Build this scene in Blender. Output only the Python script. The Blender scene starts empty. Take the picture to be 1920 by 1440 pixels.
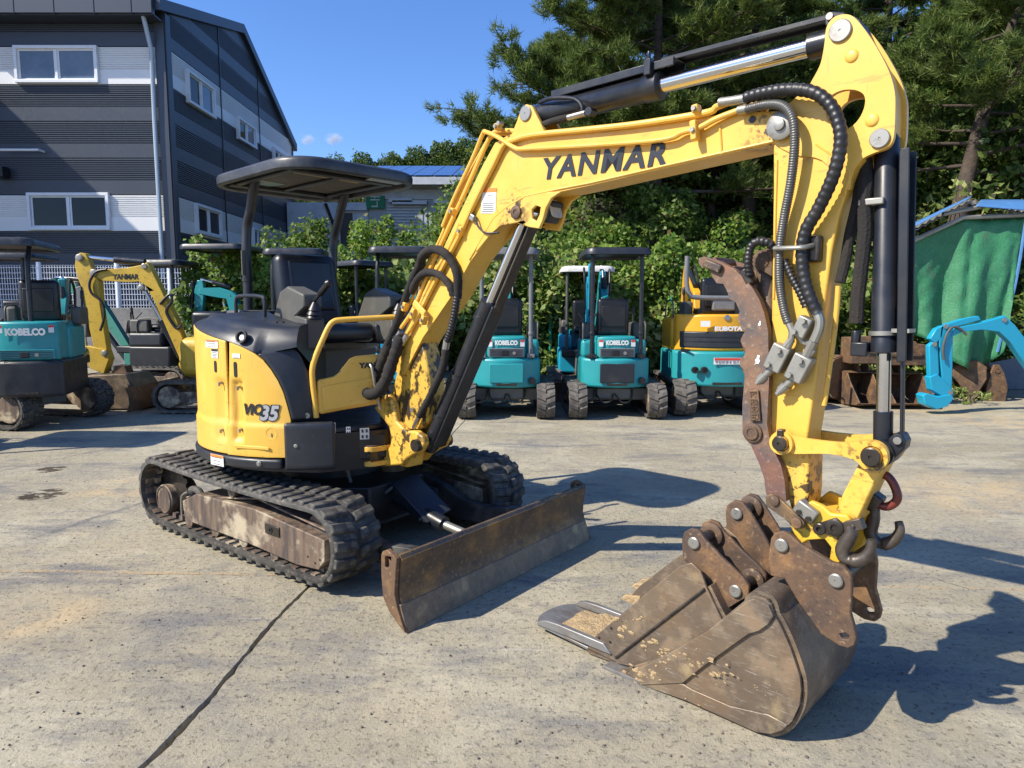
import bpy, bmesh, math, random
import numpy as np
from mathutils import Vector, Matrix
from mathutils.geometry import tessellate_polygon
R = math.radians
random.seed(7)
S = bpy.context.scene
COL = S.collection

# ------------------------------------------------------------------ camera
FPX, YH, CAMH = 1300.0, 575.0, 1.44            # focal length and horizon row in photo pixels, eye height in metres
PITCH = math.atan((720 - YH) / FPX)
cam = bpy.data.cameras.new('camera'); cam.sensor_width = 36.0; cam.lens = 36.0 * FPX / 1920
cam.clip_start = 0.05; cam.clip_end = 3000
camo = bpy.data.objects.new('camera', cam); COL.objects.link(camo)
camo.location = (0, 0, CAMH); camo.rotation_euler = (R(90) - PITCH, 0, 0)
S.camera = camo
# ------------------------------------------------------------------ sky and sun
SUN = Vector((1.02, 0.43, -1.0)).normalized()   # direction the light travels
wd = bpy.data.worlds.new('World'); S.world = wd; wd.use_nodes = True
nt = wd.node_tree; nt.nodes.clear()
sk = nt.nodes.new('ShaderNodeTexSky'); sk.sky_type = 'NISHITA'; sk.sun_disc = False
sk.sun_elevation = math.asin(-SUN.z); sk.sun_rotation = math.atan2(-SUN.x, -SUN.y)
sk.air_density = 1.1; sk.dust_density = 0.5; sk.ozone_density = 4.0; sk.altitude = 300
hs = nt.nodes.new('ShaderNodeHueSaturation'); hs.inputs['Saturation'].default_value = 1.15
tn = nt.nodes.new('ShaderNodeMix'); tn.data_type = 'RGBA'; tn.blend_type = 'MULTIPLY'; tn.inputs[0].default_value = 1; tn.inputs[7].default_value = (0.93, 0.96, 1.17, 1)
bg = nt.nodes.new('ShaderNodeBackground'); bg.inputs['Strength'].default_value = 0.125
wo = nt.nodes.new('ShaderNodeOutputWorld')
nt.links.new(sk.outputs[0], hs.inputs['Color']); nt.links.new(hs.outputs[0], tn.inputs[6]); nt.links.new(tn.outputs[2], bg.inputs[0]); nt.links.new(bg.outputs[0], wo.inputs[0])
sl = bpy.data.lights.new('sun', 'SUN'); sl.energy = 5.0; sl.angle = R(0.55); sl.color = (1, 0.925, 0.79)
so = bpy.data.objects.new('sun', sl); COL.objects.link(so); so.location = (-30, -12, 40)
so.rotation_euler = SUN.to_track_quat('-Z', 'Y').to_euler()
S.view_settings.view_transform = 'Standard'; S.view_settings.look = 'None'
S.view_settings.exposure = 0.58; S.view_settings.gamma = 1
S.render.engine = 'CYCLES'; S.cycles.max_bounces = 6; S.cycles.diffuse_bounces = 3; S.cycles.glossy_bounces = 3
S.cycles.transparent_max_bounces = 6; S.cycles.caustics_reflective = False; S.cycles.caustics_refractive = False
S.cycles.use_denoising = True
S.cycles.sample_clamp_indirect = 6

# ------------------------------------------------------------------ photo ray helpers
def ray(px, py):
    u = (px - 960) / FPX; v = -(py - 720) / FPX
    return Vector((u, math.cos(PITCH) + v * math.sin(PITCH), -math.sin(PITCH) + v * math.cos(PITCH)))
def at(px, py, Y):                              # point seen at a pixel at distance Y
    r = ray(px, py); t = Y / r.y
    return Vector((r.x * t, Y, r.z * t + CAMH))
def atx(px, py, X):                             # point seen at a pixel on the plane x = X
    r = ray(px, py); t = X / r.x
    return Vector((X, r.y * t, r.z * t + CAMH))
def gnd(px, py, z=0.0):
    r = ray(px, py); t = (z - CAMH) / r.z
    return Vector((r.x * t, r.y * t, z))
class Frame:                                    # a machine's own axes: x forward, y left, z up
    def __init__(s, O, a):
        s.O = Vector((O[0], O[1], 0)); s.a = a
        s.d = Vector((math.cos(a), math.sin(a), 0)); s.l = Vector((-math.sin(a), math.cos(a), 0))
    def q(s, px, py, w):                        # local point on the plane w metres to the machine's right
        r = ray(px, py); C = Vector((0, 0, CAMH))
        t = ((s.O - C).dot(s.l) - w) / r.dot(s.l); p = C + r * t - s.O
        return Vector((p.dot(s.d), -w, p.z))
    def qx(s, px, py, x):                       # local point on the plane x
        r = ray(px, py); C = Vector((0, 0, CAMH))
        t = ((s.O - C).dot(s.d) + x) / r.dot(s.d); p = C + r * t - s.O
        return Vector((x, p.dot(s.l), p.z))

# ------------------------------------------------------------------ objects
def tag(o, label=None, cat=None, group=None, kind=None):
    if label: o['label'] = label
    if cat: o['category'] = cat
    if group: o['group'] = group
    if kind: o['kind'] = kind
    return o
def empty(name, loc=(0, 0, 0), rz=0.0, label=None, cat=None, group=None):
    o = bpy.data.objects.new(name, None); COL.objects.link(o); o.location = loc; o.rotation_euler = (0, 0, rz)
    o.empty_display_size = 0.1
    return tag(o, label, cat, group)
def inst(name, src, parent=None, M=None):       # a further object on the same mesh
    o = bpy.data.objects.new(name, src.data if hasattr(src, 'data') else src); COL.objects.link(o)
    if parent: o.parent = parent
    if M is not None: o.matrix_basis = M
    return o
def smooth_path(P, n=8, closed=False):
    P = [Vector(p) for p in P]; out = []
    m = len(P)
    for i in range(m if closed else m - 1):
        if closed: a, b, c, d = P[(i - 1) % m], P[i], P[(i + 1) % m], P[(i + 2) % m]
        else: a, b, c, d = P[max(i - 1, 0)], P[i], P[i + 1], P[min(i + 2, m - 1)]
        for k in range(n):
            t = k / n
            out.append(0.5 * ((2 * b) + (c - a) * t + (2 * a - 5 * b + 4 * c - d) * t * t + (3 * b - a - 3 * c + d) * t ** 3))
    if not closed: out.append(P[-1])
    return out
def resample(P, step):
    L = [0.0]
    for a, b in zip(P, P[1:]): L.append(L[-1] + (b - a).length)
    n = max(2, int(L[-1] / step)); out = []; j = 0
    for i in range(n + 1):
        s = L[-1] * i / n
        while j < len(L) - 2 and L[j + 1] < s: j += 1
        t = (s - L[j]) / max(L[j + 1] - L[j], 1e-9); out.append(P[j].lerp(P[j + 1], t))
    return out
def arc(cx, cz, r, a0, a1, n):
    return [(cx + r * math.cos(R(a0 + (a1 - a0) * i / n)), cz + r * math.sin(R(a0 + (a1 - a0) * i / n))) for i in range(n + 1)]

class MB:
    def __init__(s): s.v = []; s.f = []; s.m = []; s.cur = 0
    def add(s, vs, fs, M=None):
        b = len(s.v)
        for p in vs:
            p = Vector(p); s.v.append(tuple(M @ p) if M is not None else tuple(p))
        for f in fs: s.f.append(tuple(i + b for i in f)); s.m.append(s.cur)
        return s
    def box(s, c, d, M=None, rz=0, ry=0, rx=0, taper=1.0):
        x, y, z = d[0] / 2, d[1] / 2, d[2] / 2; t = taper
        vs = [(-x, -y, -z), (x, -y, -z), (x, y, -z), (-x, y, -z), (-x * t, -y * t, z), (x * t, -y * t, z), (x * t, y * t, z), (-x * t, y * t, z)]
        T = Matrix.Translation(c) @ Matrix.Rotation(rz, 4, 'Z') @ Matrix.Rotation(ry, 4, 'Y') @ Matrix.Rotation(rx, 4, 'X')
        if M is not None: T = M @ T
        return s.add(vs, [(3, 2, 1, 0), (4, 5, 6, 7), (0, 1, 5, 4), (1, 2, 6, 5), (2, 3, 7, 6), (3, 0, 4, 7)], T)
    def prism(s, outline, y0, y1, holes=(), M=None, axis='y'):
        # outline of (x, z) extruded from y0 to y1 (axis 'z': outline of (x, y) from z0 to z1)
        loops = [list(map(tuple, outline))] + [list(map(tuple, h)) for h in holes]
        tri = tessellate_polygon([[Vector((p[0], p[1], 0)) for p in l] for l in loops])
        flat = [p for l in loops for p in l]; n = len(flat)
        mk = (lambda p, y: (p[0], y, p[1])) if axis == 'y' else ((lambda p, y: (p[0], p[1], y)) if axis == 'z' else (lambda p, y: (y, p[0], p[1])))
        vs = [mk(p, y0) for p in flat] + [mk(p, y1) for p in flat]
        fs = [tuple(t) for t in tri] + [tuple(i + n for i in reversed(t)) for t in tri]
        o = 0
        for l in loops:
            for i in range(len(l)):
                a, b = o + i, o + (i + 1) % len(l); fs.append((a, b, b + n, a + n))
            o += len(l)
        return s.add(vs, fs, M)
    def cyl(s, p0, p1, r0, r1=None, n=20, caps=True):
        p0, p1 = Vector(p0), Vector(p1); r1 = r0 if r1 is None else r1
        d = (p1 - p0).normalized(); u = d.orthogonal().normalized(); w = d.cross(u)
        vs = []
        for p, r in ((p0, r0), (p1, r1)):
            for i in range(n):
                a = 2 * math.pi * i / n; vs.append(p + (u * math.cos(a) + w * math.sin(a)) * r)
        fs = [(i, (i + 1) % n, (i + 1) % n + n, i + n) for i in range(n)]
        if caps: fs += [tuple(reversed(range(n))), tuple(range(n, 2 * n))]
        return s.add(vs, fs)
    def lathe(s, p0, ax, prof, n=24):           # prof: (distance along axis, radius)
        p0, d = Vector(p0), Vector(ax).normalized(); u = d.orthogonal().normalized(); w = d.cross(u)
        vs = []; fs = []
        for t, r in prof:
            for i in range(n):
                a = 2 * math.pi * i / n; vs.append(p0 + d * t + (u * math.cos(a) + w * math.sin(a)) * r)
        for k in range(len(prof) - 1):
            for i in range(n):
                j = (i + 1) % n; fs.append((k * n + i, k * n + j, k * n + n + j, k * n + n + i))
        fs += [tuple(reversed(range(n))), tuple(range((len(prof) - 1) * n, len(prof) * n))]
        return s.add(vs, fs)
    def tube(s, P, r, n=10, closed=False, rf=None, flat=1.0):
        P = [Vector(p) for p in P]; m = len(P); vs = []; fs = []; u = None
        for i, p in enumerate(P):
            if closed: d = (P[(i + 1) % m] - P[i - 1]).normalized()
            else: d = (P[min(i + 1, m - 1)] - P[max(i - 1, 0)]).normalized()
            u = d.orthogonal().normalized() if u is None else (u - d * u.dot(d)).normalized()
            w = d.cross(u); rr = rf(i) if rf else r
            for k in range(n):
                a = 2 * math.pi * k / n; vs.append(p + (u * math.cos(a) + w * math.sin(a) * flat) * rr)
        for i in range(m if closed else m - 1):
            j = (i + 1) % m
            for k in range(n):
                l = (k + 1) % n; fs.append((i * n + k, i * n + l, j * n + l, j * n + k))
        if not closed: fs += [tuple(reversed(range(n))), tuple(range((m - 1) * n, m * n))]
        return s.add(vs, fs)
    def grid(s, rows, wrap=False):              # rows of equal point lists
        n = len(rows[0]); vs = [p for r in rows for p in r]; fs = []
        for i in range(len(rows) - 1):
            for k in range(n if wrap else n - 1):
                l = (k + 1) % n; fs.append((i * n + k, i * n + l, i * n + n + l, i * n + n + k))
        return s.add(vs, fs)
    def strip(s, line, thick, y0, y1, M=None):  # sheet of a given thickness following a line of (x, z), between y0 and y1
        m = len(line); nr = []
        for i in range(m):
            a, b = line[max(i - 1, 0)], line[min(i + 1, m - 1)]
            d = Vector((b[0] - a[0], b[1] - a[1])).normalized(); nr.append((-d.y, d.x))
        o = [(p[0] + k[0] * thick, p[1] + k[1] * thick) for p, k in zip(line, nr)]
        ring = list(line) + o[::-1]
        vs = [(p[0], y0, p[1]) for p in ring] + [(p[0], y1, p[1]) for p in ring]; n = len(ring); fs = []
        for i in range(m - 1):
            j = n - 1 - i; fs += [(i, i + 1, j - 1, j), (i + n, j + n, j - 1 + n, i + 1 + n)]
        for i in range(n): k = (i + 1) % n; fs.append((i, i + n, k + n, k))
        return s.add(vs, fs, M)
    def build(s, name, mat, parent=None, sm=35, bevel=0, seg=2, M=None):
        me = bpy.data.meshes.new(name); me.from_pydata(s.v, [], s.f)
        for m in (mat if isinstance(mat, (list, tuple)) else [mat]): me.materials.append(m)
        if any(s.m): me.polygons.foreach_set('material_index', s.m)
        bm = bmesh.new(); bm.from_mesh(me); bmesh.ops.recalc_face_normals(bm, faces=bm.faces); bm.to_mesh(me); bm.free()
        if sm:
            me.polygons.foreach_set('use_smooth', [True] * len(me.polygons)); me.set_sharp_from_angle(angle=R(sm))
        me.update()
        o = bpy.data.objects.new(name, me); COL.objects.link(o)
        if parent: o.parent = parent
        if M is not None: o.matrix_basis = M
        if bevel:
            b = o.modifiers.new('bevel', 'BEVEL'); b.width = bevel; b.segments = seg; b.limit_method = 'ANGLE'; b.angle_limit = R(38)
            b.harden_normals = False
        return o
def text_mb(txt, size, depth=0.0015, bold=0.0, shear=0.0, spacing=1.0, align='CENTER'):
    c = bpy.data.curves.new('t', 'FONT'); c.body = txt; c.size = size; c.extrude = depth; c.offset = bold; c.shear = shear
    c.space_character = spacing; c.align_x = align; c.align_y = 'CENTER'; c.resolution_u = 3
    o = bpy.data.objects.new('t', c); COL.objects.link(o)
    dg = bpy.context.evaluated_depsgraph_get(); me = bpy.data.meshes.new_from_object(o.evaluated_get(dg))
    b = MB(); b.v = [tuple(v.co) for v in me.vertices]; b.f = [tuple(p.vertices) for p in me.polygons]; b.m = [0] * len(b.f)
    bpy.data.objects.remove(o); bpy.data.curves.remove(c); bpy.data.meshes.remove(me)
    return b
def basis(o, ex, ey):                           # matrix with the given x and y axes at o
    ex = Vector(ex).normalized(); ez = ex.cross(Vector(ey)).normalized(); ey = ez.cross(ex)
    return Matrix(((ex.x, ey.x, ez.x, o[0]), (ex.y, ey.y, ez.y, o[1]), (ex.z, ey.z, ez.z, o[2]), (0, 0, 0, 1)))
def lettering(name, txt, size, o, ex, ey, mat, parent, width=None, height=None, **k):
    b = text_mb(txt, size, **k)
    if width or height:
        V = np.array(b.v); mn, mx = V.min(0), V.max(0); c = (mn + mx) / 2; V -= c
        if width: V[:, 0] *= width / (mx[0] - mn[0])
        if height: V[:, 1] *= height / (mx[1] - mn[1])
        b.v = [tuple(p) for p in V]
    return b.build(name, mat, parent, sm=0, M=basis(o, ex, ey))

# ------------------------------------------------------------------ materials
class NT:
    def __init__(s, name):
        s.m = bpy.data.materials.new(name); s.m.use_nodes = True; s.t = s.m.node_tree
        s.b = s.t.nodes['Principled BSDF']; s.tc = s.t.nodes.new('ShaderNodeTexCoord')
    def n(s, t, **k):
        o = s.t.nodes.new(t)
        for a, v in k.items(): setattr(o, a, v)
        return o
    def link(s, a, b): s.t.links.new(a, b)
    def vec(s, stretch=(1, 1, 1), rot=0.0):
        mp = s.n('ShaderNodeMapping'); mp.inputs['Scale'].default_value = stretch; mp.inputs['Rotation'].default_value = (0, 0, rot)
        s.link(s.tc.outputs['Object'], mp.inputs['Vector']); return mp.outputs[0]
    def noise(s, scale, detail=4, stretch=None, rough=0.55, kind='noise', rot=0.0, dist=0.0):
        v = s.vec(stretch, rot) if stretch else s.tc.outputs['Object']
        if kind == 'voronoi':
            o = s.n('ShaderNodeTexVoronoi'); o.inputs['Scale'].default_value = scale; s.link(v, o.inputs['Vector']); return o.outputs['Distance']
        o = s.n('ShaderNodeTexNoise'); o.inputs['Scale'].default_value = scale; o.inputs['Detail'].default_value = detail
        o.inputs['Roughness'].default_value = rough; o.inputs['Distortion'].default_value = dist
        s.link(v, o.inputs['Vector']); return o.outputs['Fac']
    def rng(s, x, lo, hi, a=0.0, b=1.0):
        o = s.n('ShaderNodeMapRange', clamp=True); o.inputs[1].default_value = lo; o.inputs[2].default_value = hi
        o.inputs[3].default_value = a; o.inputs[4].default_value = b; s.link(x, o.inputs[0]); return o.outputs[0]
    def math(s, op, a, b=None):
        o = s.n('ShaderNodeMath', operation=op)
        for i, x in enumerate((a, b)):
            if x is None: continue
            if isinstance(x, (int, float)): o.inputs[i].default_value = x
            else: s.link(x, o.inputs[i])
        return o.outputs[0]
    def mix(s, f, a, b):
        o = s.n('ShaderNodeMix', data_type='RGBA')
        for i, x in ((0, f), (6, a), (7, b)):
            if isinstance(x, (int, float)): o.inputs[i].default_value = x
            elif isinstance(x, tuple): o.inputs[i].default_value = (*x[:3], 1)
            else: s.link(x, o.inputs[i])
        return o.outputs[2]
    def near(s, p, r):
        o = s.n('ShaderNodeVectorMath', operation='DISTANCE'); s.link(s.tc.outputs['Object'], o.inputs[0]); o.inputs[1].default_value = p
        return s.rng(o.outputs['Value'], r * 0.35, r, 1, 0)
    def bump(s, h, strength=0.3, dist=0.01):
        o = s.n('ShaderNodeBump'); o.inputs['Strength'].default_value = strength; o.inputs['Distance'].default_value = dist
        s.link(h, o.inputs['Height']); s.link(o.outputs[0], s.b.inputs['Normal'])
def mat(name, base, rough=0.5, metal=0.0, layers=(), bump=None, spec=None, rvar=0.0):
    """layers: (colour, scale, lo, hi, amount[, dict(stretch, detail, kind, near)])"""
    t = NT(name); col = tuple(base)
    for L in layers:
        k = L[5] if len(L) > 5 else {}
        f = t.rng(t.noise(L[1], k.get('detail', 5), k.get('stretch'), 0.6, k.get('kind', 'noise')), L[2], L[3], 0, L[4])
        if 'near' in k:
            g = None
            for p in k['near']:
                q = t.near(p[:3], p[3]); g = q if g is None else t.math('MAXIMUM', g, q)
            f = t.math('MULTIPLY', f, g)
        if 'low' in k:                           # only below a height (mud splash)
            sx = t.n('ShaderNodeSeparateXYZ'); t.link(t.tc.outputs['Object'], sx.inputs[0])
            f = t.math('MULTIPLY', f, t.rng(sx.outputs[2], k['low'][0], k['low'][1], 1, 0))
        col = t.mix(f, col, L[0])
    if isinstance(col, tuple): t.b.inputs['Base Color'].default_value = (*col, 1)
    else: t.link(col, t.b.inputs['Base Color'])
    t.b.inputs['Metallic'].default_value = metal
    if rvar:
        t.link(t.rng(t.noise(9, 5), 0.3, 0.7, max(0.03, rough - rvar), min(1, rough + rvar)), t.b.inputs['Roughness'])
    else: t.b.inputs['Roughness'].default_value = rough
    if spec is not None: t.b.inputs['Specular IOR Level'].default_value = spec
    if bump: t.bump(t.noise(bump[0], 5), bump[1], bump[2] if len(bump) > 2 else 0.01)
    return t.m
M = {}
M['yellow'] = mat('yellow_paint', (0.76, 0.44, 0.065), 0.40, 0, [((0.60, 0.36, 0.07), 2.5, 0.42, 0.72, 0.5), ((0.80, 0.53, 0.14), 4, 0.50, 0.68, 0.45, dict(detail=8)), ((0.34, 0.22, 0.06), 38, 0.62, 0.67, 0.45, dict(stretch=(.16, 1, 1.3), detail=7)), ((0.42, 0.28, 0.08), 30, 0.63, 0.68, 0.4, dict(stretch=(1.2, 1, .14), detail=7)), ((0.40, 0.27, 0.09), 30, 0.60, 0.76, 0.35, dict(stretch=(1, 1, .4))), ((0.07, 0.05, 0.03), 75, 0.72, 0.77, 0.6)], (240, 0.05, 0.002), rvar=0.1)
GRE = [(0.98, -.02, 0.92, 0.36), (0.92, -0.1, 0.70, 0.24), (2.94, -.08, 2.03, 0.17), (3.02, -.06, 0.80, 0.22), (3.05, -.08, 0.62, 0.34), (1.71, -0.08, 1.865, 0.13), (3.27, -.1, 0.95, 0.12), (3.12, -.08, .70, .2)]
M['yellow_greasy'] = mat('yellow_paint_greasy', (0.76, 0.44, 0.065), 0.42, 0, [((0.60, 0.36, 0.07), 2.5, 0.42, 0.72, 0.5), ((0.80, 0.53, 0.14), 4, 0.50, 0.68, 0.45, dict(detail=8)), ((0.34, 0.22, 0.06), 38, 0.62, 0.67, 0.45, dict(stretch=(.16, 1, 1.3), detail=7)), ((0.42, 0.28, 0.08), 30, 0.63, 0.68, 0.4, dict(stretch=(1.2, 1, .14), detail=7)), ((0.40, 0.27, 0.09), 30, 0.60, 0.76, 0.35, dict(stretch=(1, 1, .4))), ((0.06, 0.045, 0.03), 75, 0.72, 0.77, 0.6), ((0.42, 0.25, 0.04), 6, 0.40, 0.62, 0.35, dict(near=GRE)), ((0.030, 0.021, 0.014), 15, 0.535, 0.575, 0.95, dict(near=GRE, detail=9)), ((0.05, 0.035, 0.02), 45, 0.55, 0.62, 0.8, dict(near=GRE))], (240, 0.05, 0.002), rvar=0.1)
M['yellow_foot'] = mat('greasy_boom_foot_paint', (0.70, 0.42, 0.06), 0.4, 0, [((0.40, 0.25, 0.05), 4, 0.4, 0.65, 0.6), ((0.022, 0.016, 0.012), 13, 0.50, 0.55, 0.95, dict(detail=10, stretch=(1, 1, .6))), ((0.03, 0.022, 0.015), 40, 0.56, 0.62, 0.8)], (120, 0.1, 0.003))
M['canopy_dusty'] = mat('dusty_canopy_plastic', (0.024, 0.027, 0.033), 0.38, 0, [((0.085, 0.085, 0.085), 5, 0.42, 0.68, 0.55), ((0.20, 0.19, 0.175), 38, 0.58, 0.74, 0.35, dict(stretch=(1, 1, 3)))], (380, 0.12, 0.002), rvar=0.08)
M['yellow_scratched'] = mat('yellow_paint_scratched', (0.72, 0.45, 0.04), 0.45, 0, [((0.45, 0.27, 0.03), 4, 0.4, 0.7, 0.5), ((0.04, 0.03, 0.02), 14, 0.56, 0.64, 0.95, dict(detail=9)), ((0.10, 0.05, 0.025), 7, 0.58, 0.7, 0.8)], (150, 0.1, 0.003))
M['charcoal'] = mat('charcoal_plastic', (0.017, 0.0195, 0.026), 0.40, 0, [((0.05, 0.05, 0.052), 6, 0.48, 0.75, 0.5), ((0.16, 0.15, 0.14), 45, 0.64, 0.78, 0.3)], (380, 0.12, 0.002), rvar=0.08)
M['grey_plastic'] = mat('grey_plastic', (0.080, 0.078, 0.068), 0.55, 0, [((0.18, 0.17, 0.15), 8, 0.5, 0.8, 0.4)], (420, 0.15, 0.002))
M['black'] = mat('black_plastic', (0.012, 0.012, 0.014), 0.4, 0, [((0.06, 0.058, 0.05), 7, 0.5, 0.8, 0.35)], (300, 0.08, 0.002))
M['vinyl'] = mat('black_vinyl', (0.008, 0.009, 0.013), 0.35, 0, [((0.04, 0.04, 0.04), 6, 0.5, 0.8, 0.4)], (260, 0.2, 0.003))
M['cylpaint'] = mat('dark_cylinder_paint', (0.013, 0.015, 0.020), 0.36, 0, [((0.06, 0.055, 0.05), 6, 0.5, 0.75, 0.4), ((0.25, 0.24, 0.22), 55, 0.7, 0.76, 0.6, dict(stretch=(1, 1, .25)))], (300, 0.06, 0.002), rvar=0.1)
M['chrome'] = mat('chrome_rod', (0.62, 0.62, 0.63), 0.13, 1.0, [((0.45, 0.43, 0.40), 20, 0.5, 0.8, 0.3)])
M['steel'] = mat('bare_steel', (0.42, 0.41, 0.39), 0.38, 1.0, [((0.22, 0.17, 0.12), 18, 0.5, 0.75, 0.5)], (120, 0.1, 0.002))
M['zinc'] = mat('galvanised_steel', (0.33, 0.32, 0.28), 0.45, 0.7, [((0.2, 0.17, 0.12), 25, 0.5, 0.75, 0.5)], (150, 0.1, 0.002))
M['pinsteel'] = mat('pin_steel', (0.30, 0.29, 0.26), 0.42, 0.6, [((0.10, 0.07, 0.05), 25, 0.55, 0.75, 0.6)], (150, 0.1, 0.002))
M['greasypin'] = mat('greasy_pin', (0.045, 0.038, 0.032), 0.35, 0.5, [((0.16, 0.13, 0.09), 20, 0.5, 0.75, 0.5)])
M['rubber'] = mat('track_rubber', (0.020, 0.020, 0.021), 0.7, 0, [((0.085, 0.079, 0.068), 7, 0.34, 0.62, 0.85, dict(detail=8)), ((0.19, 0.165, 0.125), 30, 0.52, 0.68, 0.6, dict(detail=8))], (90, 0.35, 0.004))
M['rubber_dusty'] = mat('dusty_track_rubber', (0.075, 0.068, 0.06), 0.8, 0, [((0.20, 0.175, 0.14), 8, 0.4, 0.7, 0.8)], (90, 0.35, 0.004))
M['hose'] = mat('hydraulic_hose', (0.013, 0.013, 0.014), 0.42, 0, [((0.06, 0.055, 0.05), 12, 0.5, 0.75, 0.5)], (200, 0.2, 0.003))
M['hose_grey'] = mat('grey_hose_spring', (0.10, 0.10, 0.095), 0.4, 0.35, [((0.05, 0.045, 0.04), 14, 0.5, 0.75, 0.5)], (200, 0.2, 0.003))
M['sleeve'] = mat('woven_hose_sleeve', (0.016, 0.014, 0.013), 0.9, 0, [((0.06, 0.045, 0.03), 9, 0.45, 0.75, 0.5)], (130, 0.6, 0.006))
M['rust'] = mat('rusty_steel', (0.135, 0.078, 0.043), 0.66, 0.1, [((0.27, 0.145, 0.06), 12, 0.46, 0.68, 0.75, dict(detail=9)), ((0.055, 0.040, 0.034), 5, 0.48, 0.62, 0.75, dict(detail=9)), ((0.34, 0.24, 0.14), 48, 0.58, 0.72, 0.7, dict(detail=7)), ((0.03, 0.024, 0.02), 90, 0.58, 0.68, 0.6)], (70, 0.3, 0.005), rvar=0.15)
M['blade'] = mat('worn_blade_steel', (0.125, 0.085, 0.052), 0.5, 0.3, [((0.28, 0.165, 0.06), 8, 0.46, 0.66, 0.85, dict(stretch=(1, 1, 1.4), detail=9)), ((0.055, 0.046, 0.045), 3.2, 0.45, 0.60, 0.75, dict(detail=8)), ((0.33, 0.24, 0.13), 55, 0.56, 0.72, 0.7), ((0.04, 0.032, 0.028), 80, 0.58, 0.68, 0.5)], (80, 0.3, 0.004), rvar=0.15)
M['bucket'] = mat('worn_bucket_steel', (0.178, 0.130, 0.086), 0.5, 0.3, [((0.095, 0.078, 0.066), 4, 0.42, 0.62, 0.7, dict(detail=9, stretch=(.7, 1, 1.1))), ((0.30, 0.26, 0.21), 42, 0.58, 0.70, 0.4, dict(stretch=(.35, 1, 1.2), detail=8)), ((0.06, 0.048, 0.042), 30, 0.60, 0.70, 0.45, dict(detail=8)), ((0.36, 0.275, 0.175), 9, 0.50, 0.66, 0.55, dict(detail=9)), ((0.45, 0.42, 0.38), 130, 0.60, 0.68, 0.5, dict(stretch=(.12, 1, 1.6), detail=6)), ((0.24, 0.13, 0.06), 3, 0.52, 0.64, 0.22, dict(detail=9)), ((0.44, 0.34, 0.19), 5.5, 0.58, 0.70, 0.6, dict(detail=9)), ((0.22, 0.12, 0.06), 9, 0.6, 0.7, 0.5)], (70, 0.25, 0.004), rvar=0.15)
M['shiny'] = mat('polished_edge_steel', (0.24, 0.235, 0.23), 0.48, 0.5, [((0.15, 0.125, 0.10), 9, 0.45, 0.65, 0.7, dict(detail=8)), ((0.34, 0.33, 0.31), 60, 0.56, 0.68, 0.5, dict(stretch=(.15, 1, 1)))], (160, 0.12, 0.002))
M['mud'] = mat('dry_mud', (0.40, 0.29, 0.155), 0.95, 0, [((0.28, 0.19, 0.10), 14, 0.45, 0.7, 0.7)], (60, 0.8, 0.02))
M['frame'] = mat('muddy_track_frame', (0.18, 0.125, 0.085), 0.62, 0.15, [((0.05, 0.042, 0.04), 6, 0.40, 0.60, 0.8, dict(stretch=(3.4, 3.4, .5), detail=7)), ((0.50, 0.42, 0.29), 5, 0.50, 0.62, 0.85, dict(detail=8)), ((0.12, 0.05, 0.03), 16, 0.58, 0.7, 0.5)], (80, 0.35, 0.005))
M['dozer_arm'] = mat('dozer_arm_paint', (0.035, 0.037, 0.041), 0.5, 0.1, [((0.17, 0.16, 0.14), 7, 0.45, 0.7, 0.7), ((0.13, 0.07, 0.04), 20, 0.6, 0.72, 0.6)], (90, 0.2, 0.003))
M['decal'] = mat('decal_ink', (0.018, 0.020, 0.026), 0.4)
M['white_decal'] = mat('white_decal', (0.72, 0.72, 0.70), 0.45, 0, [((0.5, 0.48, 0.44), 30, 0.55, 0.75, 0.4)])
M['orange_decal'] = mat('orange_decal', (0.75, 0.22, 0.03), 0.45)
M['silver_decal'] = mat('silver_decal', (0.42, 0.43, 0.45), 0.35, 0.3)
M['red_paint'] = mat('red_hook_paint', (0.17, 0.032, 0.020), 0.35, 0.1, [((0.05, 0.03, 0.025), 22, 0.5, 0.65, 0.8)], (90, 0.2, 0.003))
M['hookiron'] = mat('dark_forged_iron', (0.095, 0.078, 0.064), 0.42, 0.55, [((0.2, 0.17, 0.14), 15, 0.5, 0.75, 0.6), ((0.04, 0.03, 0.027), 7, 0.5, 0.7, 0.6)], (60, 0.3, 0.004))
M['lens'] = mat('lamp_lens', (0.50, 0.44, 0.33), 0.25, 0, [((0.34, 0.27, 0.17), 12, 0.5, 0.7, 0.6)])
M['headliner'] = mat('dirty_headliner', (0.075, 0.070, 0.058), 0.8, 0, [((0.15, 0.13, 0.10), 6, 0.45, 0.7, 0.6)], (60, 0.3, 0.004))
M['teal'] = mat('teal_paint', (0.020, 0.27, 0.29), 0.38, 0, [((0.02, 0.22, 0.24), 4, 0.45, 0.75, 0.4), ((0.05, 0.045, 0.04), 22, 0.66, 0.76, 0.6)], rvar=0.08)
M['sky_blue'] = mat('bright_blue_paint', (0.012, 0.30, 0.46), 0.35, 0, [((0.01, 0.2, 0.32), 4, 0.5, 0.75, 0.3)])
M['green_paint'] = mat('green_paint', (0.035, 0.20, 0.15), 0.5, 0, [((0.06, 0.05, 0.04), 12, 0.58, 0.72, 0.6)])
M['orange_paint'] = mat('orange_paint', (0.60, 0.13, 0.025), 0.42, 0, [((0.25, 0.07, 0.03), 9, 0.5, 0.7, 0.6)])
M['red_machine'] = mat('red_machine_paint', (0.38, 0.05, 0.022), 0.5, 0, [((0.1, 0.05, 0.04), 9, 0.5, 0.7, 0.6)])
M['kub_yellow'] = mat('amber_yellow_paint', (0.68, 0.34, 0.018), 0.36, 0, [((0.4, 0.2, 0.02), 4, 0.5, 0.75, 0.3)])
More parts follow.
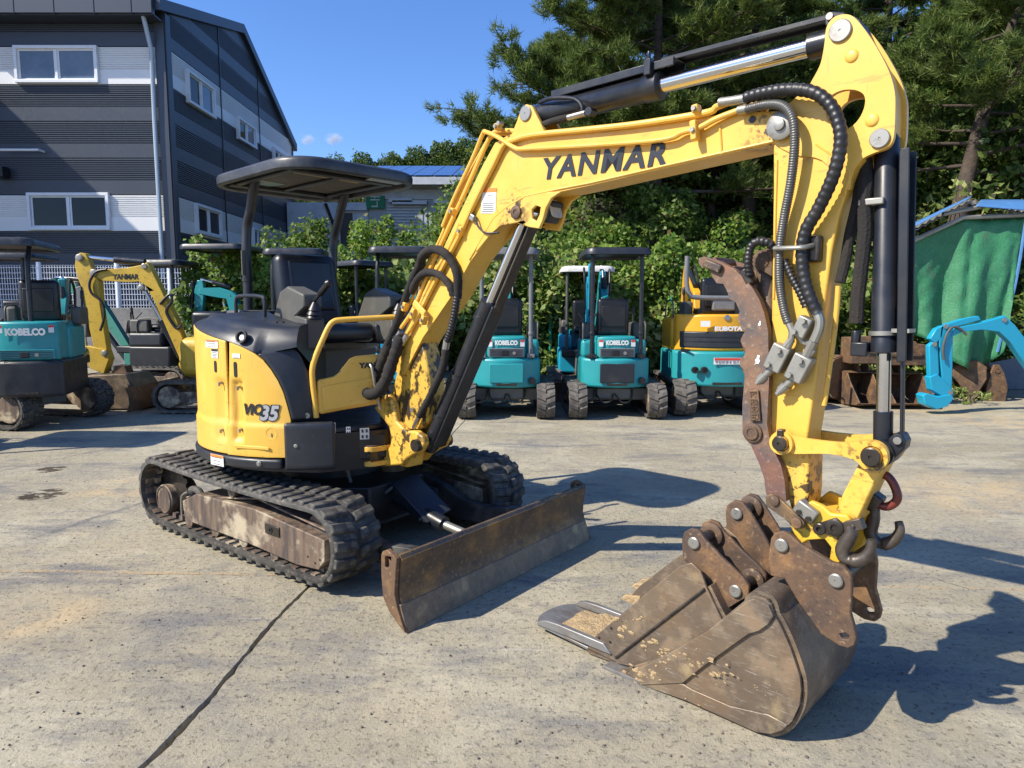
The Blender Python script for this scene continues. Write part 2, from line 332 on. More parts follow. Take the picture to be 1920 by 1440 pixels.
M['old_yellow'] = mat('aged_yellow_paint', (0.58, 0.38, 0.04), 0.5, 0, [((0.30, 0.19, 0.03), 6, 0.45, 0.7, 0.5), ((0.05, 0.035, 0.025), 16, 0.6, 0.7, 0.7)])
M['grey_paint'] = mat('mid_grey_paint', (0.16, 0.165, 0.17), 0.5, 0, [((0.08, 0.08, 0.08), 9, 0.5, 0.7, 0.5)])
M['white_canopy'] = mat('white_canopy_plastic', (0.62, 0.61, 0.56), 0.5, 0, [((0.4, 0.37, 0.3), 6, 0.5, 0.7, 0.5)])
M['warn_red'] = mat('warning_red', (0.55, 0.05, 0.03), 0.45)
# ================================================================== the yard
jA, jB = gnd(262, 1438), gnd(872, 788)           # the open joint across the slab
jd = (jB - jA).normalized(); jn = Vector((jd.y, -jd.x, 0))
def concrete():
    t = NT('yard_concrete'); N = t.noise
    c = t.mix(t.rng(N(.55, 6, rough=.6), .35, .65), (.31, .272, .19), (.40, .355, .255))
    c = t.mix(t.rng(N(.8, 7, (1, 1.4, 1), .65, rot=.4), .50, .62, 0, .7), c, (.47, .425, .31))
    c = t.mix(t.rng(N(1.1, 8, (1, 1.0, 1), .65, dist=.6), .52, .66, 0, .7), c, (.205, .195, .175))
    c = t.mix(t.rng(N(1.7, 9, (.5, 1.5, 1), .72, rot=.25), .52, .64, 0, .8), c, (.155, .155, .155))
    c = t.mix(t.rng(N(3.4, 9, (.7, 1.3, 1), .75, rot=-.3), .56, .66, 0, .6), c, (.17, .17, .17))
    c = t.mix(t.rng(N(.9, 5, (1, 1.3, 1), .6, rot=.8), .60, .72, 0, .5), c, (.47, .385, .25))
    c = t.mix(t.rng(N(22, 8, rough=.8), .52, .72, 0, .4), c, (.20, .18, .15))
    c = t.mix(t.rng(N(60, 6, rough=.85), .58, .68, 0, .5), c, (.13, .118, .10))
    c = t.mix(t.rng(N(6.5, 9, (1, 1.2, 1), .75), .53, .64, 0, .5), c, (.21, .19, .16))
    c = t.mix(t.rng(N(48, 6, (1, 1, 2), rough=.85), .57, .68, 0, .5), c, (.58, .54, .45))
    c = t.mix(t.rng(N(5.5, 7, (.12, 2.4, 1), .7, rot=.5), .63, .69, 0, .5), c, (.56, .54, .50))
    c = t.mix(t.rng(N(4.0, 7, (2.2, .10, 1), .7, rot=-.6), .66, .71, 0, .45), c, (.53, .51, .48))
    c = t.mix(t.rng(N(7, 7, (.16, 1.4, 1), .7, rot=.15), .60, .70, 0, .5), c, (.16, .16, .165))
    sx = t.n('ShaderNodeSeparateXYZ'); t.link(t.tc.outputs['Object'], sx.inputs[0])
    X, Y = sx.outputs[0], sx.outputs[1]
    def line(a, b_, w, col, amt, wob=.03, gap=.4):   # a hair crack or sand filled joint between two points
        global c_
        d = Vector((b_[0] - a[0], b_[1] - a[1])); L = d.length; d.normalize()
        u = t.math('ADD', t.math('MULTIPLY', t.math('SUBTRACT', X, a[0]), d.x), t.math('MULTIPLY', t.math('SUBTRACT', Y, a[1]), d.y))
        v = t.math('ADD', t.math('MULTIPLY', t.math('SUBTRACT', X, a[0]), -d.y), t.math('MULTIPLY', t.math('SUBTRACT', Y, a[1]), d.x))
        v = t.math('ADD', v, t.rng(N(2.2, 6, rough=.7), .2, .8, -wob, wob))
        f = t.rng(t.math('ABSOLUTE', v), w * .35, w, 1, 0)
        f = t.math('MULTIPLY', f, t.math('MULTIPLY', t.rng(u, -.05, .05), t.rng(u, L - .05, L + .05, 1, 0)))
        f = t.math('MULTIPLY', f, t.rng(N(9, 5), gap, gap + .15, 0, amt))
        return f
    g = lambda x, y: gnd(x, y)
    for a, b_, w, col, amt, wob, gap in ((g(-40, 1070), g(590, 1078), .022, (.42, .31, .18), .9, .02, .40), (g(1620, 1098), g(2000, 1108), .020, (.40, .30, .18), .9, .02, .38), (g(-60, 1072), g(590, 1080), .006, (.06, .05, .04), .8, .02, .45),
                                         (g(-20, 888), g(150, 852), .008, (.08, .07, .06), .9, .03, .3), (g(150, 852), g(300, 822), .008, (.08, .07, .06), .9, .03, .3), (g(300, 822), g(470, 775), .007, (.08, .07, .06), .9, .03, .35), (g(60, 1010), g(280, 938), .03, (.14, .14, .14), .7, .05, .4), (g(1740, 1080), g(1960, 1150), .006, (.07, .06, .05), .8, .03, .35), (g(1500, 1045), g(1900, 1020), .010, (.10, .09, .08), .4, .05, .45)):
        c = t.mix(line(a, b_, w, col, amt, wob, gap), c, col)
    # arcs scuffed by turning tracks
    for ctr, rad, wd_, col, amt in ((g(420, 1400), 1.55, .05, (.13, .13, .13), .6), (g(420, 1400), 1.72, .02, (.15, .15, .15), .6), (g(-200, 800), 2.6, .06, (.14, .14, .14), .5), (g(1500, 700), 4.2, .05, (.15, .15, .15), .5), (g(1500, 700), 4.6, .03, (.5, .47, .4), .5), (g(1000, 1800), 1.2, .04, (.14, .14, .14), .45), (g(1900, 1500), 1.4, .05, (.14, .14, .145), .5)):
        dn = t.n('ShaderNodeVectorMath', operation='DISTANCE'); t.link(t.tc.outputs['Object'], dn.inputs[0]); dn.inputs[1].default_value = ctr
        dv = t.math('ADD', dn.outputs['Value'], t.rng(N(3, 5), .2, .8, -.03, .03))
        f = t.math('MULTIPLY', t.rng(t.math('ABSOLUTE', t.math('SUBTRACT', dv, rad)), wd_ * .3, wd_, 1, 0), t.rng(N(2.2, 8, rough=.75), .48, .62, 0, amt)); c = t.mix(f, c, col)
    # oil spots
    for p, r in ((g(82, 927), .22), (g(95, 880), .16), (g(60, 930), .12)):
        f = t.math('MULTIPLY', t.near((p.x, p.y, 0), r), t.rng(N(7, 7, (.8, 1.6, 1)), .46, .52))
        c = t.mix(t.rng(f, .25, .45, 0, .92), c, (.055, .042, .028))
    for p, r in ((g(60, 1160), .35), (g(240, 912), .5), (g(1850, 930), .9), (g(1890, 790), 1.2), (g(1650, 760), 1.2)):
        f = t.math('MULTIPLY', t.near((p.x, p.y, 0), r), t.rng(N(3, 6), .40, .62, 0, .8)); c = t.mix(f, c, (.50, .38, .22))
    t.link(c, t.b.inputs['Base Color']); t.b.inputs['Roughness'].default_value = .88; t.b.inputs['Specular IOR Level'].default_value = .25
    h = t.math('ADD', t.math('MULTIPLY', N(85, 6, rough=.75), .45), t.math('MULTIPLY', N(9, 6, rough=.6), .9))
    h = t.math('ADD', h, t.math('MULTIPLY', t.rng(N(38, 4, rough=.8), .58, .68), -.6))
    t.bump(h, .9, .016)
    return t.m
M['concrete'] = concrete()
rnd = random.Random(3); b = MB(); rows = []; tt = [-40, -8] + [-.6 + .03 * i for i in range(215)] + [7, 9, 12, 60, 400]
wl = wr = 0
for s in tt:
    p = jA + jd * s; wide = .007 if s < 0 else max(.0025, .008 - .0011 * s)
    if not (-.6 <= s <= 6): wide = .004
    wl = wl * .6 + rnd.uniform(-.0045, .0045); wr = wr * .6 + rnd.uniform(-.0045, .0045); wob = .010 * math.sin(s * 5) + .012 * math.sin(s * 2.1 + 1)
    l, r = -max(.002, wide + wl) + wob, max(.002, wide + wr) + wob; dp = .035 if -.6 <= s <= 6 else .01
    rows.append([p - jn * 400, p + jn * (l - .004), p + jn * l - Vector((0, 0, .006)), p + jn * (l + .003) - Vector((0, 0, dp)), p + jn * (r - .002) - Vector((0, 0, dp)), p + jn * r - Vector((0, 0, .005)), p + jn * (r + .004), p + jn * 400])
b.grid(rows); yard = b.build('yard_ground', M['concrete'], None, 0); tag(yard, kind='structure')
# pebbles and crumbs lying about
b = MB(); rnd = random.Random(5); peb = None
for k in range(260):
    px, py = rnd.uniform(-60, 1980), 800 + 640 * rnd.random() ** .7; p = gnd(px, py); s = rnd.uniform(.003, .008) * (1.4 if rnd.random() < .08 else 1)
    vs = [Vector((rnd.uniform(.6, 1) * s * math.cos(a), rnd.uniform(.6, 1) * s * math.sin(a), 0)) for a in (0, 1.2, 2.5, 3.8, 5.0)]
    b.add([p + v for v in vs] + [p + v * .6 + Vector((0, 0, s * .8)) for v in vs], [(5, 6, 7, 8, 9)] + [(i, (i + 1) % 5, 5 + (i + 1) % 5, 5 + i) for i in range(5)])
tag(b.build('grit', mat('grit_stone', (.13, .115, .095), .9), None, 0), 'loose grit and small stones scattered over the concrete yard', 'grit', kind='stuff')

# ================================================================== dark clad building on the left
BY = 20.0; XC = at(318, 250, BY).x
wall_d = mat('dark_cladding', (.052, .062, .082), .42, .0, [((.042, .050, .066), 2, .4, .7, .4)], rvar=.05)
wall_l = mat('pale_cladding', (.80, .80, .79), .4, .0, [((.72, .72, .71), 2, .4, .7, .4)], rvar=.05)
trim = mat('dark_trim', (.060, .070, .088), .4, .3)
white = mat('white_frame', (.78, .80, .82), .45, 0, [((.5, .5, .5), 8, .5, .75, .3)])
glass = mat('window_glass', (.010, .012, .015), .03, 0, spec=.3)
glass_l = mat('sky_reflection_glass', (.10, .14, .19), .05, 0, [((.18, .22, .28), .8, .4, .6, .7)], spec=.5)  # bluish sky reflection painted into the pane colour
bld = empty('clad_building', (XC, BY, 0), 0, 'three-storey charcoal clad building with pale window bands and white windows', 'building')
zat = lambda y: at(150, y, BY).z
ZB = [zat(y) for y in (20, 88, 159, 228, 297, 366, 434, 503, 575, 650)]
MOD = ZB[1] - ZB[2]
def clad(za, zb, u0, u1, place, mt, clip=None, name='wall_panel'):
    """one cladding panel from zb up to za: ribs in the upper 60 %, flat below"""
    h = za - zb; prof = [(zb + .012, .0), (zb + .02, .012)]
    zf = zb + h * .40; prof += [(zf, .012)]
    n = 10; ph = (za - .02 - zf) / n
    for i in range(n):
        z = zf + ph * i; prof += [(z + ph * .10, -.019), (z + ph * .40, -.019), (z + ph * .56, .012), (z + ph * .98, .012)]
    prof += [(za - .012, .012), (za - .006, 0)]
    rows = []
    for z, d in prof:
        a, c = (u0, u1) if clip is None else clip(z, u0, u1)
        if c - a < .02: continue
        rows.append([place(a, z, d), place(c, z, d)])
    if len(rows) < 2: return
    b = MB(); b.grid(rows); b.build(name, mt, bld, 0)
fplace = lambda u, z, d: Vector((u, -d, z))           # front: u along x (0 at the corner, negative to the left)
splace = lambda u, z, d: Vector((d, u, z))            # side: u along y
XL = -9.0
for k in range(len(ZB) - 1):
    clad(ZB[k], ZB[k + 1], XL, -.22, fplace, wall_l if k in (1, 5) else wall_d)
pk = atx(450, 62, XC); ev0 = ZB[0]; rear = atx(547, 276, XC); pkY, pkZ = pk.y - BY, pk.z; rY, rZ = rear.y - BY, rear.z
e0Y, e0Z = 0.0, zat(24)
def clip(z, a, c):
    if z > e0Z: a = max(a, (z - e0Z) / (pkZ - e0Z) * pkY)
    if z > rZ: c = min(c, pkY + (pkZ - z) / (pkZ - rZ) * (rY - pkY))
    return a, c
seam = [.22] + [atx(x, 200, XC).y - BY for x in (414,)] + [atx(488, 300, XC).y - BY, rY]
zz = ZB[0] + MOD * 4
for k in range(-4, len(ZB) - 1):
    za = ZB[0] - MOD * k if k < 0 else ZB[k]; zb = ZB[0] - MOD * (k + 1) if k < 0 else ZB[k + 1]
    for s0, s1 in zip(seam, seam[1:]): clad(za, zb, s0 + .02, s1 - .02, splace, wall_l if k in (1, 5) else wall_d, clip)
# core behind the panels, corner trim, roof, fascia
b = MB(); b.prism([(-.03, 0), (-.03, e0Z - .05)] and [(.03, .02), (rY, .02), (rY, rZ - .05), (pkY, pkZ - .05), (.03, e0Z - .05)], XL, -.025, axis='x'); 
b.build('wall_core', trim, bld, 0)
b = MB(); b.box((-.11, -.03, e0Z / 2), (.26, .10, e0Z)); b.box((.02, .10, e0Z / 2 - .01), (.075, .26, e0Z)); b.build('corner_trim', trim, bld, 0)
for s in seam[1:-1]:
    b = MB(); zt_ = clip(99, s, s)[0] and (e0Z + (pkZ - e0Z) * s / pkY if s < pkY else pkZ - (s - pkY) / (rY - pkY) * (pkZ - rZ)); b.box((.018, s, zt_ / 2), (.03, .05, zt_)); b.build('joint_strip', M['black'], bld, 0)
b = MB(); b.box((.018, rY, rZ / 2), (.06, .10, rZ)); b.build('corner_trim', trim, bld, 0)
fd_ = .34
for (y0, z0), (y1, z1) in (((-.5, e0Z - .12), (pkY, pkZ)), ((pkY, pkZ), (rY + .25, rZ - .12))):
    b = MB(); b.add([(XL, y0, z0), (.16, y0, z0), (.16, y1, z1), (XL, y1, z1), (XL, y0, z0 + .30), (.16, y0, z0 + .30), (.16, y1, z1 + .30), (XL, y1, z1 + .30)], [(3, 2, 1, 0), (4, 5, 6, 7), (0, 1, 5, 4), (1, 2, 6, 5), (2, 3, 7, 6), (3, 0, 4, 7)]); b.build('roof', trim, bld, 0)
fx = [at(x, 12, BY - .6).x - XC for x in (-120, 28, 103, 178, 248, 286)]
for a, c in zip(fx, fx[1:]):
    b = MB(); zl_, zh_ = at(150, 24, BY - .62).z, at(150, -10, BY - .62).z; b.box(((a + c) / 2, -.60, (zl_ + zh_) / 2), (c - a - .03, .10, zh_ - zl_)); b.box((c - .015, -.57, (zl_ + zh_) / 2 - .02), (.03, .14, zh_ - zl_)); b.build('gutter_section', trim, bld, 0)
b = MB(); b.box((XL / 2, -.28, at(150, 24, BY - .6).z - .02), (-XL, .56, .04)); b.build('soffit', trim, bld, 0)
b = MB(); d0, d1 = at(268, 28, BY - .45) - Vector((XC, BY, 0)), at(313, 520, BY - .12) - Vector((XC, BY, 0)); dm = at(290, 230, BY - .12) - Vector((XC, BY, 0)); d1.x = dm.x; b.tube([d0, Vector((d0.x + .02, -.14, d0.z - .8)), Vector((dm.x, -.12, dm.z)), d1], .06, 10); b.build('downpipe', mat('pale_blue_pipe', (.42, .50, .58), .4, .2), bld)
def window(c, eu, w, h, parent, gl, split=.5, nrm=None):
    m = basis(c, eu, (0, 0, 1)); b = MB(); f = .085
    b.box((0, h / 2 - f / 2, .05), (w, f, .12), m); b.box((0, -h / 2 + f / 2, .05), (w, f, .14), m)
    for s in (-1, 1): b.box((s * (w / 2 - f / 2), 0, .05), (f, h - 2 * f, .12), m)
    b.box((w * (split - .5), 0, .045), (.07, h - 2 * f, .07), m); o = b.build('window', white, parent, 0, bevel=.008)
    for s in (0, 1):
        a = -w / 2 + f if s == 0 else w * (split - .5) + .035; e = w * (split - .5) - .035 if s == 0 else w / 2 - f
        b = MB(); z0 = .022 + .012 * s; t = .045
        b.box(((a + e) / 2, h / 2 - f - t / 2, z0), (e - a, t, .03), m); b.box(((a + e) / 2, -h / 2 + f + t / 2, z0), (e - a, t, .03), m)
        b.box((a + t / 2, 0, z0), (t, h - 2 * f - 2 * t, .03), m); b.box((e - t / 2, 0, z0), (t, h - 2 * f - 2 * t, .03), m); b.build('sash', white, o, 0)
        b = MB(); b.box(((a + e) / 2, 0, z0 - .006), (e - a - 2 * t, h - 2 * f - 2 * t, .008), m); b.build('pane', gl[s], o, 0)
    return o
for (x0, y0, x1, y1), gl in (((33, 87, 184, 157), (glass_l, glass_l)), ((58, 362, 206, 432), (glass, glass))):
    a, c = at(x0, y1, BY), at(x1, y0, BY); window((a + c) / 2 - Vector((XC, BY, 0)), (1, 0, 0), c.x - a.x, c.z - a.z, bld, gl)
for xL, xR, yT, yB, gl in ((345, 395, 128, 190, (glass, glass_l)), (441, 474, 217, 259, (glass, glass_l)), (362, 409, 380, 437, (glass, glass)), (470, 490, 426, 462, (glass, glass)), (509, 530, 275, 300, (glass, glass))):
    a, c = atx(xL, yT, XC), atx(xR, yT, XC); bb_ = atx(xL, yB, XC); w = c.y - a.y; h = a.z - bb_.z
    window(Vector((.014, (a.y + c.y) / 2 - BY, (a.z + bb_.z) / 2)), (0, 1, 0), w, h, bld, gl)
b = MB(); a = at(0, 281, BY - .25) - Vector((XC, BY, 0)); c = at(72, 281, BY - .25) - Vector((XC, BY, 0)); b.tube([a, c, c + Vector((0, .25, 0))], .035, 8); b.build('wall_pipe', white, bld)
b = MB(); q = at(2, 323, BY - .2) - Vector((XC, BY, 0)); b.box(q, (.28, .3, .3)); b.build('wall_lamp', M['black'], bld, 0, bevel=.02)
# the neighbour whose roof edge throws the slanting shade (outside the left edge of the picture)
A_ = at(0, 187, BY); X0 = -18.5; tS = (A_.x - X0) / 1.02
nb = MB(); H0 = A_.z + tS; nb.prism([(-32, 0), (X0, 0), (X0, H0), (-32, H0)], BY - .4 * tS - 5, BY + 8)
nbo = nb.build('neighbour_building', mat('grey_render', (.3, .3, .3), .8), None, 0); tag(nbo, 'plain grey building left of the charcoal building, throwing its shade', 'building')

# ================================================================== white mesh fence on a concrete wall
FY = 16.4; wz = at(200, 577, FY).z; fz = at(200, 498, FY).z
b = MB(); b.box((-9.6, FY + .12, wz / 2), (9.2, .24, wz)); tag(b.build('concrete_wall', mat('old_concrete', (.25, .245, .23), .9, 0, [((.14, .135, .125), 3, .45, .65, .7)], (12, .3, .02)), None, 0, bevel=.015), 'low weathered concrete wall under the white mesh fence', 'wall')
fen = empty('mesh_fence', (-9.6, FY + .1, wz), 0, 'white welded mesh fence with round posts in front of the charcoal building', 'fence')
fm = mat('white_fence_coating', (.62, .66, .72), .45)
px_ = [at(x, 540, FY).x + 9.6 for x in (-95, 70, 217, 316, 425, 500)]
for x in px_: b = MB(); b.lathe((x, 0, 0), (0, 0, 1), [(0, .055), (fz - wz + .06, .055), (fz - wz + .09, .04), (fz - wz + .10, .01)], 12); b.build('post', fm, fen)
for a, c in zip(px_, px_[1:]):
    b = MB(); n = int((c - a) / .062); H_ = fz - wz
    for i in range(1, n): x = a + (c - a) * i / n; b.box((x, -.01, H_ * .5), (.011, .011, H_))
    for k in range(8): b.box(((a + c) / 2, -.02, .06 + (H_ - .10) * k / 7), (c - a, .010, .012))
    for i in range(1, n): x = a + (c - a) * i / n; b.box((x, -.05, H_ + .01), (.011, .10, .011))
    b.build('mesh_panel', fm, fen, 0)

# ================================================================== pale building with solar roof
SY = 30.0; so_ = empty('solar_roof_building', (at(720, 500, SY).x, SY, 0), 0, 'pale grey workshop with rows of blue solar panels on its roof', 'building'); O_ = Vector((so_.location.x, SY, 0))
pw = mat('pale_panel_wall', (.55, .58, .62), .5, .1, [((.32, .34, .36), 3, .45, .7, .5)]); pw2 = mat('grey_panel_wall', (.36, .38, .39), .5, .1)
def sl_(px0, py0, px1, py1, d, dep, name, mt, bev=0): a, c = at(px0, py1, SY) - O_, at(px1, py0, SY) - O_; b = MB(); b.box(((a.x + c.x) / 2, -d + dep / 2, (a.z + c.z) / 2), (c.x - a.x, dep, c.z - a.z)); return b.build(name, mt, so_, 0, bevel=bev)
sl_(548, 380, 690, 640, .1, 3, 'side_wall', pw); sl_(690, 345, 960, 640, 0, 8, 'front_wall', pw2)
sl_(720, 344, 960, 352, .05, .1, 'upper_band', pw); sl_(690, 356, 960, 374, .06, .1, 'upper_band', pw)
for k in range(13): sl_(726, 386 + k * 5.6, 790, 389 + k * 5.6, .05, .06, 'siding_board', pw)
for x0, x1, y in ((731, 775, 374), (738, 802, 378), (815, 860, 376), (845, 900, 378)): sl_(x0, y, x1, y + 7, .35, .35, 'awning', pw)
bn = sl_(688, 368, 722, 392, .16, .05, 'banner', mat('green_banner', (.012, .22, .10), .6)); q = at(705, 379, SY) - O_
lettering('lettering', '내', .5, q + Vector((0, -.17, 0)), (0, 0, 1), (-1, 0, 0), M['white_decal'], bn, height=.42, width=.45)
sl_(648, 388, 690, 396, .3, .3, 'awning', pw); sl_(640, 400, 662, 470, .11, .05, 'doorway', M['black'])
ct = sl_(786, 399, 852, 470, .5, .5, 'container', pw2)
for k in range(7): sl_(791 + k * 8.4, 403, 795.5 + k * 8.4, 470, .56, .06, 'corrugation', pw)
r0, r1 = at(655, 331, SY - 1) - O_, at(960, 312, SY + 5.0) - O_; ra, rb_ = at(655, 329, SY - 1) - O_, at(655, 311.5, SY + 5) - O_
b = MB(); xA, xB = (at(655, 330, SY - 1) - O_).x, 7.0; b.add([(xA, -1, ra.z - .06), (xB, -1, ra.z - .06), (xB, 5, rb_.z - .06), (xA, 5, rb_.z - .06), (xA, -1, ra.z - .35), (xB, -1, ra.z - .35), (xB, 5, rb_.z - .6), (xA, 5, rb_.z - .6)], [(0, 1, 2, 3), (7, 6, 5, 4), (0, 4, 5, 1), (1, 5, 6, 2), (2, 6, 7, 3), (3, 7, 4, 0)]); b.build('roof', pw, so_, 0)
sol = mat('solar_cell', (.035, .09, .27), .25, .2, [((.06, .15, .4), 2, .4, .6, .5)]); solf = mat('solar_frame', (.45, .48, .52), .4, .5); s0 = None
rv = Vector((0, 6, rb_.z - ra.z)); rl_ = rv.length
for i in range(15):
    for j in range(4):
        c = Vector((xA + .5 + i * .82, -1, ra.z)) + rv * ((j + .5) / 4); m = basis(c, (1, 0, 0), rv)
        if s0 is None: b = MB(); b.box((0, 0, 0), (.78, rl_ / 4 - .05, .03)); s0 = b.build('solar_panel', sol, so_, 0, M=m)
        else: inst('solar_panel', s0, so_, m)
b = MB(); b.tube([at(815, 332, SY - .9) - O_, at(830, 374, SY - .4) - O_], .03, 6); b.build('roof_stay', pw, so_)

# ================================================================== small clouds
def cloud(name, px, py, w, h, label):
    D = 900.0; c = at(px, py, D); rnd = random.Random(px); b = MB()
    t = NT('cloud_vapour'); o_ = t.t.nodes['Material Output']; t.t.nodes.remove(t.b); pv = t.n('ShaderNodeVolumePrincipled'); pv.inputs['Color'].default_value = (1, 1, 1, 1)
    ds = t.n('ShaderNodeVectorMath', operation='LENGTH'); t.link(t.tc.outputs['Object'], ds.inputs[0])
    mp = t.n('ShaderNodeMapping'); t.link(t.tc.outputs['Object'], mp.inputs[0]); mp.inputs['Scale'].default_value = (1 / (w * .5), 1 / (w * .4), 1 / (h * .5))
    l = t.n('ShaderNodeVectorMath', operation='LENGTH'); t.link(mp.outputs[0], l.inputs[0]); f = t.rng(l.outputs['Value'], .1, 1.0, 1, 0)
    nz = t.noise(.16, 5); f = t.math('MULTIPLY', f, t.rng(nz, .40, .62, 0, .20)); t.link(f, pv.inputs['Density']); t.link(pv.outputs[0], o_.inputs['Volume'])
    b.box((0, 0, 0), (w, w * .8, h)); o = b.build(name, t.m, None, 0); o.location = c; tag(o, label, 'cloud', 'small clouds in the blue sky'); return o
cloud('cloud', 577, 262, 20, 15, 'small white puff of cloud nearer the charcoal building'); cloud('cloud', 626, 261, 26, 17, 'wispier small cloud farther from the charcoal building')
# ================================================================== the yellow excavator in front
YAW = R(-43.5); YAWT = R(-37.3); OU = (-1.184, 4.465)
U = Frame(OU, YAW); T = Frame(OU, YAWT)
TR = Matrix.Rotation(YAWT - YAW, 4, 'Z')        # undercarriage is turned a little against the house
ex = empty('mini_excavator', (OU[0], OU[1], 0), YAW, 'large yellow and black mini excavator in the foreground with canopy, blade and toothed thumb', 'excavator')
def xz(pts, w, F=U): return [(q.x, q.z) for q in (F.q(p[0], p[1], w) for p in pts)]
def P3(pts, w, F=U): return [F.q(p[0], p[1], (p[2] if len(p) > 2 else w)) for p in pts]
def chit(px, py, r):                            # where a ray meets the upright cylinder of radius r round the slew axis (near side)
    d = ray(px, py); C = Vector((0, 0, CAMH)) - U.O
    a = d.x ** 2 + d.y ** 2; b = C.x * d.x + C.y * d.y; c = C.x ** 2 + C.y ** 2 - r * r
    D = max(b * b - a * c, 0.0); t = (-b - math.sqrt(D)) / a; p = C + d * t
    return Vector((p.dot(U.d), p.dot(U.l), p.z))
def qp(px, py, a, b):                           # on the upright plane through two local points
    d = ray(px, py); C = Vector((0, 0, CAMH)) - U.O
    C = Vector((C.dot(U.d), C.dot(U.l), C.z)); d = Vector((d.dot(U.d), d.dot(U.l), d.z))
    n = Vector((-(b[1] - a[1]), b[0] - a[0], 0)); t = (Vector((a[0], a[1], 0)) - C).dot(n) / d.dot(n)
    return C + d * t
def disc(b, c, r, y0, y1, n=20): b.cyl((c[0], y0, c[1]), (c[0], y1, c[1]), r, n=n)

# ---------------------------------------------------------------- undercarriage
RC, FC, RR, FR = (-0.80, 0.262), (0.80, 0.250), 0.212, 0.200     # rear and front wheel centres, belt radii
def belt_path(n=220):
    pts = []
    top = [(RC[0] + (FC[0] - RC[0]) * i / 30, RC[1] + RR + (FC[1] + FR - RC[1] - RR) * i / 30 - 0.014 * math.sin(math.pi * i / 30)) for i in range(31)]
    pts += top + arc(FC[0], FC[1], FR, 88, -84, 26)
    pts += [(0.72 - 1.44 * i / 30, 0.048 if 0 < i < 30 else 0.05) for i in range(31)]
    pts += arc(RC[0], RC[1], RR, 264, 92, 26)
    P = [Vector((p[0], 0, p[1])) for p in pts]; P.append(P[0].copy())
    return resample(P, (sum((b - a).length for a, b in zip(P, P[1:]))) / n)[:-1]
BP = belt_path()
def belt(b, y0, y1, th=0.030):
    n = len(BP); rows = []
    for i, p in enumerate(BP):
        d = (BP[(i + 1) % n] - BP[i - 1]).normalized(); nn = Vector((-d.z, 0, d.x))
        q = p - nn * th
        e = 0.012
        rows.append([Vector((p.x, y0 + e, p.z)), Vector((p.x, y1 - e, p.z)), Vector((p.x - nn.x * e, y1, p.z - nn.z * e)), Vector((q.x, y1, q.z)), Vector((q.x, y0, q.z)), Vector((p.x - nn.x * e, y0, p.z - nn.z * e))])
    rows.append(rows[0]); b.grid(rows, wrap=True)
lug = MB()                                       # one rubber lug: skewed block with sloping flanks (x along the belt, y across, z out)
lug.add([(-.034, -.068, -.012), (.030, -.068, -.012), (.050, .068, -.012), (-.014, .068, -.012), (-.026, -.066, .017), (.020, -.066, .017), (.042, .064, .017), (-.006, .064, .017)],
        [(3, 2, 1, 0), (4, 5, 6, 7), (0, 1, 5, 4), (1, 2, 6, 5), (2, 3, 7, 6), (3, 0, 4, 7)])
lug0 = None
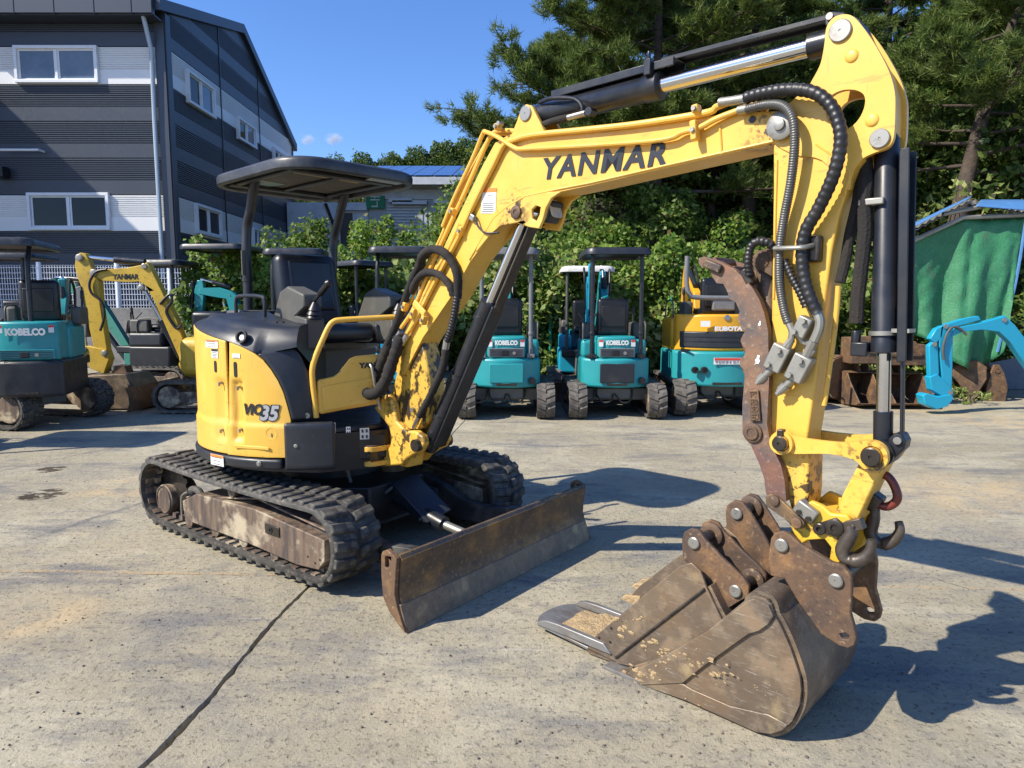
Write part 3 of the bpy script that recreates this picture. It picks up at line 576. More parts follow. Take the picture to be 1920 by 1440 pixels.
def track(ex, side):
    global lug0
    y = -0.625 * side; b = MB(); belt(b, y - 0.15, y + 0.15)
    tr = b.build('track', M['rubber'], ex, 50, M=TR)
    n = len(BP); NL = 50
    for row in (0, 1):
        for k in range(NL):
            f = (k + 0.5 * row) / NL * n; i = int(f) % n; p = BP[i].lerp(BP[(i + 1) % n], f - int(f))
            d = (BP[(i + 1) % n] - BP[i - 1]).normalized(); nn = Vector((-d.z, 0, d.x))
            ey = Vector((0, 1, 0)) * (1 if row == 0 else -1)
            exx = d; 
            Mx = Matrix(((exx.x, ey.x, nn.x, p.x), (exx.y, ey.y, nn.y, y + (-0.078 if row == 0 else 0.078)), (exx.z, ey.z, nn.z, p.z), (0, 0, 0, 1)))
            if lug0 is None:
                lug0 = lug.build('lug', M['rubber'], tr, 30, bevel=0.006, seg=1, M=Mx)
            else:
                o = inst('lug', lug0, tr, Mx); m = o.modifiers.new('bevel', 'BEVEL'); m.width = 0.006; m.segments = 1; m.limit_method = 'ANGLE'; m.angle_limit = R(38)
    b = MB()                                     # steel guide horns on the inside of the belt
    for k in range(NL):
        f = k / NL * n; i = int(f) % n; p = BP[i]; d = (BP[(i + 1) % n] - BP[i - 1]).normalized(); nn = Vector((-d.z, 0, d.x))
        for s in (-1, 1):
            Mx = Matrix(((d.x, 0, nn.x, p.x - nn.x * .045), (0, 1, 0, y + s * .05), (d.z, 0, nn.z, p.z - nn.z * .045), (0, 0, 0, 1)))
            b.box((0, 0, 0), (.035, .028, .04), Mx, taper=1.3)
        Mx = Matrix(((d.x, 0, nn.x, p.x - nn.x * .031), (0, 1, 0, y), (d.z, 0, nn.z, p.z - nn.z * .031), (0, 0, 0, 1)))
        b.box((0, 0, 0), (.036, .24, .014), Mx)
    tag(b.build('guide_horns', M['frame'], tr, 0), kind='stuff')
    # track frame, sprocket, idler, rollers
    o = -side
    b = MB(); fr = xz([(346, 938), (372, 925), (480, 953), (612, 1012), (613, 1052), (602, 1068), (560, 1058), (470, 1018), (362, 978), (350, 968)], .72, T) if side == 1 else None
    if fr is None: fr = FRM
    else: globals()['FRM'] = fr
    b.prism(fr, o * 0.735, o * 0.50)
    b.strip([(fr[0][0], fr[0][1] + .01), (fr[2][0], fr[2][1] + .045), (fr[3][0], fr[3][1] + .03)], .012, o * 0.50, o * 0.71)
    f = b.build('track_frame', M['frame'], ex, 30, bevel=.008, M=TR)
    b = MB(); c = ((fr[2][0] + fr[3][0]) / 2 - .13, (fr[3][1] + fr[5][1]) / 2 + .05)
    b.box((c[0], o * .738, c[1]), (.13, .01, .055)); b.build('grease_port', M['greasypin'], f, 20, bevel=.004)
    b = MB(); b.lathe((c[0] - .01, o * .741, c[1]), (0, o, 0), [(0, .017), (.006, .017), (.006, .009), (.002, .008)], 14); b.build('grease_nipple', M['black'], f)
    for (dx, dz) in ((.30, -.05), (.36, -.07), (.40, -.045)):
        b = MB(); b.cyl((c[0] + dx, o * .73, c[1] + dz - .03), (c[0] + dx, o * .737, c[1] + dz - .03), .006, n=8); b.build('bolt_hole', M['black'], f)
    b = MB()
    hub = T.q(305, 937, .70) if side == 1 else Vector((HUB.x, .70, HUB.z))
    if side == 1: globals()['HUB'] = hub
    b.lathe((hub.x, o * .52, hub.z), (0, o, 0), [(0, .125), (.05, .125), (.05, .098), (.165, .098), (.17, .092), (.178, .090), (.178, .083), (.172, .080)], 32)
    tm = b.build('travel_motor', M['frame'], ex, 30, M=TR)
    b = MB(); n = 15; pr = []
    for k in range(n):
        a = 2 * math.pi * k / n
        for da, r in ((-.16, .150), (-.07, .178), (.07, .178), (.16, .150)): pr.append((RC[0] + r * math.cos(a + da), RC[1] + r * math.sin(a + da)))
    b.prism(pr, y - .018, y + .018); b.build('sprocket', M['greasypin'], ex, 30, M=TR)
    b = MB(); b.lathe((FC[0], y - .06, FC[1]), (0, 1, 0), [(0, .145), (.04, .145), (.04, .172), (.08, .172), (.08, .145), (.12, .145)], 28); b.build('idler', M['frame'], ex, 30, M=TR)
    for xx in (-.48, -.18, .12, .42):
        b = MB(); b.lathe((xx, y - .10, .125), (0, 1, 0), [(0, .045), (.04, .045), (.04, .058), (.16, .058), (.16, .045), (.20, .045)], 18); b.build('track_roller', M['frame'], ex, 30, M=TR)
    b = MB(); b.cyl((0, y - .09, .385), (0, y + .09, .385), .038, n=16); b.build('carrier_roller', M['frame'], ex, M=TR)
    if side == 1:
        b = MB(); b.tube(smooth_path(P3([(342, 974), (340, 950), (341, 930), (352, 922)], .735, T), 6), .006, 8); b.build('step_bar', M['zinc'], f)
        b = MB(); b.tube(smooth_path(P3([(362, 930), (360, 918), (372, 920), (380, 934)], .70, T), 5), .022, 10); b.build('step_loop', M['rubber'], f)
track(ex, 1); track(ex, -1)
b = MB(); b.prism([(-.55, -.36), (.42, -.36), (.62, -.22), (.62, .22), (.42, .36), (-.55, .36)], .17, .40, axis='z'); b.box((-.05, 0, .27), (.34, 1.06, .16)); b.box((.33, 0, .25), (.2, 1.04, .12))
b.cyl((0, 0, .38), (0, 0, .50), .34, n=40); b.build('car_body', M['black'], ex, 30, bevel=.01, M=TR)

# blade: front curve traced at its near end
fc = xz([(750, 1046), (747, 1062), (745, 1085), (745, 1112), (750, 1138)], .775, T)
bl0 = xz([(750, 1138), (765, 1184)], .775, T)
top = fc[0]
b = MB(); fcs = [(p.x, p.z) for p in smooth_path([Vector((x, 0, z)) for x, z in fc], 5)]
b.strip(fcs, .016, -.775, .775)
b.strip([(top[0] - .018, top[1] - .004), (top[0] - .014, top[1] + .012), (top[0] + .002, top[1] + .012), (top[0] + .012, top[1] - .004)], -.012, -.775, .775)
b.box((fcs[8][0] - .06, 0, fcs[8][1]), (.05, 1.4, .06))
bl = b.build('dozer_blade', M['blade'], ex, 40, M=TR)
tag(bl, 'rust-brown dozer blade at the front of the tracks')
b = MB(); e0, e1 = bl0; b.prism([(e0[0] - .006, e0[1] + .02), (e0[0] + .016, e0[1] + .014), (e1[0] + .006, 0.0), (e1[0] - .016, 0.0)], -.785, .785); b.build('cutting_edge', M['bucket'], bl, 30, bevel=.003)
for s in (1, -1):
    ep = xz([(722, 1037), (725, 1031), (733, 1028), (743, 1037), (751, 1045), (750, 1060), (748, 1085), (747, 1112), (752, 1138), (767, 1184), (757, 1172), (736, 1142), (725, 1115), (722, 1072)], .775, T)
    hole = xz([(729, 1041), (733, 1040), (736, 1045), (737, 1058), (733, 1063), (729, 1060)], .775, T)
    b = MB(); b.prism(ep, -s * .775, -s * .799, [hole]); b.build('end_plate', M['rust'], bl, 30, bevel=.003)
# push arms and lift cylinder with its guard
for s in (1, -1):
    y = s * .36
    b = MB(); b.prism([(.30, .30), (.50, .345), (.66, .30), (.84, .22), (1.02, .205), (1.22, .235), (top[0] - .02, .24), (top[0] - .02, .12), (1.1, .10), (.80, .09), (.55, .14), (.30, .20)], y - .03, y + .03)
    b.build('push_arm', M['dozer_arm'], ex, 35, bevel=.008, M=TR @ Matrix.Rotation(s * R(4), 4, 'Z'))
b = MB(); b.prism([(.55, -.36), (.62, -.36), (.62, .36), (.55, .36)], .16, .28, axis='z'); b.build('push_arm_tie', M['dozer_arm'], ex, 30, bevel=.006, M=TR)
cg = [T.q(736, 904, .06), T.q(780, 887, -.10), T.q(846, 955, -.10), T.q(803, 979, .06)]
b = MB(); nrm = (cg[1] - cg[0]).cross(cg[2] - cg[0]).normalized(); nrm = nrm if nrm.z < 0 else -nrm
pl = [p for p in cg] + [p + nrm * .012 for p in cg]
b.add(pl, [(0, 1, 2, 3), (7, 6, 5, 4), (0, 4, 5, 1), (1, 5, 6, 2), (2, 6, 7, 3), (3, 7, 4, 0)])
sd = [cg[0], cg[3], cg[3] + nrm * .05 + (cg[0] - cg[3]).normalized() * .05, cg[0] + nrm * .075]
off = (cg[0] - cg[1]).normalized() * .008
b.add(sd + [p + off for p in sd], [(0, 1, 2, 3), (7, 6, 5, 4), (0, 4, 5, 1), (1, 5, 6, 2), (2, 6, 7, 3), (3, 7, 4, 0)])
g = b.build('cylinder_guard', M['charcoal'], ex, 20, bevel=.003, M=TR)
b = MB(); q = cg[3].lerp(cg[0], .16) + nrm * .025 + off; b.cyl(q, q + off * 1.2, .008, n=10); b.build('bolt', M['zinc'], g)
b = MB(); b.cyl((.42, 0, .34), (1.0, 0, .20), .045); b.build('blade_cylinder', M['cylpaint'], ex, M=TR)
b = MB(); b.cyl((1.0, 0, .20), (1.22, 0, .17), .025); b.cyl((1.20, -.06, .175), (1.20, .06, .175), .042, n=18); b.build('blade_cylinder_rod', M['zinc'], ex, M=TR)
b = MB(); b.tube(smooth_path([T.q(*p) for p in ((652, 880, .2), (662, 915, .2), (685, 935, .18), (712, 930, .12), (738, 912, .05))], 8), .011, 10); b.build('blade_hose', M['hose_grey'], ex, M=TR)

# ---------------------------------------------------------------- upper house
RB = .775
def ruled(name, A, B_, mt, rA=RB, rB=None, rows=10, th=.014, fn=None, parent=None, bevel=.004):
    rB = rA if rB is None else rB; a = [chit(p[0], p[1], rA) if not isinstance(p, Vector) else p for p in A]; c = [chit(p[0], p[1], rB) if not isinstance(p, Vector) else p for p in B_]
    R_ = []
    for k in range(rows + 1):
        t = k / rows; row = []
        for p, q in zip(a, c):
            rp, rq = math.hypot(p.x, p.y), math.hypot(q.x, q.y); ap, aq = math.atan2(p.y, p.x), math.atan2(q.y, q.x)
            if ap > 0: ap -= 2 * math.pi
            if aq > 0: aq -= 2 * math.pi
            r = rp + (rq - rp) * t; an = ap + (aq - ap) * t; z = p.z + (q.z - p.z) * t
            v = Vector((r * math.cos(an), r * math.sin(an), z))
            if fn: v = fn(v)
            row.append(v)
        R_.append(row)
    b = MB(); b.grid(R_); o = b.build(name, mt, parent or ex, 50)
    s = o.modifiers.new('thick', 'SOLIDIFY'); s.thickness = th; s.offset = 0
    if bevel: m = o.modifiers.new('bevel', 'BEVEL'); m.width = bevel; m.segments = 2; m.limit_method = 'ANGLE'; m.angle_limit = R(50)
    return o
def dens(P, n):
    out = []
    for a, b_ in zip(P, P[1:]):
        for k in range(n): out.append((a[0] + (b_[0] - a[0]) * k / n, a[1] + (b_[1] - a[1]) * k / n))
    return out + [P[-1]]
def cylp(deg, z, r=RB): return Vector((r * math.cos(R(deg)), r * math.sin(R(deg)), z))
def ang(px, py, r=RB): p = chit(px, py, r); return math.degrees(math.atan2(p.y, p.x))
ZS0, ZS1 = chit(470, 876, RB).z, chit(470, 856, RB).z     # skirt heights
ZH = chit(440, 646, RB).z
A2, A1 = ang(431, 750), ang(384, 750)                       # panel seam and visible rear limit
AR = ang(540, 820)
# groove pattern on the doors: vertical flutes and a low ledge
flutes = [(ang(418, 780), chit(418, 820, RB).z, chit(415, 715, RB).z, 2.6), (ang(449, 780), chit(449, 822, RB).z, chit(448, 717, RB).z, 3.2)]
def door(v):
    r = math.hypot(v.x, v.y); a = math.degrees(math.atan2(v.y, v.x)); dr = 0
    for fa, z0, z1, hw in flutes:
        k = max(0, 1 - max(0, abs(a - fa) - hw * .55) / (hw * .45)) * max(0, min(1, (z1 - v.z) / .02 + 1)) * max(0, min(1, (v.z - z0) / .02 + 1))
        dr -= .020 * min(1, k)
    if v.z < ZLED: dr += .010 * min(1, (ZLED - v.z) / .012)
    return Vector((v.x * (r + dr) / r, v.y * (r + dr) / r, v.z))
ZLED = chit(500, 795, RB).z
rear_cols = [A2 - 0.5 - (A2 + 175) * i / 40 for i in range(41)]
ztop = lambda a: chit(429, 640, RB).z + (A2 - max(a, -112)) * .0022
pa = [cylp(a, ZS1 + .004) for a in rear_cols]; pb = [cylp(a, ztop(a)) for a in rear_cols]
d1 = ruled('engine_door', pa, pb, M['yellow'], rows=44, fn=door)
bt = [(432, 851), (450, 853), (470, 855), (490, 856), (505, 857), (518, 857), (527, 857), (533, 857), (538, 857)]
tp = [(432, 642), (455, 651), (478, 663), (495, 676), (509, 693), (522, 714), (532, 736), (539, 760), (546, 787)]
d2 = ruled('side_door', dens(bt, 7), dens(tp, 7), M['yellow'], rows=44, fn=door)
for dd, (px, py) in ((d1, (347, 940)), (d2, (618, 975))): pass
# slots, latches
def onskin(px, py, lift=.006, r=RB):
    p = chit(px, py, r); n = Vector((p.x, p.y, 0)).normalized(); return p + n * lift, n
for dd, (px, y0, y1) in ((d1, (406.5, 676, 698)), (d2, (443.5, 678, 707))):
    p0, n = onskin(px, y1, .0085); p1, _ = onskin(px, y0, .0085); b = MB()
    t = Vector((-n.y, n.x, 0)); h = (p1.z - p0.z)
    m = basis((p0 + p1) / 2, t, (0, 0, 1)); w = .011
    ring = [(w * math.cos(R(a)), h / 2 - w + w * math.sin(R(a))) for a in range(0, 181, 20)] + [(w * math.cos(R(a)), -h / 2 + w + w * math.sin(R(a))) for a in range(180, 361, 20)]
    b.prism(ring, -.004, .0015, axis='z', M=m); b.build('vent_slot', M['black'], dd, 30)
for dd, px, py in ((d1, 415, 718), (d2, 449, 726), (d1, 418, 806), (d2, 453, 805), (d2, 512, 813)):
    p, n = onskin(px, py, -.006); b = MB(); b.cyl(p, p + n * .018, .009, .007, n=10); b.box(p + n * .02 - Vector((0, 0, .006)), (.01, .01, .02)); b.build('latch', M['zinc'], dd, 30)
p, n = onskin(511, 812, .0165); b = MB(); b.lathe(p, n, [(0, .034), (.0005, .034), (.001, .026), (-.004, .020), (-.006, .001)], 24); b.build('latch_dish', M['yellow'], d2, 60)
p, n = onskin(476, 838, .0175); m = basis(p, Vector((-n.y, n.x, 0)), (0, 0, 1)); b = MB(); b.box((0, 0, 0), (.22, .018, .006), m); b.build('door_ledge', M['yellow'], d2, 30, bevel=.004)
def sticker(px0, py0, px1, py1, parent, mt='white_decal', head=None, lines=0, r=RB, lift=.0082):
    p0, n0 = onskin(px0, py1, lift, r); p1, n1 = onskin(px1, py0, lift, r); c = (p0 + p1) / 2; n = (n0 + n1).normalized(); c += n * .0015
    t = Vector((-n.y, n.x, 0)); w = (p1 - p0).dot(t); h = p1.z - p0.z; m = basis(c, t, (0, 0, 1))
    b = MB(); b.box((0, 0, 0), (abs(w), h, .001), m); s = b.build('sticker', M[mt], parent, 0)
    b = MB()
    for k in range(lines): b.box((random.uniform(-.05, .05) * w, -h * .38 + h * .62 * k / max(lines - 1, 1), .0011), (abs(w) * random.uniform(.55, .85), h * .05, .0006), m)
    if lines: b.build('print', M['decal'], s, 0)
    if head: b = MB(); b.box((0, h * .38, .001), (abs(w) * .98, h * .2, .0008), m); b.build('print_header', M[head], s, 0)
sticker(389, 637, 411, 651, d1, head='orange_decal', lines=4); sticker(400, 654, 411, 671, d1, lines=5, head='decal'); sticker(438, 663, 452, 671, d2, lines=2)
for txt, px, py, hgt, mt_, wd_ in (('ViO', 478, 767, .062, 'decal', .12), ('35', 507, 774, .085, 'silver_decal', .115)):
    p, n = onskin(px, py, .010)
    lettering('lettering', txt, .1, p, Vector((-n.y, n.x, 0)), (0, 0, 1), M[mt_], d2, width=wd_, height=hgt, bold=.004, shear=.25)
    if mt_ == 'silver_decal': lettering('lettering_outline', txt, .1, p - n * .0012, Vector((-n.y, n.x, 0)), (0, 0, 1), M['decal'], d2, width=wd_ * 1.07, height=hgt * 1.1, bold=.012, shear=.25)
# skirt and lower corner block
sa = [cylp(a, ZS0) for a in np.linspace(AR - 2, -185, 60)]; sb = [cylp(a, ZS1 - .003, RB + .008) for a in np.linspace(AR - 2, -185, 60)]
sk_ = ruled('counterweight', sa, sb, M['charcoal'], th=.05, rows=4, bevel=.012)
sticker(407, 853, 429, 868, sk_, head='orange_decal', lines=3, lift=.034)
AB = ang(600, 830)
p, n = onskin(492, 867, .03); b = MB(); b.lathe(p, n, [(0, .016), (.004, .016), (.006, .010), (.012, .010)], 6); b.build('bolt', M['zinc'], sk_, 30)
ca = [cylp(a, ZS0 - .004, RB + .004) for a in np.linspace(AR - 1, AB + 6, 16)]; cb = [cylp(a, chit(565, 792, RB).z, RB + .004) for a in np.linspace(AR - 1, AB + 6, 16)]
cb_ = ruled('corner_block', ca, cb, M['charcoal'], th=.06, rows=8, bevel=.016)
p, n = onskin(558, 834, .034); b = MB(); b.lathe(p, n, [(-.01, .034), (-.001, .033), (-.006, .022), (-.007, .012)], 20); b.build('bolt_recess', M['black'], cb_, 40); b = MB(); b.lathe(p, n, [(-.008, .012), (.004, .011), (.006, .007)], 14); b.build('bolt', M['zinc'], cb_, 30)
# curved fender between door and cab floor
fl = [(547, 788), (540, 760), (533, 736), (523, 714), (510, 693), (497, 676), (482, 665)]
fr_ = [(590, 786), (589, 758), (587, 735), (581, 712), (574, 690), (565, 670), (552, 652)]
fd = ruled('fender', dens(fl, 4), dens(fr_, 4), M['charcoal'], rA=RB + .004, rB=.70, rows=10, th=.03, bevel=.01, fn=None)
p, n = onskin(576, 779, -.005, .74); b = MB(); b.lathe(p, n, [(0, .016), (.012, .015), (.012, .006), (.009, .005)], 16); b.build('bolt', M['zinc'], fd, 30)
# hood: side face up to a ridge, then the top
lowc = [cylp(a, ztop(a) + .004, RB + .004) for a in np.linspace(-172, A2 - .5, 22)] + [chit(p[0], p[1] - 1, RB + .004) for p in dens([(432, 642), (455, 651), (478, 663)], 4)] + [chit(p[0], p[1], RB - .02) for p in dens([(490, 664), (520, 658), (556, 651)], 3)]
nH = len(lowc)
zr0, zr1 = chit(405, 597, .69).z, chit(491, 619, .69).z
def ridge(i, r, dz=0.0):
    p = lowc[i]; a = math.degrees(math.atan2(p.y, p.x)); a = a - 360 if a > 0 else a
    t = max(0, min(1, (a + 110) / 55)); rr = r
    return cylp(a, zr0 + (zr1 - zr0) * t + dz, rr)
b = MB(); rows = [lowc]
for k in range(1, 5): rows.append([p.lerp(ridge(i, .705), k / 5) + Vector((p.x, p.y, 0)).normalized() * .012 * math.sin(math.pi * k / 5) for i, p in enumerate(lowc)])
rows.append([ridge(i, .705) for i in range(nH)]); rows.append([ridge(i, .692, .014) for i in range(nH)]); rows.append([ridge(i, .66, .024) for i in range(nH)])
rows.append([ridge(i, .36, .040) for i in range(nH)]); rows.append([ridge(i, .34, -.25) for i in range(nH)])
# close the front of the hood
b.grid(rows); fcol = [r[-1] for r in rows]; b.add(fcol, [tuple(range(len(fcol)))])
hood = b.build('hood', M['charcoal'], ex, 40)
p, n = onskin(453, 632, -.006, RB); b = MB(); b.lathe(p, n + Vector((0, 0, .25)), [(0, .036), (.014, .036), (.014, .028), (-.004, .026), (-.006, .012)], 24); b.build('fuel_cap', M['black'], hood, 40)
b = MB(); b.lathe(p + Vector((0, 0, -.004)), n + Vector((0, 0, .25)), [(-.002, .017), (.006, .016), (.006, .010)], 20); b.build('fuel_gauge', M['white_decal'], hood, 40)
for k in range(2):
    c = cylp(-68 + k * 1.5, zr1 + .038, .55 - .04 * k); b = MB(); b.box(c, (.13, .012, .014), rz=R(20)); b.build('vent_slot', M['black'], hood, 0)
# floor, deck and engine-bay filler (dark)
b = MB(); b.prism([(RB * .93 * math.cos(R(a)), RB * .93 * math.sin(R(a))) for a in range(48, 313, 8)] + [(.60, -.45), (.72, -.16), (.72, .16), (.60, .45)], ZS0 - .03, ZS1 + .12, axis='z')
b.prism([(RB * .93 * math.cos(R(a)), RB * .93 * math.sin(R(a))) for a in range(120, 296, 8)] + [(.2, -.62), (-.05, -.2), (-.36, .2)], ZS1 + .12, zr1 - .10, axis='z')
b.build('house_frame', M['black'], ex, 30)
b = MB(); b.prism([(-.30, -.30), (.35, -.44), (.60, -.40), (.68, -.2), (.68, .2), (.55, .45), (.1, .62), (-.3, .5)], ZS1 + .12, ZS1 + .15, axis='z'); b.build('floor_mat', M['charcoal'], ex, 30, bevel=.006)
b = MB(); b.prism([(-.62, -.40), (-.12, -.40), (-.06, -.3), (-.06, .34), (-.2, .55), (-.5, .5)], zr1 - .16, zr1 - .09, axis='z'); b.build('seat_base', M['grey_plastic'], ex, 30, bevel=.02)
# yellow side panel with lettering at the front right of the floor
PA, PB = (.52, -.54), (.70, -.10)
pan = [(594, 713), (625, 706), (635, 699), (645, 687), (656, 673), (668, 668), (712, 664), (712, 757), (682, 762), (640, 769), (600, 777), (595, 770)]
pp = [qp(x, y, PA, PB) for x, y in pan]
exx = Vector((PB[0] - PA[0], PB[1] - PA[1], 0)).normalized(); nn = Vector((exx.y, -exx.x, 0))
loc = [((p - Vector((*PA, 0))).dot(exx), p.z) for p in pp]
mP = Matrix(((exx.x, nn.x, 0, PA[0]), (exx.y, nn.y, 0, PA[1]), (0, 0, 1, 0), (0, 0, 0, 1)))
b = MB(); b.prism(loc, -.02, .015, M=mP); spn = b.build('side_panel', M['yellow'], ex, 30, bevel=.012, seg=3)
lm = [(x, z) for x, z in loc]; x0 = min(x for x, z in lm); zA = min(z for x, z in lm)
b = MB(); pp2 = [((qp(x, y, PA, PB) - Vector((*PA, 0))).dot(exx), qp(x, y, PA, PB).z) for x, y in ((603, 724), (700, 706), (695, 754), (606, 770))]
b.prism(pp2, .010, .024, M=mP); b.build('panel_swage', M['yellow'], spn, 30, bevel=.01, seg=3)
q = qp(703, 684, PA, PB); lettering('lettering', 'YANMAR', .05, q + nn * .018, exx, (0, 0, 1), M['decal'], spn, width=.19, height=.032, bold=.003)
# handrail
b = MB(); hr = [(593, 783), (590, 750), (586, 712), (586, 690), (592, 668), (606, 635), (617, 612), (626, 603), (640, 600), (690, 597), (748, 594)]
b.tube(smooth_path([qp(x, y, (.52, -.565), (.70, -.12)) for x, y in hr], 6), .0155, 14); b.build('handrail', M['yellow'], ex)
# black frame face under the panel with decals
b = MB(); b.prism([(.46, -.60), (.70, -.22), (.74, -.10), (.62, -.02), (.40, -.3)], ZS0 + .02, ZS1 + .10, axis='z'); fb = b.build('front_frame', M['black'], ex, 30, bevel=.01)
def fdecal(x0, y0, x1, y1, mt, parent, head=None):
    A_, B2 = (.46, -.60), (.70, -.22); e = Vector((B2[0] - A_[0], B2[1] - A_[1], 0)).normalized(); n = Vector((e.y, -e.x, 0))
    a, c = qp(x0, y1, A_, B2), qp(x1, y0, A_, B2); m = basis((a + c) / 2 + n * .003, e, (0, 0, 1)); w, h = (c - a).dot(e), c.z - a.z
    b = MB(); b.box((0, 0, 0), (w, h, .001), m); s = b.build('sticker', M[mt], parent, 0); b = MB()
    for i in range(2):
        for k in range(2): b.box(((i - .5) * w * .45, (k - .5) * h * .5, .001), (w * .22, h * .28, .0008), m)
    b.build('print', M['decal'], s, 0)
fdecal(616, 792, 629, 815, 'white_decal', fb); fdecal(649, 800, 657, 814, 'white_decal', fb); fdecal(675, 802, 692, 824, 'silver_decal', fb)
# seat and controls
def rbox(name, c, d, mt, rot=(0, 0, 0), bev=.03, parent=None, seg=4, taper=1.0):
    b = MB(); b.box((0, 0, 0), d, taper=taper); m = Matrix.Translation(c) @ Matrix.Rotation(rot[2], 4, 'Z') @ Matrix.Rotation(rot[1], 4, 'Y') @ Matrix.Rotation(rot[0], 4, 'X')
    return b.build(name, mt, parent or ex, 60, bevel=bev, seg=seg, M=m)
sb_ = U.qx(580, 548, -.22); sy = sb_.y
sback = rbox('seat_back', (-.24, sy, sb_.z - .01), (.14, .44, .52), M['vinyl'], (0, R(-10), 0), .06)
rbox('backrest_pad', (.055, 0, .04), (.05, .32, .34), M['vinyl'], (0, 0, 0), .024, sback)
rbox('seat_cushion', (.0, sy, sb_.z - .27), (.46, .44, .12), M['vinyl'], (0, R(-4), 0), .05)
def con(side):
    y = -.30 * side + (sy * .5 if side > 0 else sy)
    q = U.q(556, 600, -y)
    pts = xz([(516, 640), (530, 590), (541, 548), (556, 537), (586, 552), (588, 575), (570, 592), (592, 598), (594, 655), (560, 650), (525, 650)], -y) if side > 0 else [(x, z) for x, z in CON]
    if side > 0: globals()['CON'] = pts
    b = MB(); b.prism(pts, y - .06, y + .06); c = b.build('control_console', M['grey_plastic'], ex, 40, bevel=.018, seg=3)
    a, e = (U.q(588, 566, -y), U.q(612, 536, -y)) if side > 0 else (Vector((LV[0].x, y, LV[0].z)), Vector((LV[1].x, y, LV[1].z)))
    if side > 0: globals()['LV'] = (a, e)
    b = MB(); b.cyl(a, e, .010, n=10); b.lathe(a.lerp(e, .45), e - a, [(0, .012), (.02, .019), (.09, .018), (.12, .022), (.135, .012)], 14); b.build('joystick', M['black'], ex)
    b = MB(); b.lathe(a - Vector((0, 0, .09)), (.15, 0, 1), [(0, .045), (.015, .035), (.02, .045), (.04, .033), (.045, .040), (.07, .026), (.09, .014)], 18); b.build('lever_boot', M['black'], ex, 20)
con(1); con(-1)
bb = U.q(470, 575, .30); b = MB(); zz = zr1 - .05
rbox('battery_box', (-.42, -.30, zr1 + .02), (.22, .24, .17), M['grey_plastic'], bev=.015)
q = U.q(475, 582, .42); b = MB(); b.box((-.36, -.423, zr1 + .045), (.075, .002, .055)); b.build('sticker', M['white_decal'], ex, 0); b = MB(); b.box((-.36, -.4245, zr1 + .064), (.073, .001, .016)); b.build('sticker_header', M['orange_decal'], ex, 0)
b = MB(); gl = P3([(443, 592), (443, 562), (452, 555), (488, 556), (496, 565), (496, 600)], .44); b.tube(smooth_path(gl, 6), .012, 10); b.build('guard_loop', M['charcoal'], ex)
# travel levers and pedals
for dy in (.05, -.05):
    b = MB(); a = Vector((.58, .20 + dy, ZS1 + .15)); b.tube(smooth_path([a, a + Vector((-.01, 0, .22)), a + Vector((-.06, dy * .5, .42)), a + Vector((-.09, dy * 2, .47))], 5), .010, 8); b.lathe(a + Vector((-.09, dy * 2, .46)), (0, .2 * (1 if dy > 0 else -1), 1), [(0, .013), (.02, .017), (.09, .017), (.10, .01)], 10); b.build('travel_lever', M['black'], ex)
rbox('pedal', (.56, .20, ZS1 + .18), (.10, .16, .02), M['black'], (0, R(-20), 0), .005)
# canopy on two bent posts
ZC = 2.262
for s, pts in ((1, [(466, 600), (465, 545), (462, 470), (463, 425), (470, 398), (478, 360), (480, 335)]), (-1, [(622, 640), (623, 560), (624, 490), (626, 450), (634, 422), (645, 395), (652, 368)])):
    w = .325 * s; P = [U.qx(x, y, -.50) for x, y in pts]; P = [Vector((-.50 + (0 if i < 4 else .055 * (i - 3)), P[min(i, 3)].y if i < 4 else P[3].y, p.z)) for i, p in enumerate(P)]
    b = MB(); b.tube(smooth_path(P, 8), .031, 18); po = b.build('canopy_post', M['charcoal'], ex)
    if s == 1:
        b = MB(); b.cyl(P[1] + Vector((0, 0, .06)), P[1] + Vector((0, 0, .085)), .036, n=18); b.build('clamp', M['black'], po)
        c = P[2] + Vector((.02, -.035, -.08)); b = MB(); b.box(c, (.012, .02, .16)); b.build('label_strip', M['grey_plastic'], po, 0)
    else:
        b = MB(); b.tube([P[3] + Vector((0, 0, .10)), P[3] + Vector((-.10, 0, .26))], .016, 10); b.build('brace', M['charcoal'], po)
def rrect(x0, x1, y0, y1, r, n=8):
    out = []
    for cx, cy, a in ((x1 - r, y1 - r, 0), (x0 + r, y1 - r, 90), (x0 + r, y0 + r, 180), (x1 - r, y0 + r, 270)):
        for k in range(n + 1): an = R(a + 90 * k / n); out.append((cx + r * math.cos(an), cy + r * math.sin(an)))
    return out
def ringat(ins, z, r): return [Vector((x, y, z)) for x, y in rrect(-.66 + ins, .46 - ins, -.47 + ins, .47 - ins, max(.02, r - ins))]
b = MB(); b.grid([ringat(i, z, .24) for i, z in ((.05, ZC - .02), (.045, ZC - .060), (.034, ZC - .066), (.012, ZC - .066), (.003, ZC - .058), (.0, ZC - .020), (.008, ZC - .004), (.03, ZC + .006), (.08, ZC + .012), (.14, ZC + .016))], wrap=True)
t0 = ringat(.14, ZC + .016, .24); b.add(t0, [tuple(range(len(t0)))]); t1 = ringat(.05, ZC - .02, .24); b.add(t1, [tuple(reversed(range(len(t1))))])
cn = b.build('canopy', M['canopy_dusty'], ex, 40)
b = MB(); b.prism(rrect(-.56, .36, -.36, .36, .06), ZC - .030, ZC - .0225, axis='z'); b.build('headliner', M['headliner'], cn, 0)
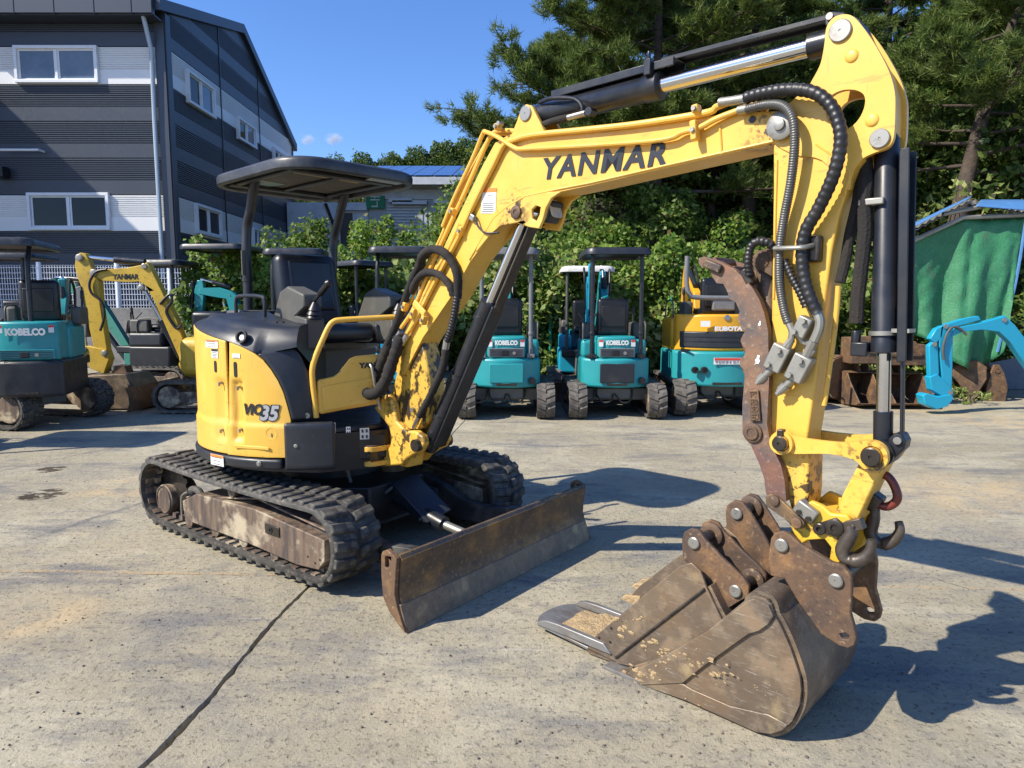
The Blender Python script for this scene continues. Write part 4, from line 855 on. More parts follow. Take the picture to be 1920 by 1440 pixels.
for c, d in (((-.50, 0, ZC - .043), (.06, .74, .025)), ((.22, 0, ZC - .043), (.05, .72, .024)), ((-.14, .33, ZC - .042), (.66, .04, .022)), ((-.14, -.33, ZC - .042), (.66, .04, .022)), ((-.14, 0, ZC - .041), (.66, .035, .020))):
    b = MB(); b.box(c, d); b.build('canopy_rib', M['black'], cn, 0, bevel=.006)
b = MB(); b.box((-.38, -.20, ZC - .032), (.16, .20, .003), rz=.2); b.build('foil_patch', mat('faded_green_foil', (.16, .27, .24), .5, 0, [((.3, .3, .26), 12, .45, .65, .7)]), cn, 0)
b = MB(); b.box((.12, -.02, ZC - .0325), (.10, .46, .003), rz=.05); b.build('label_sheet', M['mud'], cn, 0)
b = MB(); b.box((.30, .26, ZC - .036), (.10, .24, .02)); b.build('dome_plate', M['steel'], cn, 0, bevel=.004)

# ---------------------------------------------------------------- swing bracket
WB = .075
b = MB()
P = lambda pts, w: xz(pts, w)
post = P([(700, 765), (716, 742), (728, 738), (738, 760), (742, 790), (760, 808), (778, 808), (792, 818), (795, 832), (788, 846), (775, 852), (760, 862), (752, 872), (735, 874), (700, 876), (690, 868), (690, 852), (715, 845), (730, 838), (733, 822), (728, 800), (712, 780)], .10)
pc = [Vector((p[0], 0, p[1])) for p in post]
b.prism(post, -.10, -.055); b.prism(post, .06, .105)
zt = max(p[1] for p in post); zb = min(p[1] for p in post); xm = sum(p[0] for p in post) / len(post)
b.prism([(xm - .12, zb + .03), (xm + .06, zb + .03), (xm + .10, zb + .16), (xm - .02, zb + .33), (xm - .12, zb + .30)], -.055, .06)
sw = b.build('swing_bracket', M['yellow_greasy'], ex, 40, bevel=.012, seg=3)
b = MB(); b.cyl((xm - .14, 0, zb - .02), (xm - .14, 0, zt - .03), .07, n=24); b.build('swing_post', M['greasypin'], ex)
sp = U.q(699, 850, .16); b = MB()
b.prism([(sp.x - .055, sp.z - .055)] and [(sp.x + .05 * math.cos(R(a)), -.17 + .05 * math.sin(R(a))) for a in range(180, 361, 15)] + [(sp.x + .06, -.06), (sp.x - .03, -.05)], sp.z + .018, sp.z + .045, axis='z')
b.prism([(sp.x + .05 * math.cos(R(a)), -.17 + .05 * math.sin(R(a))) for a in range(180, 361, 15)] + [(sp.x + .06, -.06), (sp.x - .03, -.05)], sp.z - .065, sp.z - .04, axis='z')
b.build('swing_lug', M['yellow_greasy'], sw, 30, bevel=.006)
b = MB(); b.cyl((sp.x, -.17, sp.z - .07), (sp.x, -.17, sp.z + .055), .022, n=16); b.lathe((sp.x, -.17, sp.z + .045), (0, 0, 1), [(0, .045), (.008, .044), (.010, .02), (.022, .018)], 20); b.build('swing_pin', M['rust'], sw, 30)
sr = qp(640, 858, (.30, -.36), (.70, -.17)); b = MB(); b.cyl((sr.x - .25, sr.y - .02, sr.z + .02), (sp.x - .04, -.17, sp.z - .01), .021, n=18); b.build('swing_cylinder_rod', M['chrome'], ex)
b = MB(); b.cyl((sp.x - .06, -.17, sp.z - .01), (sp.x + .03, -.17, sp.z - .01), .036, n=18); b.build('rod_eye', M['cylpaint'], ex)
b = MB(); b.cyl((sr.x - .45, sr.y - .03, sr.z + .03), (sr.x - .03, sr.y, sr.z), .045, n=18); b.build('swing_cylinder', M['black'], ex)
bp_ = P([(790, 836)], .10)[0]; b = MB(); b.cyl((bp_[0] - .03, -.125, bp_[1]), (bp_[0] - .03, .125, bp_[1]), .034, n=20); b.build('boom_cylinder_pin', M['greasypin'], ex)
sdl = P([(732, 735), (742, 700), (752, 670), (790, 640), (800, 690), (806, 745), (800, 790), (785, 806), (760, 806), (744, 790)], .06)
b = MB(); b.prism(sdl, -.055, .055); b.build('boom_foot_casting', M['yellow_foot'], ex, 40, bevel=.012)
# ---------------------------------------------------------------- boom
BO = [(748, 704), (738, 690), (750, 640), (775, 585), (815, 500), (850, 425), (880, 362), (905, 310), (928, 268), (955, 252), (1010, 250), (1100, 243), (1200, 232), (1300, 220), (1400, 211), (1460, 208), (1488, 216), (1498, 236), (1490, 256), (1466, 266), (1387, 284), (1250, 315), (1107, 348), (1040, 362), (985, 372), (950, 392), (922, 430), (903, 463), (882, 490), (848, 553), (793, 633), (757, 703)]
bo = xz(BO, .07)
b = MB(); b.prism(bo, -.07, .07); boom = b.build('boom', M['yellow_greasy'], ex, 25, bevel=.006)
# raised edge weld along the side plate
for w in (.0715,):
    e = [U.q(x, y, w) for x, y in [(880, 487), (905, 445), (925, 410), (950, 388), (985, 368), (1040, 356), (1107, 343), (1250, 310), (1387, 279), (1462, 262)]]
    b = MB(); b.tube(e, .005, 6); b.build('weld_bead', M['yellow'], boom)
b = MB(); a = U.q(1350, 237, .0715); c = U.q(1353, 289, .0715); b.tube([a, c], .005, 6); b.build('weld_bead', M['yellow'], boom)
# bracket plates for boom cylinder and lamp
BR = [(892, 474), (922, 438), (938, 424), (968, 418), (992, 426), (1011, 429), (1018, 413), (1024, 390), (1034, 372), (1051, 360), (1000, 358), (960, 372), (925, 398), (900, 440)]
HO = [(997, 393), (1006, 385), (1014, 388), (1012, 402), (1006, 415), (998, 410)]
for s in (1, -1):
    b = MB(); b.prism(xz(BR, .0725), -s * .058, -s * .0745, [xz(HO, .0725)]); b.build('cylinder_bracket', M['yellow_greasy'], boom, 25, bevel=.004)
pt = U.q(967, 398, .08); b = MB(); b.lathe((pt.x, -.072, pt.z), (0, -1, 0), [(0, .030), (.012, .030), (.014, .026), (.014, .012), (.010, .010)], 24); b.build('bracket_pin', M['rust'], boom, 30)
for k, (c0, c1) in enumerate((((1038, 398), None),)):
    q = U.q(1034, 397, .0); b = MB(); b.box((0, 0, 0), (.05, .09, .10)); b.build('work_lamp', M['black'], boom, 40, bevel=.012, M=Matrix.Translation(q) @ Matrix.Rotation(R(20), 4, 'Y'))
    b = MB(); b.prism(rrect(-.036, .036, -.042, .042, .018), 0, .006, axis='z'); b.build('lamp_lens', M['lens'], boom, 30, bevel=.003, M=basis(q + Vector((.028, -.01, .008)), (0, 1, 0), (-.35, 0, .94)))
    b = MB(); b.prism(rrect(-.020, .020, -.040, .040, .014), 0, .004, axis='z'); b.build('lamp_face', M['lens'], boom, 30, bevel=.003, M=basis(q + Vector((.0, -.046, .0)), (.94, 0, -.34), (.34, 0, .94)))
# knee bracket for the arm cylinder: two ears
KN = [(958, 255), (970, 225), (976, 206), (986, 195), (997, 198), (1004, 212), (1014, 232), (1022, 248), (1000, 262), (965, 264)]
for s in (1, -1):
    b = MB(); b.prism(xz(KN, .0725), -s * .050, -s * .0745); b.build('arm_cylinder_ear', M['yellow'], boom, 25, bevel=.005)
kp = U.q(986, 213, .0745); b = MB(); b.lathe((kp.x, -.0745, kp.z), (0, -1, 0), [(0, .033), (.006, .033), (.008, .030), (.008, .004), (.006, .003)], 26); b.build('ear_pin', M['pinsteel'], boom, 30)
# lettering
tl, tr, bl_, br2 = U.q(1016, 302, .0725), U.q(1252, 272, .0725), U.q(1020, 332, .0725), U.q(1250, 300, .0725)
cx = (tl + tr + bl_ + br2) / 4; exv = (tr - tl + br2 - bl_).normalized()
lettering('lettering', 'YANMAR', .1, cx + Vector((0, -.0005, 0)), exv, (-exv.z, 0, exv.x), M['decal'], boom, width=((tr - tl).length + (br2 - bl_).length) / 2, height=.092, bold=.003, shear=.16, spacing=1.14, depth=.0008)
def bsticker(x0, y0, x1, y1, w, parent):
    a, c, d = U.q(x0, y1, w), U.q(x1, y1, w), U.q(x0, y0, w); m = basis((c + d) / 2, c - a, d - a); wv, h = (c - a).length, (d - a).length
    b = MB(); b.box((0, 0, 0), (wv, h, .001), m); s = b.build('sticker', M['white_decal'], parent, 0)
    b = MB(); b.box((0, h * .41, .001), (wv * .99, h * .17, .0006), m); b.build('print_header', M['orange_decal'], s, 0)
    b = MB()
    for k in range(5): b.box((random.uniform(-.04, .04) * wv, -h * .42 + h * .08 * k, .001), (wv * random.uniform(.7, .9), h * .025, .0006), m)
    for k in range(6): a_ = k * 1.05; b.box((wv * .05 + math.cos(a_) * wv * .13, h * .14 + math.sin(a_) * h * .08, .001), (wv * .16, h * .018, .0006), m @ Matrix.Rotation(0, 4, 'Z'))
    b.build('print', M['decal'], s, 0)
bsticker(903, 353, 930, 400, .0722, boom)
# pin at the boom tip with washer
ap = U.q(1466, 236, .08)
b = MB(); b.lathe((ap.x, -.082, ap.z), (0, -1, 0), [(0, .047), (.012, .047), (.014, .043), (.016, .020), (.026, .018), (.028, .010)], 28); b.build('arm_pivot_pin', M['pinsteel'], boom, 30)
b = MB(); q = U.q(1411, 224, .0712); b.cyl(q, q + Vector((0, -.002, 0)), .012, n=14); b.build('plug', M['black'], boom)
# hydraulic pipes on the boom
def pipe(name, pts, r=.012, mt='yellow', parent=None, n=10, step=8): 
    b = MB(); b.tube(smooth_path([U.q(*p) for p in pts], step), r, n); return b.build(name, M[mt], parent or boom)
pipe('steel_pipe', [(1440, 205, .03), (1385, 190, .05), (1345, 200, .085), (1322, 212, .085), (1200, 232, .085), (1100, 243, .085), (1000, 253, .085), (965, 262, .085), (945, 272, .085), (925, 310, .085), (890, 380, .085), (860, 445, .085), (810, 540, .085), (780, 600, .085), (764, 625, .09)], .0125)
pipe('steel_pipe', [(1390, 205, .085), (1345, 222, .09), (1310, 240, .092), (1280, 248, .092), (1240, 262, .092), (1100, 273, .092), (985, 279, .092), (965, 277, .092), (935, 258, .092), (912, 248, .08), (905, 252, .06), (885, 300, .05), (850, 375, .05), (830, 425, .055)], .0105)
pipe('steel_pipe', [(1000, 250, .06), (950, 245, .05), (925, 250, .05), (910, 275, .05), (870, 365, .055), (840, 430, .06), (800, 520, .07), (775, 580, .075), (752, 615, .085)], .0115)
pipe('steel_pipe', [(985, 258, .02), (930, 252, .02), (900, 290, .02), (850, 390, .03), (825, 450, .04), (790, 520, .05), (765, 575, .06), (742, 605, .07)], .0105)
pipe('steel_pipe', [(862, 420, .086), (840, 470, .088), (812, 520, .088), (785, 580, .088), (770, 618, .088)], .0115)
for x, y, w, h in ((1303, 245, .10, .07), (1306, 205, .10, .03), (934, 238, .085, .03), (865, 433, .085, .045), (850, 396, .07, .03), (760, 575, .09, .05), (776, 588, .10, .06), (795, 600, .10, .05)):
    q = U.q(x, y, w); b = MB(); b.box(q, (.024, .035, h), ry=R(25) if x < 900 else R(-6)); c = b.build('pipe_clamp', M['yellow'], boom, 30, bevel=.004)
    b = MB(); b.cyl(q + Vector((0, -.016, 0)), q + Vector((0, -.026, 0)), .009, n=6); b.build('bolt', M['zinc'], c)
b = MB(); a, c = U.q(775, 565, .105), U.q(798, 590, .105); b.box((a + c) / 2, (.11, .012, .035), ry=R(35)); b.build('clamp_bar', M['yellow'], boom, 30, bevel=.004)
b = MB(); q = U.q(942, 233, .09); b.cyl(q, q + Vector((0, -.03, 0)), .010, n=10); b.build('stop_bolt', M['zinc'], boom)
pipe('lamp_cable', [(878, 397, .075), (890, 405, .085), (897, 425, .09), (912, 437, .085), (935, 436, .07)], .005, 'hose')
b = MB(); q = U.q(886, 408, .08); b.box(q, (.035, .02, .03), ry=R(30)); b.build('cable_connector', M['zinc'], boom, 0, bevel=.004)

# ---------------------------------------------------------------- boom cylinder (in front of the boom foot)
lowp = Vector((bp_[0] - .03, 0, bp_[1])); upp = Vector((pt.x, 0, pt.z)); ax = (upp - lowp).normalized()
b = MB(); b.lathe(lowp - ax * .05, ax, [(0, .035), (.03, .046), (.10, .046), (.84, .046), (.845, .051), (.94, .051), (.945, .04)], 28); bc = b.build('boom_cylinder', M['cylpaint'], ex, 40)
b = MB(); b.cyl(lowp + ax * .6, upp, .027, n=24); b.cyl((upp.x, -.05, upp.z), (upp.x, .05, upp.z), .05, n=24); b.build('boom_cylinder_rod', M['chrome'], ex)
sd = Vector((ax.z, 0, -ax.x))
g0 = lowp + ax * .86 + sd * .062; g1 = upp - ax * .02 + sd * .062
b = MB(); m = basis((g0 + g1) / 2, (g1 - g0), (0, 1, 0)); b.box((0, 0, 0), ((g1 - g0).length, .06, .010), m); b.box((0, .028, .012), ((g1 - g0).length, .007, .030), m); b.build('rod_guard', M['greasypin'], bc, 20, bevel=.003)
g0 = lowp + ax * .02 + sd * .058; g1 = lowp + ax * .90 + sd * .058
b = MB(); m = basis((g0 + g1) / 2, (g1 - g0), (0, 1, 0)); b.box((0, 0, 0), ((g1 - g0).length, .085, .016), m); b.build('barrel_guard', M['cylpaint'], bc, 20, bevel=.006)
for t in (.18, .45, .80):
    b = MB(); c = lowp + ax * t; b.lathe(c - ax * .012, ax, [(0, .047), (0, .054), (.024, .054), (.024, .047)], 24); b.build('clamp_band', M['cylpaint'], bc, 30)
for x, y in ((775, 768), (838, 690)):
    q = U.q(x, y, .06); b = MB(); b.lathe(q, (0, -1, 0), [(0, .014), (.014, .013), (.014, .006), (.01, .005)], 14); b.build('bolt', M['zinc'], bc, 30)

# ---------------------------------------------------------------- arm cylinder on top of the boom
ka = Vector((kp.x, 0, kp.z)); tp_ = U.q(1576, 58, .075); ta = Vector((tp_.x, 0, tp_.z)); ax = (ta - ka).normalized()
tot = (ta - ka).length; up = Vector((-ax.z, 0, ax.x)); up = up if up.z > 0 else -up
b = MB(); b.lathe(ka - ax * .05, ax, [(0, .033), (.02, .046), (.08, .050), (.62, .050), (.625, .054), (.69, .054), (.70, .042)], 32); ac = b.build('arm_cylinder', M['cylpaint'], ex, 40)
b = MB(); b.cyl(ka + ax * .62, ta - ax * .03, .031, n=28); b.build('arm_cylinder_rod', M['chrome'], ex)
b = MB(); b.cyl((ta.x, -.045, ta.z), (ta.x, .045, ta.z), .052, n=26); b.cyl(ta - ax * .12, ta - ax * .03, .042, n=24); b.build('rod_eye', M['cylpaint'], ex)
g0 = ka + ax * .12 + up * .075; g1 = ka + ax * .72 + up * .075
b = MB(); m = basis((g0 + g1) / 2, (g1 - g0), (0, 1, 0)); L = (g1 - g0).length; b.box((0, 0, 0), (L, .085, .008), m); b.box((0, -.042, -.012), (L, .008, .032), m); b.box((0, .042, -.012), (L, .008, .032), m); b.build('cylinder_guard', M['cylpaint'], ac, 20, bevel=.003)
g0 = ka + ax * .66 + up * .085; g1 = ta + up * .072 - ax * .02
b = MB(); m = basis((g0 + g1) / 2, (g1 - g0), (0, 1, 0)); L = (g1 - g0).length; b.box((0, 0, 0), (L, .075, .006), m); b.box((0, -.036, -.007), (L, .005, .014), m); b.box((0, .036, -.007), (L, .005, .014), m); rg = b.build('rod_guard', M['cylpaint'], ac, 20, bevel=.002)
lug_ = xz([(1546, 38), (1548, 27), (1560, 21), (1583, 23), (1586, 30), (1566, 34), (1553, 46), (1547, 48)], .06)
for s in (1, -1):
    b = MB(); b.prism(lug_, -s * .045, -s * .060); b.build('guard_lug', M['cylpaint'], rg, 20, bevel=.003)
q = U.q(1556, 31, .062); b = MB(); b.cyl(q, q + Vector((0, -.006, 0)), .011, n=14); b.build('lug_pin', M['pinsteel'], rg)
q = ka + ax * .615 + up * .06; b = MB(); b.box(q + Vector((0, -.05, 0)), (.03, .03, .06)); b.cyl(q + Vector((0, -.05, .03)), q + Vector((0, -.05, .06)), .008, n=8); b.build('band_bolt', M['cylpaint'], ac, 20, bevel=.004)
pipe('cylinder_pipe', [(1012, 192, .04), (1035, 184, .065), (1070, 184, .07), (1085, 190, .07), (1092, 202, .07), (1090, 212, .07)], .009, 'cylpaint', ac)
pipe('cylinder_hose', [(1020, 233, .05), (1040, 226, .065), (1065, 220, .07)], .014, 'sleeve', ac)
pipe('hose_fitting', [(1064, 221, .07), (1098, 212, .07)], .012, 'steel', ac, 8, 1)
q = U.q(1108, 210, .07); b = MB(); b.cyl(q + Vector((0, .02, 0)), q + Vector((0, -.02, 0)), .018, n=8); b.build('banjo_fitting', M['cylpaint'], ac)

# ---------------------------------------------------------------- arm
WA = .07
AO = [(1449, 262), (1462, 205), (1486, 189), (1514, 170), (1600, 270), (1619, 297), (1605, 314), (1595, 335), (1585, 365), (1572, 405), (1559, 470), (1547, 560), (1537, 650), (1522, 765), (1513, 820), (1516, 870), (1515, 925), (1508, 985), (1490, 985), (1470, 905), (1452, 850), (1443, 835), (1444, 700), (1447, 500), (1449, 350)]
b = MB(); b.prism(xz(AO, WA), -WA + .004, WA - .004); arm = b.build('arm', M['yellow_greasy'], ex, 25, bevel=.006)
BE = [(1449, 262), (1462, 212), (1486, 189), (1514, 164), (1525, 147), (1539, 119), (1546, 83), (1549, 56), (1555, 42), (1567, 31), (1586, 27), (1602, 33), (1622, 56), (1644, 89), (1667, 133), (1678, 172), (1679, 211), (1677, 250), (1672, 268), (1661, 279), (1639, 287), (1619, 297), (1605, 314), (1597, 335), (1593, 356), (1580, 345), (1540, 300), (1490, 290)]
HB = [(1548, 205), (1552, 188), (1564, 176), (1582, 169), (1604, 169), (1620, 178), (1622, 196), (1614, 218), (1600, 235), (1581, 245), (1566, 240), (1553, 226)]
beo = [(p.x, p.z) for p in smooth_path([Vector((x, 0, z)) for x, z in xz(BE, WA)], 4, True)]
hbo = [(p.x, p.z) for p in smooth_path([Vector((x, 0, z)) for x, z in xz(HB, WA)], 3, True)]
for s in (1, -1):
    b = MB(); b.prism(beo, -s * (WA - .018), -s * (WA + .002), [hbo]); be = b.build('bellcrank_plate', M['yellow'], arm, 25, bevel=.005)
    if s == 1: be1 = be
fp = [(1602, 33), (1622, 56), (1644, 89), (1667, 133), (1678, 172), (1679, 211), (1677, 245)]
b = MB(); b.strip([(q.x - .012, q.z) for q in P3(fp, WA)], -.014, -WA + .019, WA - .019); b.build('bellcrank_web', M['yellow_greasy'], arm, 30)
for x, y, r in ((1576, 58, .034), (1650, 260, .029)):
    q = U.q(x, y, WA + .003); b = MB(); b.lathe((q.x, q.y, q.z), (0, -1, 0), [(0, r), (.006, r), (.008, r * .92), (.008, .004), (.006, .003)], 28); b.build('pivot_pin', M['pinsteel'], be1, 30)
for x, y in ((1597, 105), (1635, 225)):
    q = U.q(x, y, WA + .002); b = MB(); b.lathe((q.x, q.y, q.z), (0, -1, 0), [(0, .021), (.004, .018), (.006, .012), (.0065, .002)], 20); b.build('weld_plug', M['yellow'], be1, 60)
q0, q1 = U.q(1455, 330, WA), U.q(1452, 800, WA)
RB_ = [(1560, 295), (1592, 320), (1586, 355), (1573, 400), (1559, 470), (1549, 545)]
b = MB(); b.tube([U.q(x, y, WA) for x, y in [(1530, 270), (1560, 290), (1593, 318), (1592, 335), (1583, 365)]], .005, 6); b.build('weld_bead', M['yellow'], arm)
b = MB(); b.tube([U.q(x - 4, y, WA - .003) for x, y in [(1461, 300), (1458, 400), (1455, 560)]], .004, 6); b.build('weld_bead', M['yellow'], arm)
# back pipe and hoses along the arm
pipe('steel_pipe', [(1572, 536, .03), (1567, 600, .03), (1555, 690, .03), (1545, 760, .03)], .009, 'yellow', arm)
pipe('sleeved_hose', [(1612, 240, .0), (1622, 290, .02), (1612, 350, .01), (1605, 390, .02), (1593, 440, .01), (1585, 490, .02), (1575, 530, .03)], .017, 'sleeve', arm)
# bucket cylinder
cp0 = U.q(1650, 262, WA); cp1 = U.q(1637, 855, .10); c0 = Vector((cp0.x, 0, cp0.z)); c1 = Vector((cp1.x, 0, cp1.z)); ax = (c1 - c0).normalized()
tot = (c1 - c0).length
b = MB(); b.lathe(c0 - ax * .03, ax, [(0, .026), (.02, .036), (tot * .48, .036), (tot * .485, .038), (tot * .66, .038), (tot * .665, .040), (tot * .70, .040), (tot * .705, .028)], 30); kc = b.build('bucket_cylinder', M['cylpaint'], ex, 40)
b = MB(); b.cyl(c0 + ax * tot * .66, c1, .0215, n=26); b.build('bucket_cylinder_rod', M['chrome'], ex)
b = MB(); b.cyl(c1 - ax * .13, c1 - ax * .03, .029, n=22); b.cyl((c1.x, -.05, c1.z), (c1.x, .05, c1.z), .045, n=22); b.build('rod_eye', M['cylpaint'], ex)
fw = Vector((1, 0, 0)) - ax * ax.x; fw.normalize()
g0 = c0 + ax * .03 + fw * .050; g1 = c0 + ax * tot * .70 + fw * .050
b = MB(); m = basis((g0 + g1) / 2, (g1 - g0), (0, 1, 0)); L = (g1 - g0).length; b.box((0, 0, 0), (L, .080, .008), m); b.box((0, -.038, .010), (L, .007, .028), m); b.box((0, .038, .010), (L, .007, .028), m); b.build('barrel_guard', M['cylpaint'], kc, 20, bevel=.003)
g0 = c0 + ax * tot * .62 + fw * .054; g1 = c1 - ax * .04 + fw * .056
b = MB(); m = basis((g0 + g1) / 2, (g1 - g0), (0, 1, 0)); L = (g1 - g0).length; b.box((0, 0, 0), (L, .024, .010), m); b.build('rod_guard', M['cylpaint'], kc, 20, bevel=.003)
gl_ = xz([(1664, 838), (1666, 822), (1678, 812), (1692, 814), (1699, 828), (1696, 842), (1672, 865), (1664, 862)], .03)
b = MB(); b.prism(gl_, -.035, .035); b.build('rod_guard_end', M['cylpaint'], kc, 30, bevel=.006)
q = U.q(1683, 826, .04); b = MB(); b.cyl(q, q + Vector((0, -.006, 0)), .012, n=14); b.build('lug_pin', M['pinsteel'], kc)
bnd = c0 + ax * tot * .60
b = MB(); b.lathe(bnd, ax, [(0, .039), (0, .045), (.014, .045), (.014, .039)], 26); b.box(bnd + fw * .055, (.05, .075, .012)); b.build('guard_band', M['zinc'], kc, 30)
b = MB(); q = bnd + ax * .06 + Vector((-.045, -.02, 0)); b.box(q + Vector((-.02, 0, 0)), (.05, .04, .045)); b.cyl(q + Vector((-.035, 0, 0)), q + Vector((-.035, 0, .06)), .016, n=8); b.build('port_fitting', M['cylpaint'], kc, 20, bevel=.004)
pipe('sleeved_hose', [(1622, 300, .0), (1624, 340, .02), (1620, 375, .03), (1622, 430, .03), (1615, 500, .03), (1608, 560, .03), (1606, 606, .03)], .022, 'sleeve', kc)
q = U.q(1622, 380, .035); b = MB(); b.box(q + Vector((.02, 0, 0)), (.075, .03, .022)); b.build('hose_clamp', M['zinc'], kc, 20, bevel=.004)

# ---------------------------------------------------------------- auxiliary hoses on the near side of the arm
def hose(name, pts, r, mt, parent, pitch=.014, amp=.14, n=12):
    P = resample(smooth_path([U.q(*p) for p in pts], 12), pitch / 4); b = MB()
    prof = (1.0, 1.0 + amp, 1.0 + amp, 1.0); b.tube(P, r, n, rf=lambda i: r * prof[i % 4]); return b.build(name, M[mt], parent, 50)
hose('spiral_hose', [(1398, 184, .10), (1430, 175, .11), (1480, 168, .125), (1525, 173, .13), (1555, 195, .13), (1572, 230, .13), (1576, 270, .13), (1562, 330, .125), (1535, 390, .115), (1512, 430, .11), (1504, 470, .11), (1508, 520, .11), (1520, 560, .11), (1532, 586, .105)], .0195, 'hose', arm, .022, .10)
hose('spring_wrapped_hose', [(1400, 205, .10), (1440, 196, .11), (1470, 200, .12), (1487, 225, .125), (1490, 270, .12), (1483, 340, .11), (1470, 410, .10), (1462, 470, .10), (1462, 530, .10), (1470, 580, .10), (1478, 606, .10)], .0145, 'hose_grey', arm, .008, .10)
hose('spiral_hose', [(1472, 488, .085), (1485, 520, .095), (1500, 548, .10), (1512, 575, .10)], .012, 'hose', arm, .014, .2)
hose('spiral_hose', [(1452, 466, .085), (1440, 455, .10), (1420, 453, .11), (1407, 465, .11), (1403, 490, .11), (1405, 515, .10)], .013, 'hose', arm, .014, .2)
pipe('hose_end', [(1350, 192, .09), (1375, 189, .095), (1402, 184, .10)], .016, 'zinc', arm, 12, 2)
pipe('hose_end', [(1385, 207, .095), (1402, 204, .10)], .015, 'zinc', arm, 12, 2)
pipe('hose_end', [(1478, 604, .10), (1485, 622, .10), (1482, 640, .10), (1475, 655, .10)], .012, 'zinc', arm)
pipe('hose_end', [(1530, 582, .105), (1537, 600, .105), (1535, 618, .105), (1526, 640, .105)], .0155, 'zinc', arm)
pipe('hose_end', [(1526, 640, .105), (1512, 668, .10)], .016, 'pinsteel', arm, 8, 1)
pipe('hose_guard_bar', [(1452, 466, .12), (1478, 465, .135), (1505, 464, .135), (1524, 460, .10)], .008, 'zinc', arm)
q = U.q(1526, 467, .08); b = MB(); b.box(q, (.05, .04, .085)); b.build('hose_bracket', M['greasypin'], arm, 20, bevel=.008)
for cx_, cy_ in ((1460, 671), (1500, 690), (1507, 613)):
    q = U.q(cx_, cy_, .10); s = 1 if cy_ > 640 else .75
    b = MB(); b.box((0, 0, 0), (.062 * s, .05, .092 * s)); vb = b.build('valve_block', M['zinc'], arm, 20, bevel=.005, M=Matrix.Translation(q) @ Matrix.Rotation(R(24), 4, 'Y'))
    for dx, dz in ((.0, .028), (-.012, -.030)):
        b = MB(); b.cyl((dx, -.022, dz * s), (dx, -.040, dz * s), .010, n=6); b.build('bolt', M['zinc'], vb, 30)
    if s == 1:
        b = MB(); b.lathe((-.004, 0, -.045), (-.35, 0, -1), [(0, .013), (.03, .013), (.03, .017), (.055, .017), (.055, .013), (.065, .013), (.065, .009), (.075, .009)], 14); b.build('quick_coupling', M['pinsteel'], vb, 25)
        b = MB(); b.cyl((.004, 0, .04), (.012, 0, .075), .013, n=8); b.build('fitting', M['zinc'], vb)
pipe('fitting_elbow', [(1500, 628, .10), (1505, 640, .10), (1520, 645, .10)], .011, 'zinc', arm, 6, 1)

# hoses at the boom foot
def sleeve(pts, r, parent=None):
    P = resample(smooth_path([U.q(*p) for p in pts], 10), .012); rnd = random.Random(len(pts) + pts[0][0])
    b = MB(); w = [rnd.uniform(.88, 1.1) for _ in P]; b.tube(P, r, 12, rf=lambda i: r * w[i]); return b.build('sleeved_hose', M['sleeve'], parent or boom, 70)
sleeve([(752, 632, .10), (735, 680, .13), (724, 712, .15), (708, 735, .17), (690, 738, .18), (680, 722, .18), (690, 700, .15)], .034)
sleeve([(744, 622, .08), (722, 665, .10), (708, 700, .12), (702, 722, .13), (690, 735, .15), (676, 725, .17), (675, 710, .16)], .032)
sleeve([(800, 470, .08), (775, 520, .09), (760, 560, .09), (742, 610, .10), (720, 660, .11), (705, 690, .12), (698, 706, .12)], .021)
sleeve([(786, 500, .08), (792, 480, .10), (808, 468, .11), (830, 472, .11), (848, 492, .10), (858, 520, .09), (858, 560, .08)], .022)
sleeve([(772, 548, .08), (782, 525, .10), (800, 511, .11), (825, 516, .11), (843, 535, .10), (850, 555, .09)], .020)
hose('spiral_hose', [(857, 556, .085), (852, 590, .085), (845, 620, .085), (838, 640, .085)], .017, 'hose', boom, .016, .2)
sleeve([(836, 655, .085), (830, 690, .085), (815, 725, .085), (800, 755, .085), (786, 780, .08)], .020)
pipe('hose_end', [(752, 622, .092), (740, 640, .10)], .017, 'steel', boom, 10, 1); pipe('hose_end', [(764, 628, .092), (752, 648, .10)], .017, 'steel', boom, 10, 1); pipe('hose_end', [(838, 636, .085), (834, 660, .085)], .018, 'steel', boom, 10, 1); pipe('hose_end', [(788, 776, .08), (776, 802, .08)], .013, 'steel', boom, 10, 1)
pipe('hose_hook', [(688, 690, .15), (690, 682, .16), (697, 690, .17), (704, 730, .16), (713, 768, .14)], .008, 'zinc', sw)

# ---------------------------------------------------------------- thumb
TH = [(1310, 484), (1320, 481), (1347, 489), (1376, 504), (1396, 522), (1411, 540), (1424, 562), (1433, 587), (1440, 620), (1442, 711), (1438, 796), (1442, 818), (1453, 849), (1464, 871), (1471, 900), (1474, 940), (1452, 950), (1436, 925), (1433, 898), (1424, 871), (1407, 833), (1398, 824), (1392, 813), (1392, 756), (1396, 711), (1396, 693), (1388, 687), (1388, 673), (1396, 667), (1398, 651), (1389, 642), (1389, 636), (1396, 622), (1389, 611), (1382, 598), (1387, 584), (1380, 567), (1367, 560), (1364, 547), (1356, 532), (1344, 531), (1336, 520), (1329, 503), (1316, 502), (1310, 493)]
to = xz(TH, .105); tmat = mat('rusty_thumb_steel', (.165, .10, .068), .62, .2, [((.075, .075, .08), 5, .46, .58, .8, dict(detail=9)), ((.27, .145, .08), 16, .48, .66, .7, dict(detail=9)), ((.22, .07, .045), 4, .54, .64, .35), ((.33, .25, .17), 60, .58, .7, .6)], (60, .3, .005))
b = MB(); b.prism(to, -.105, -.075); th = b.build('thumb', tmat, ex, 25)
b = MB(); b.prism(to, .075, .105); b.build('thumb_far_plate', tmat, th, 25)
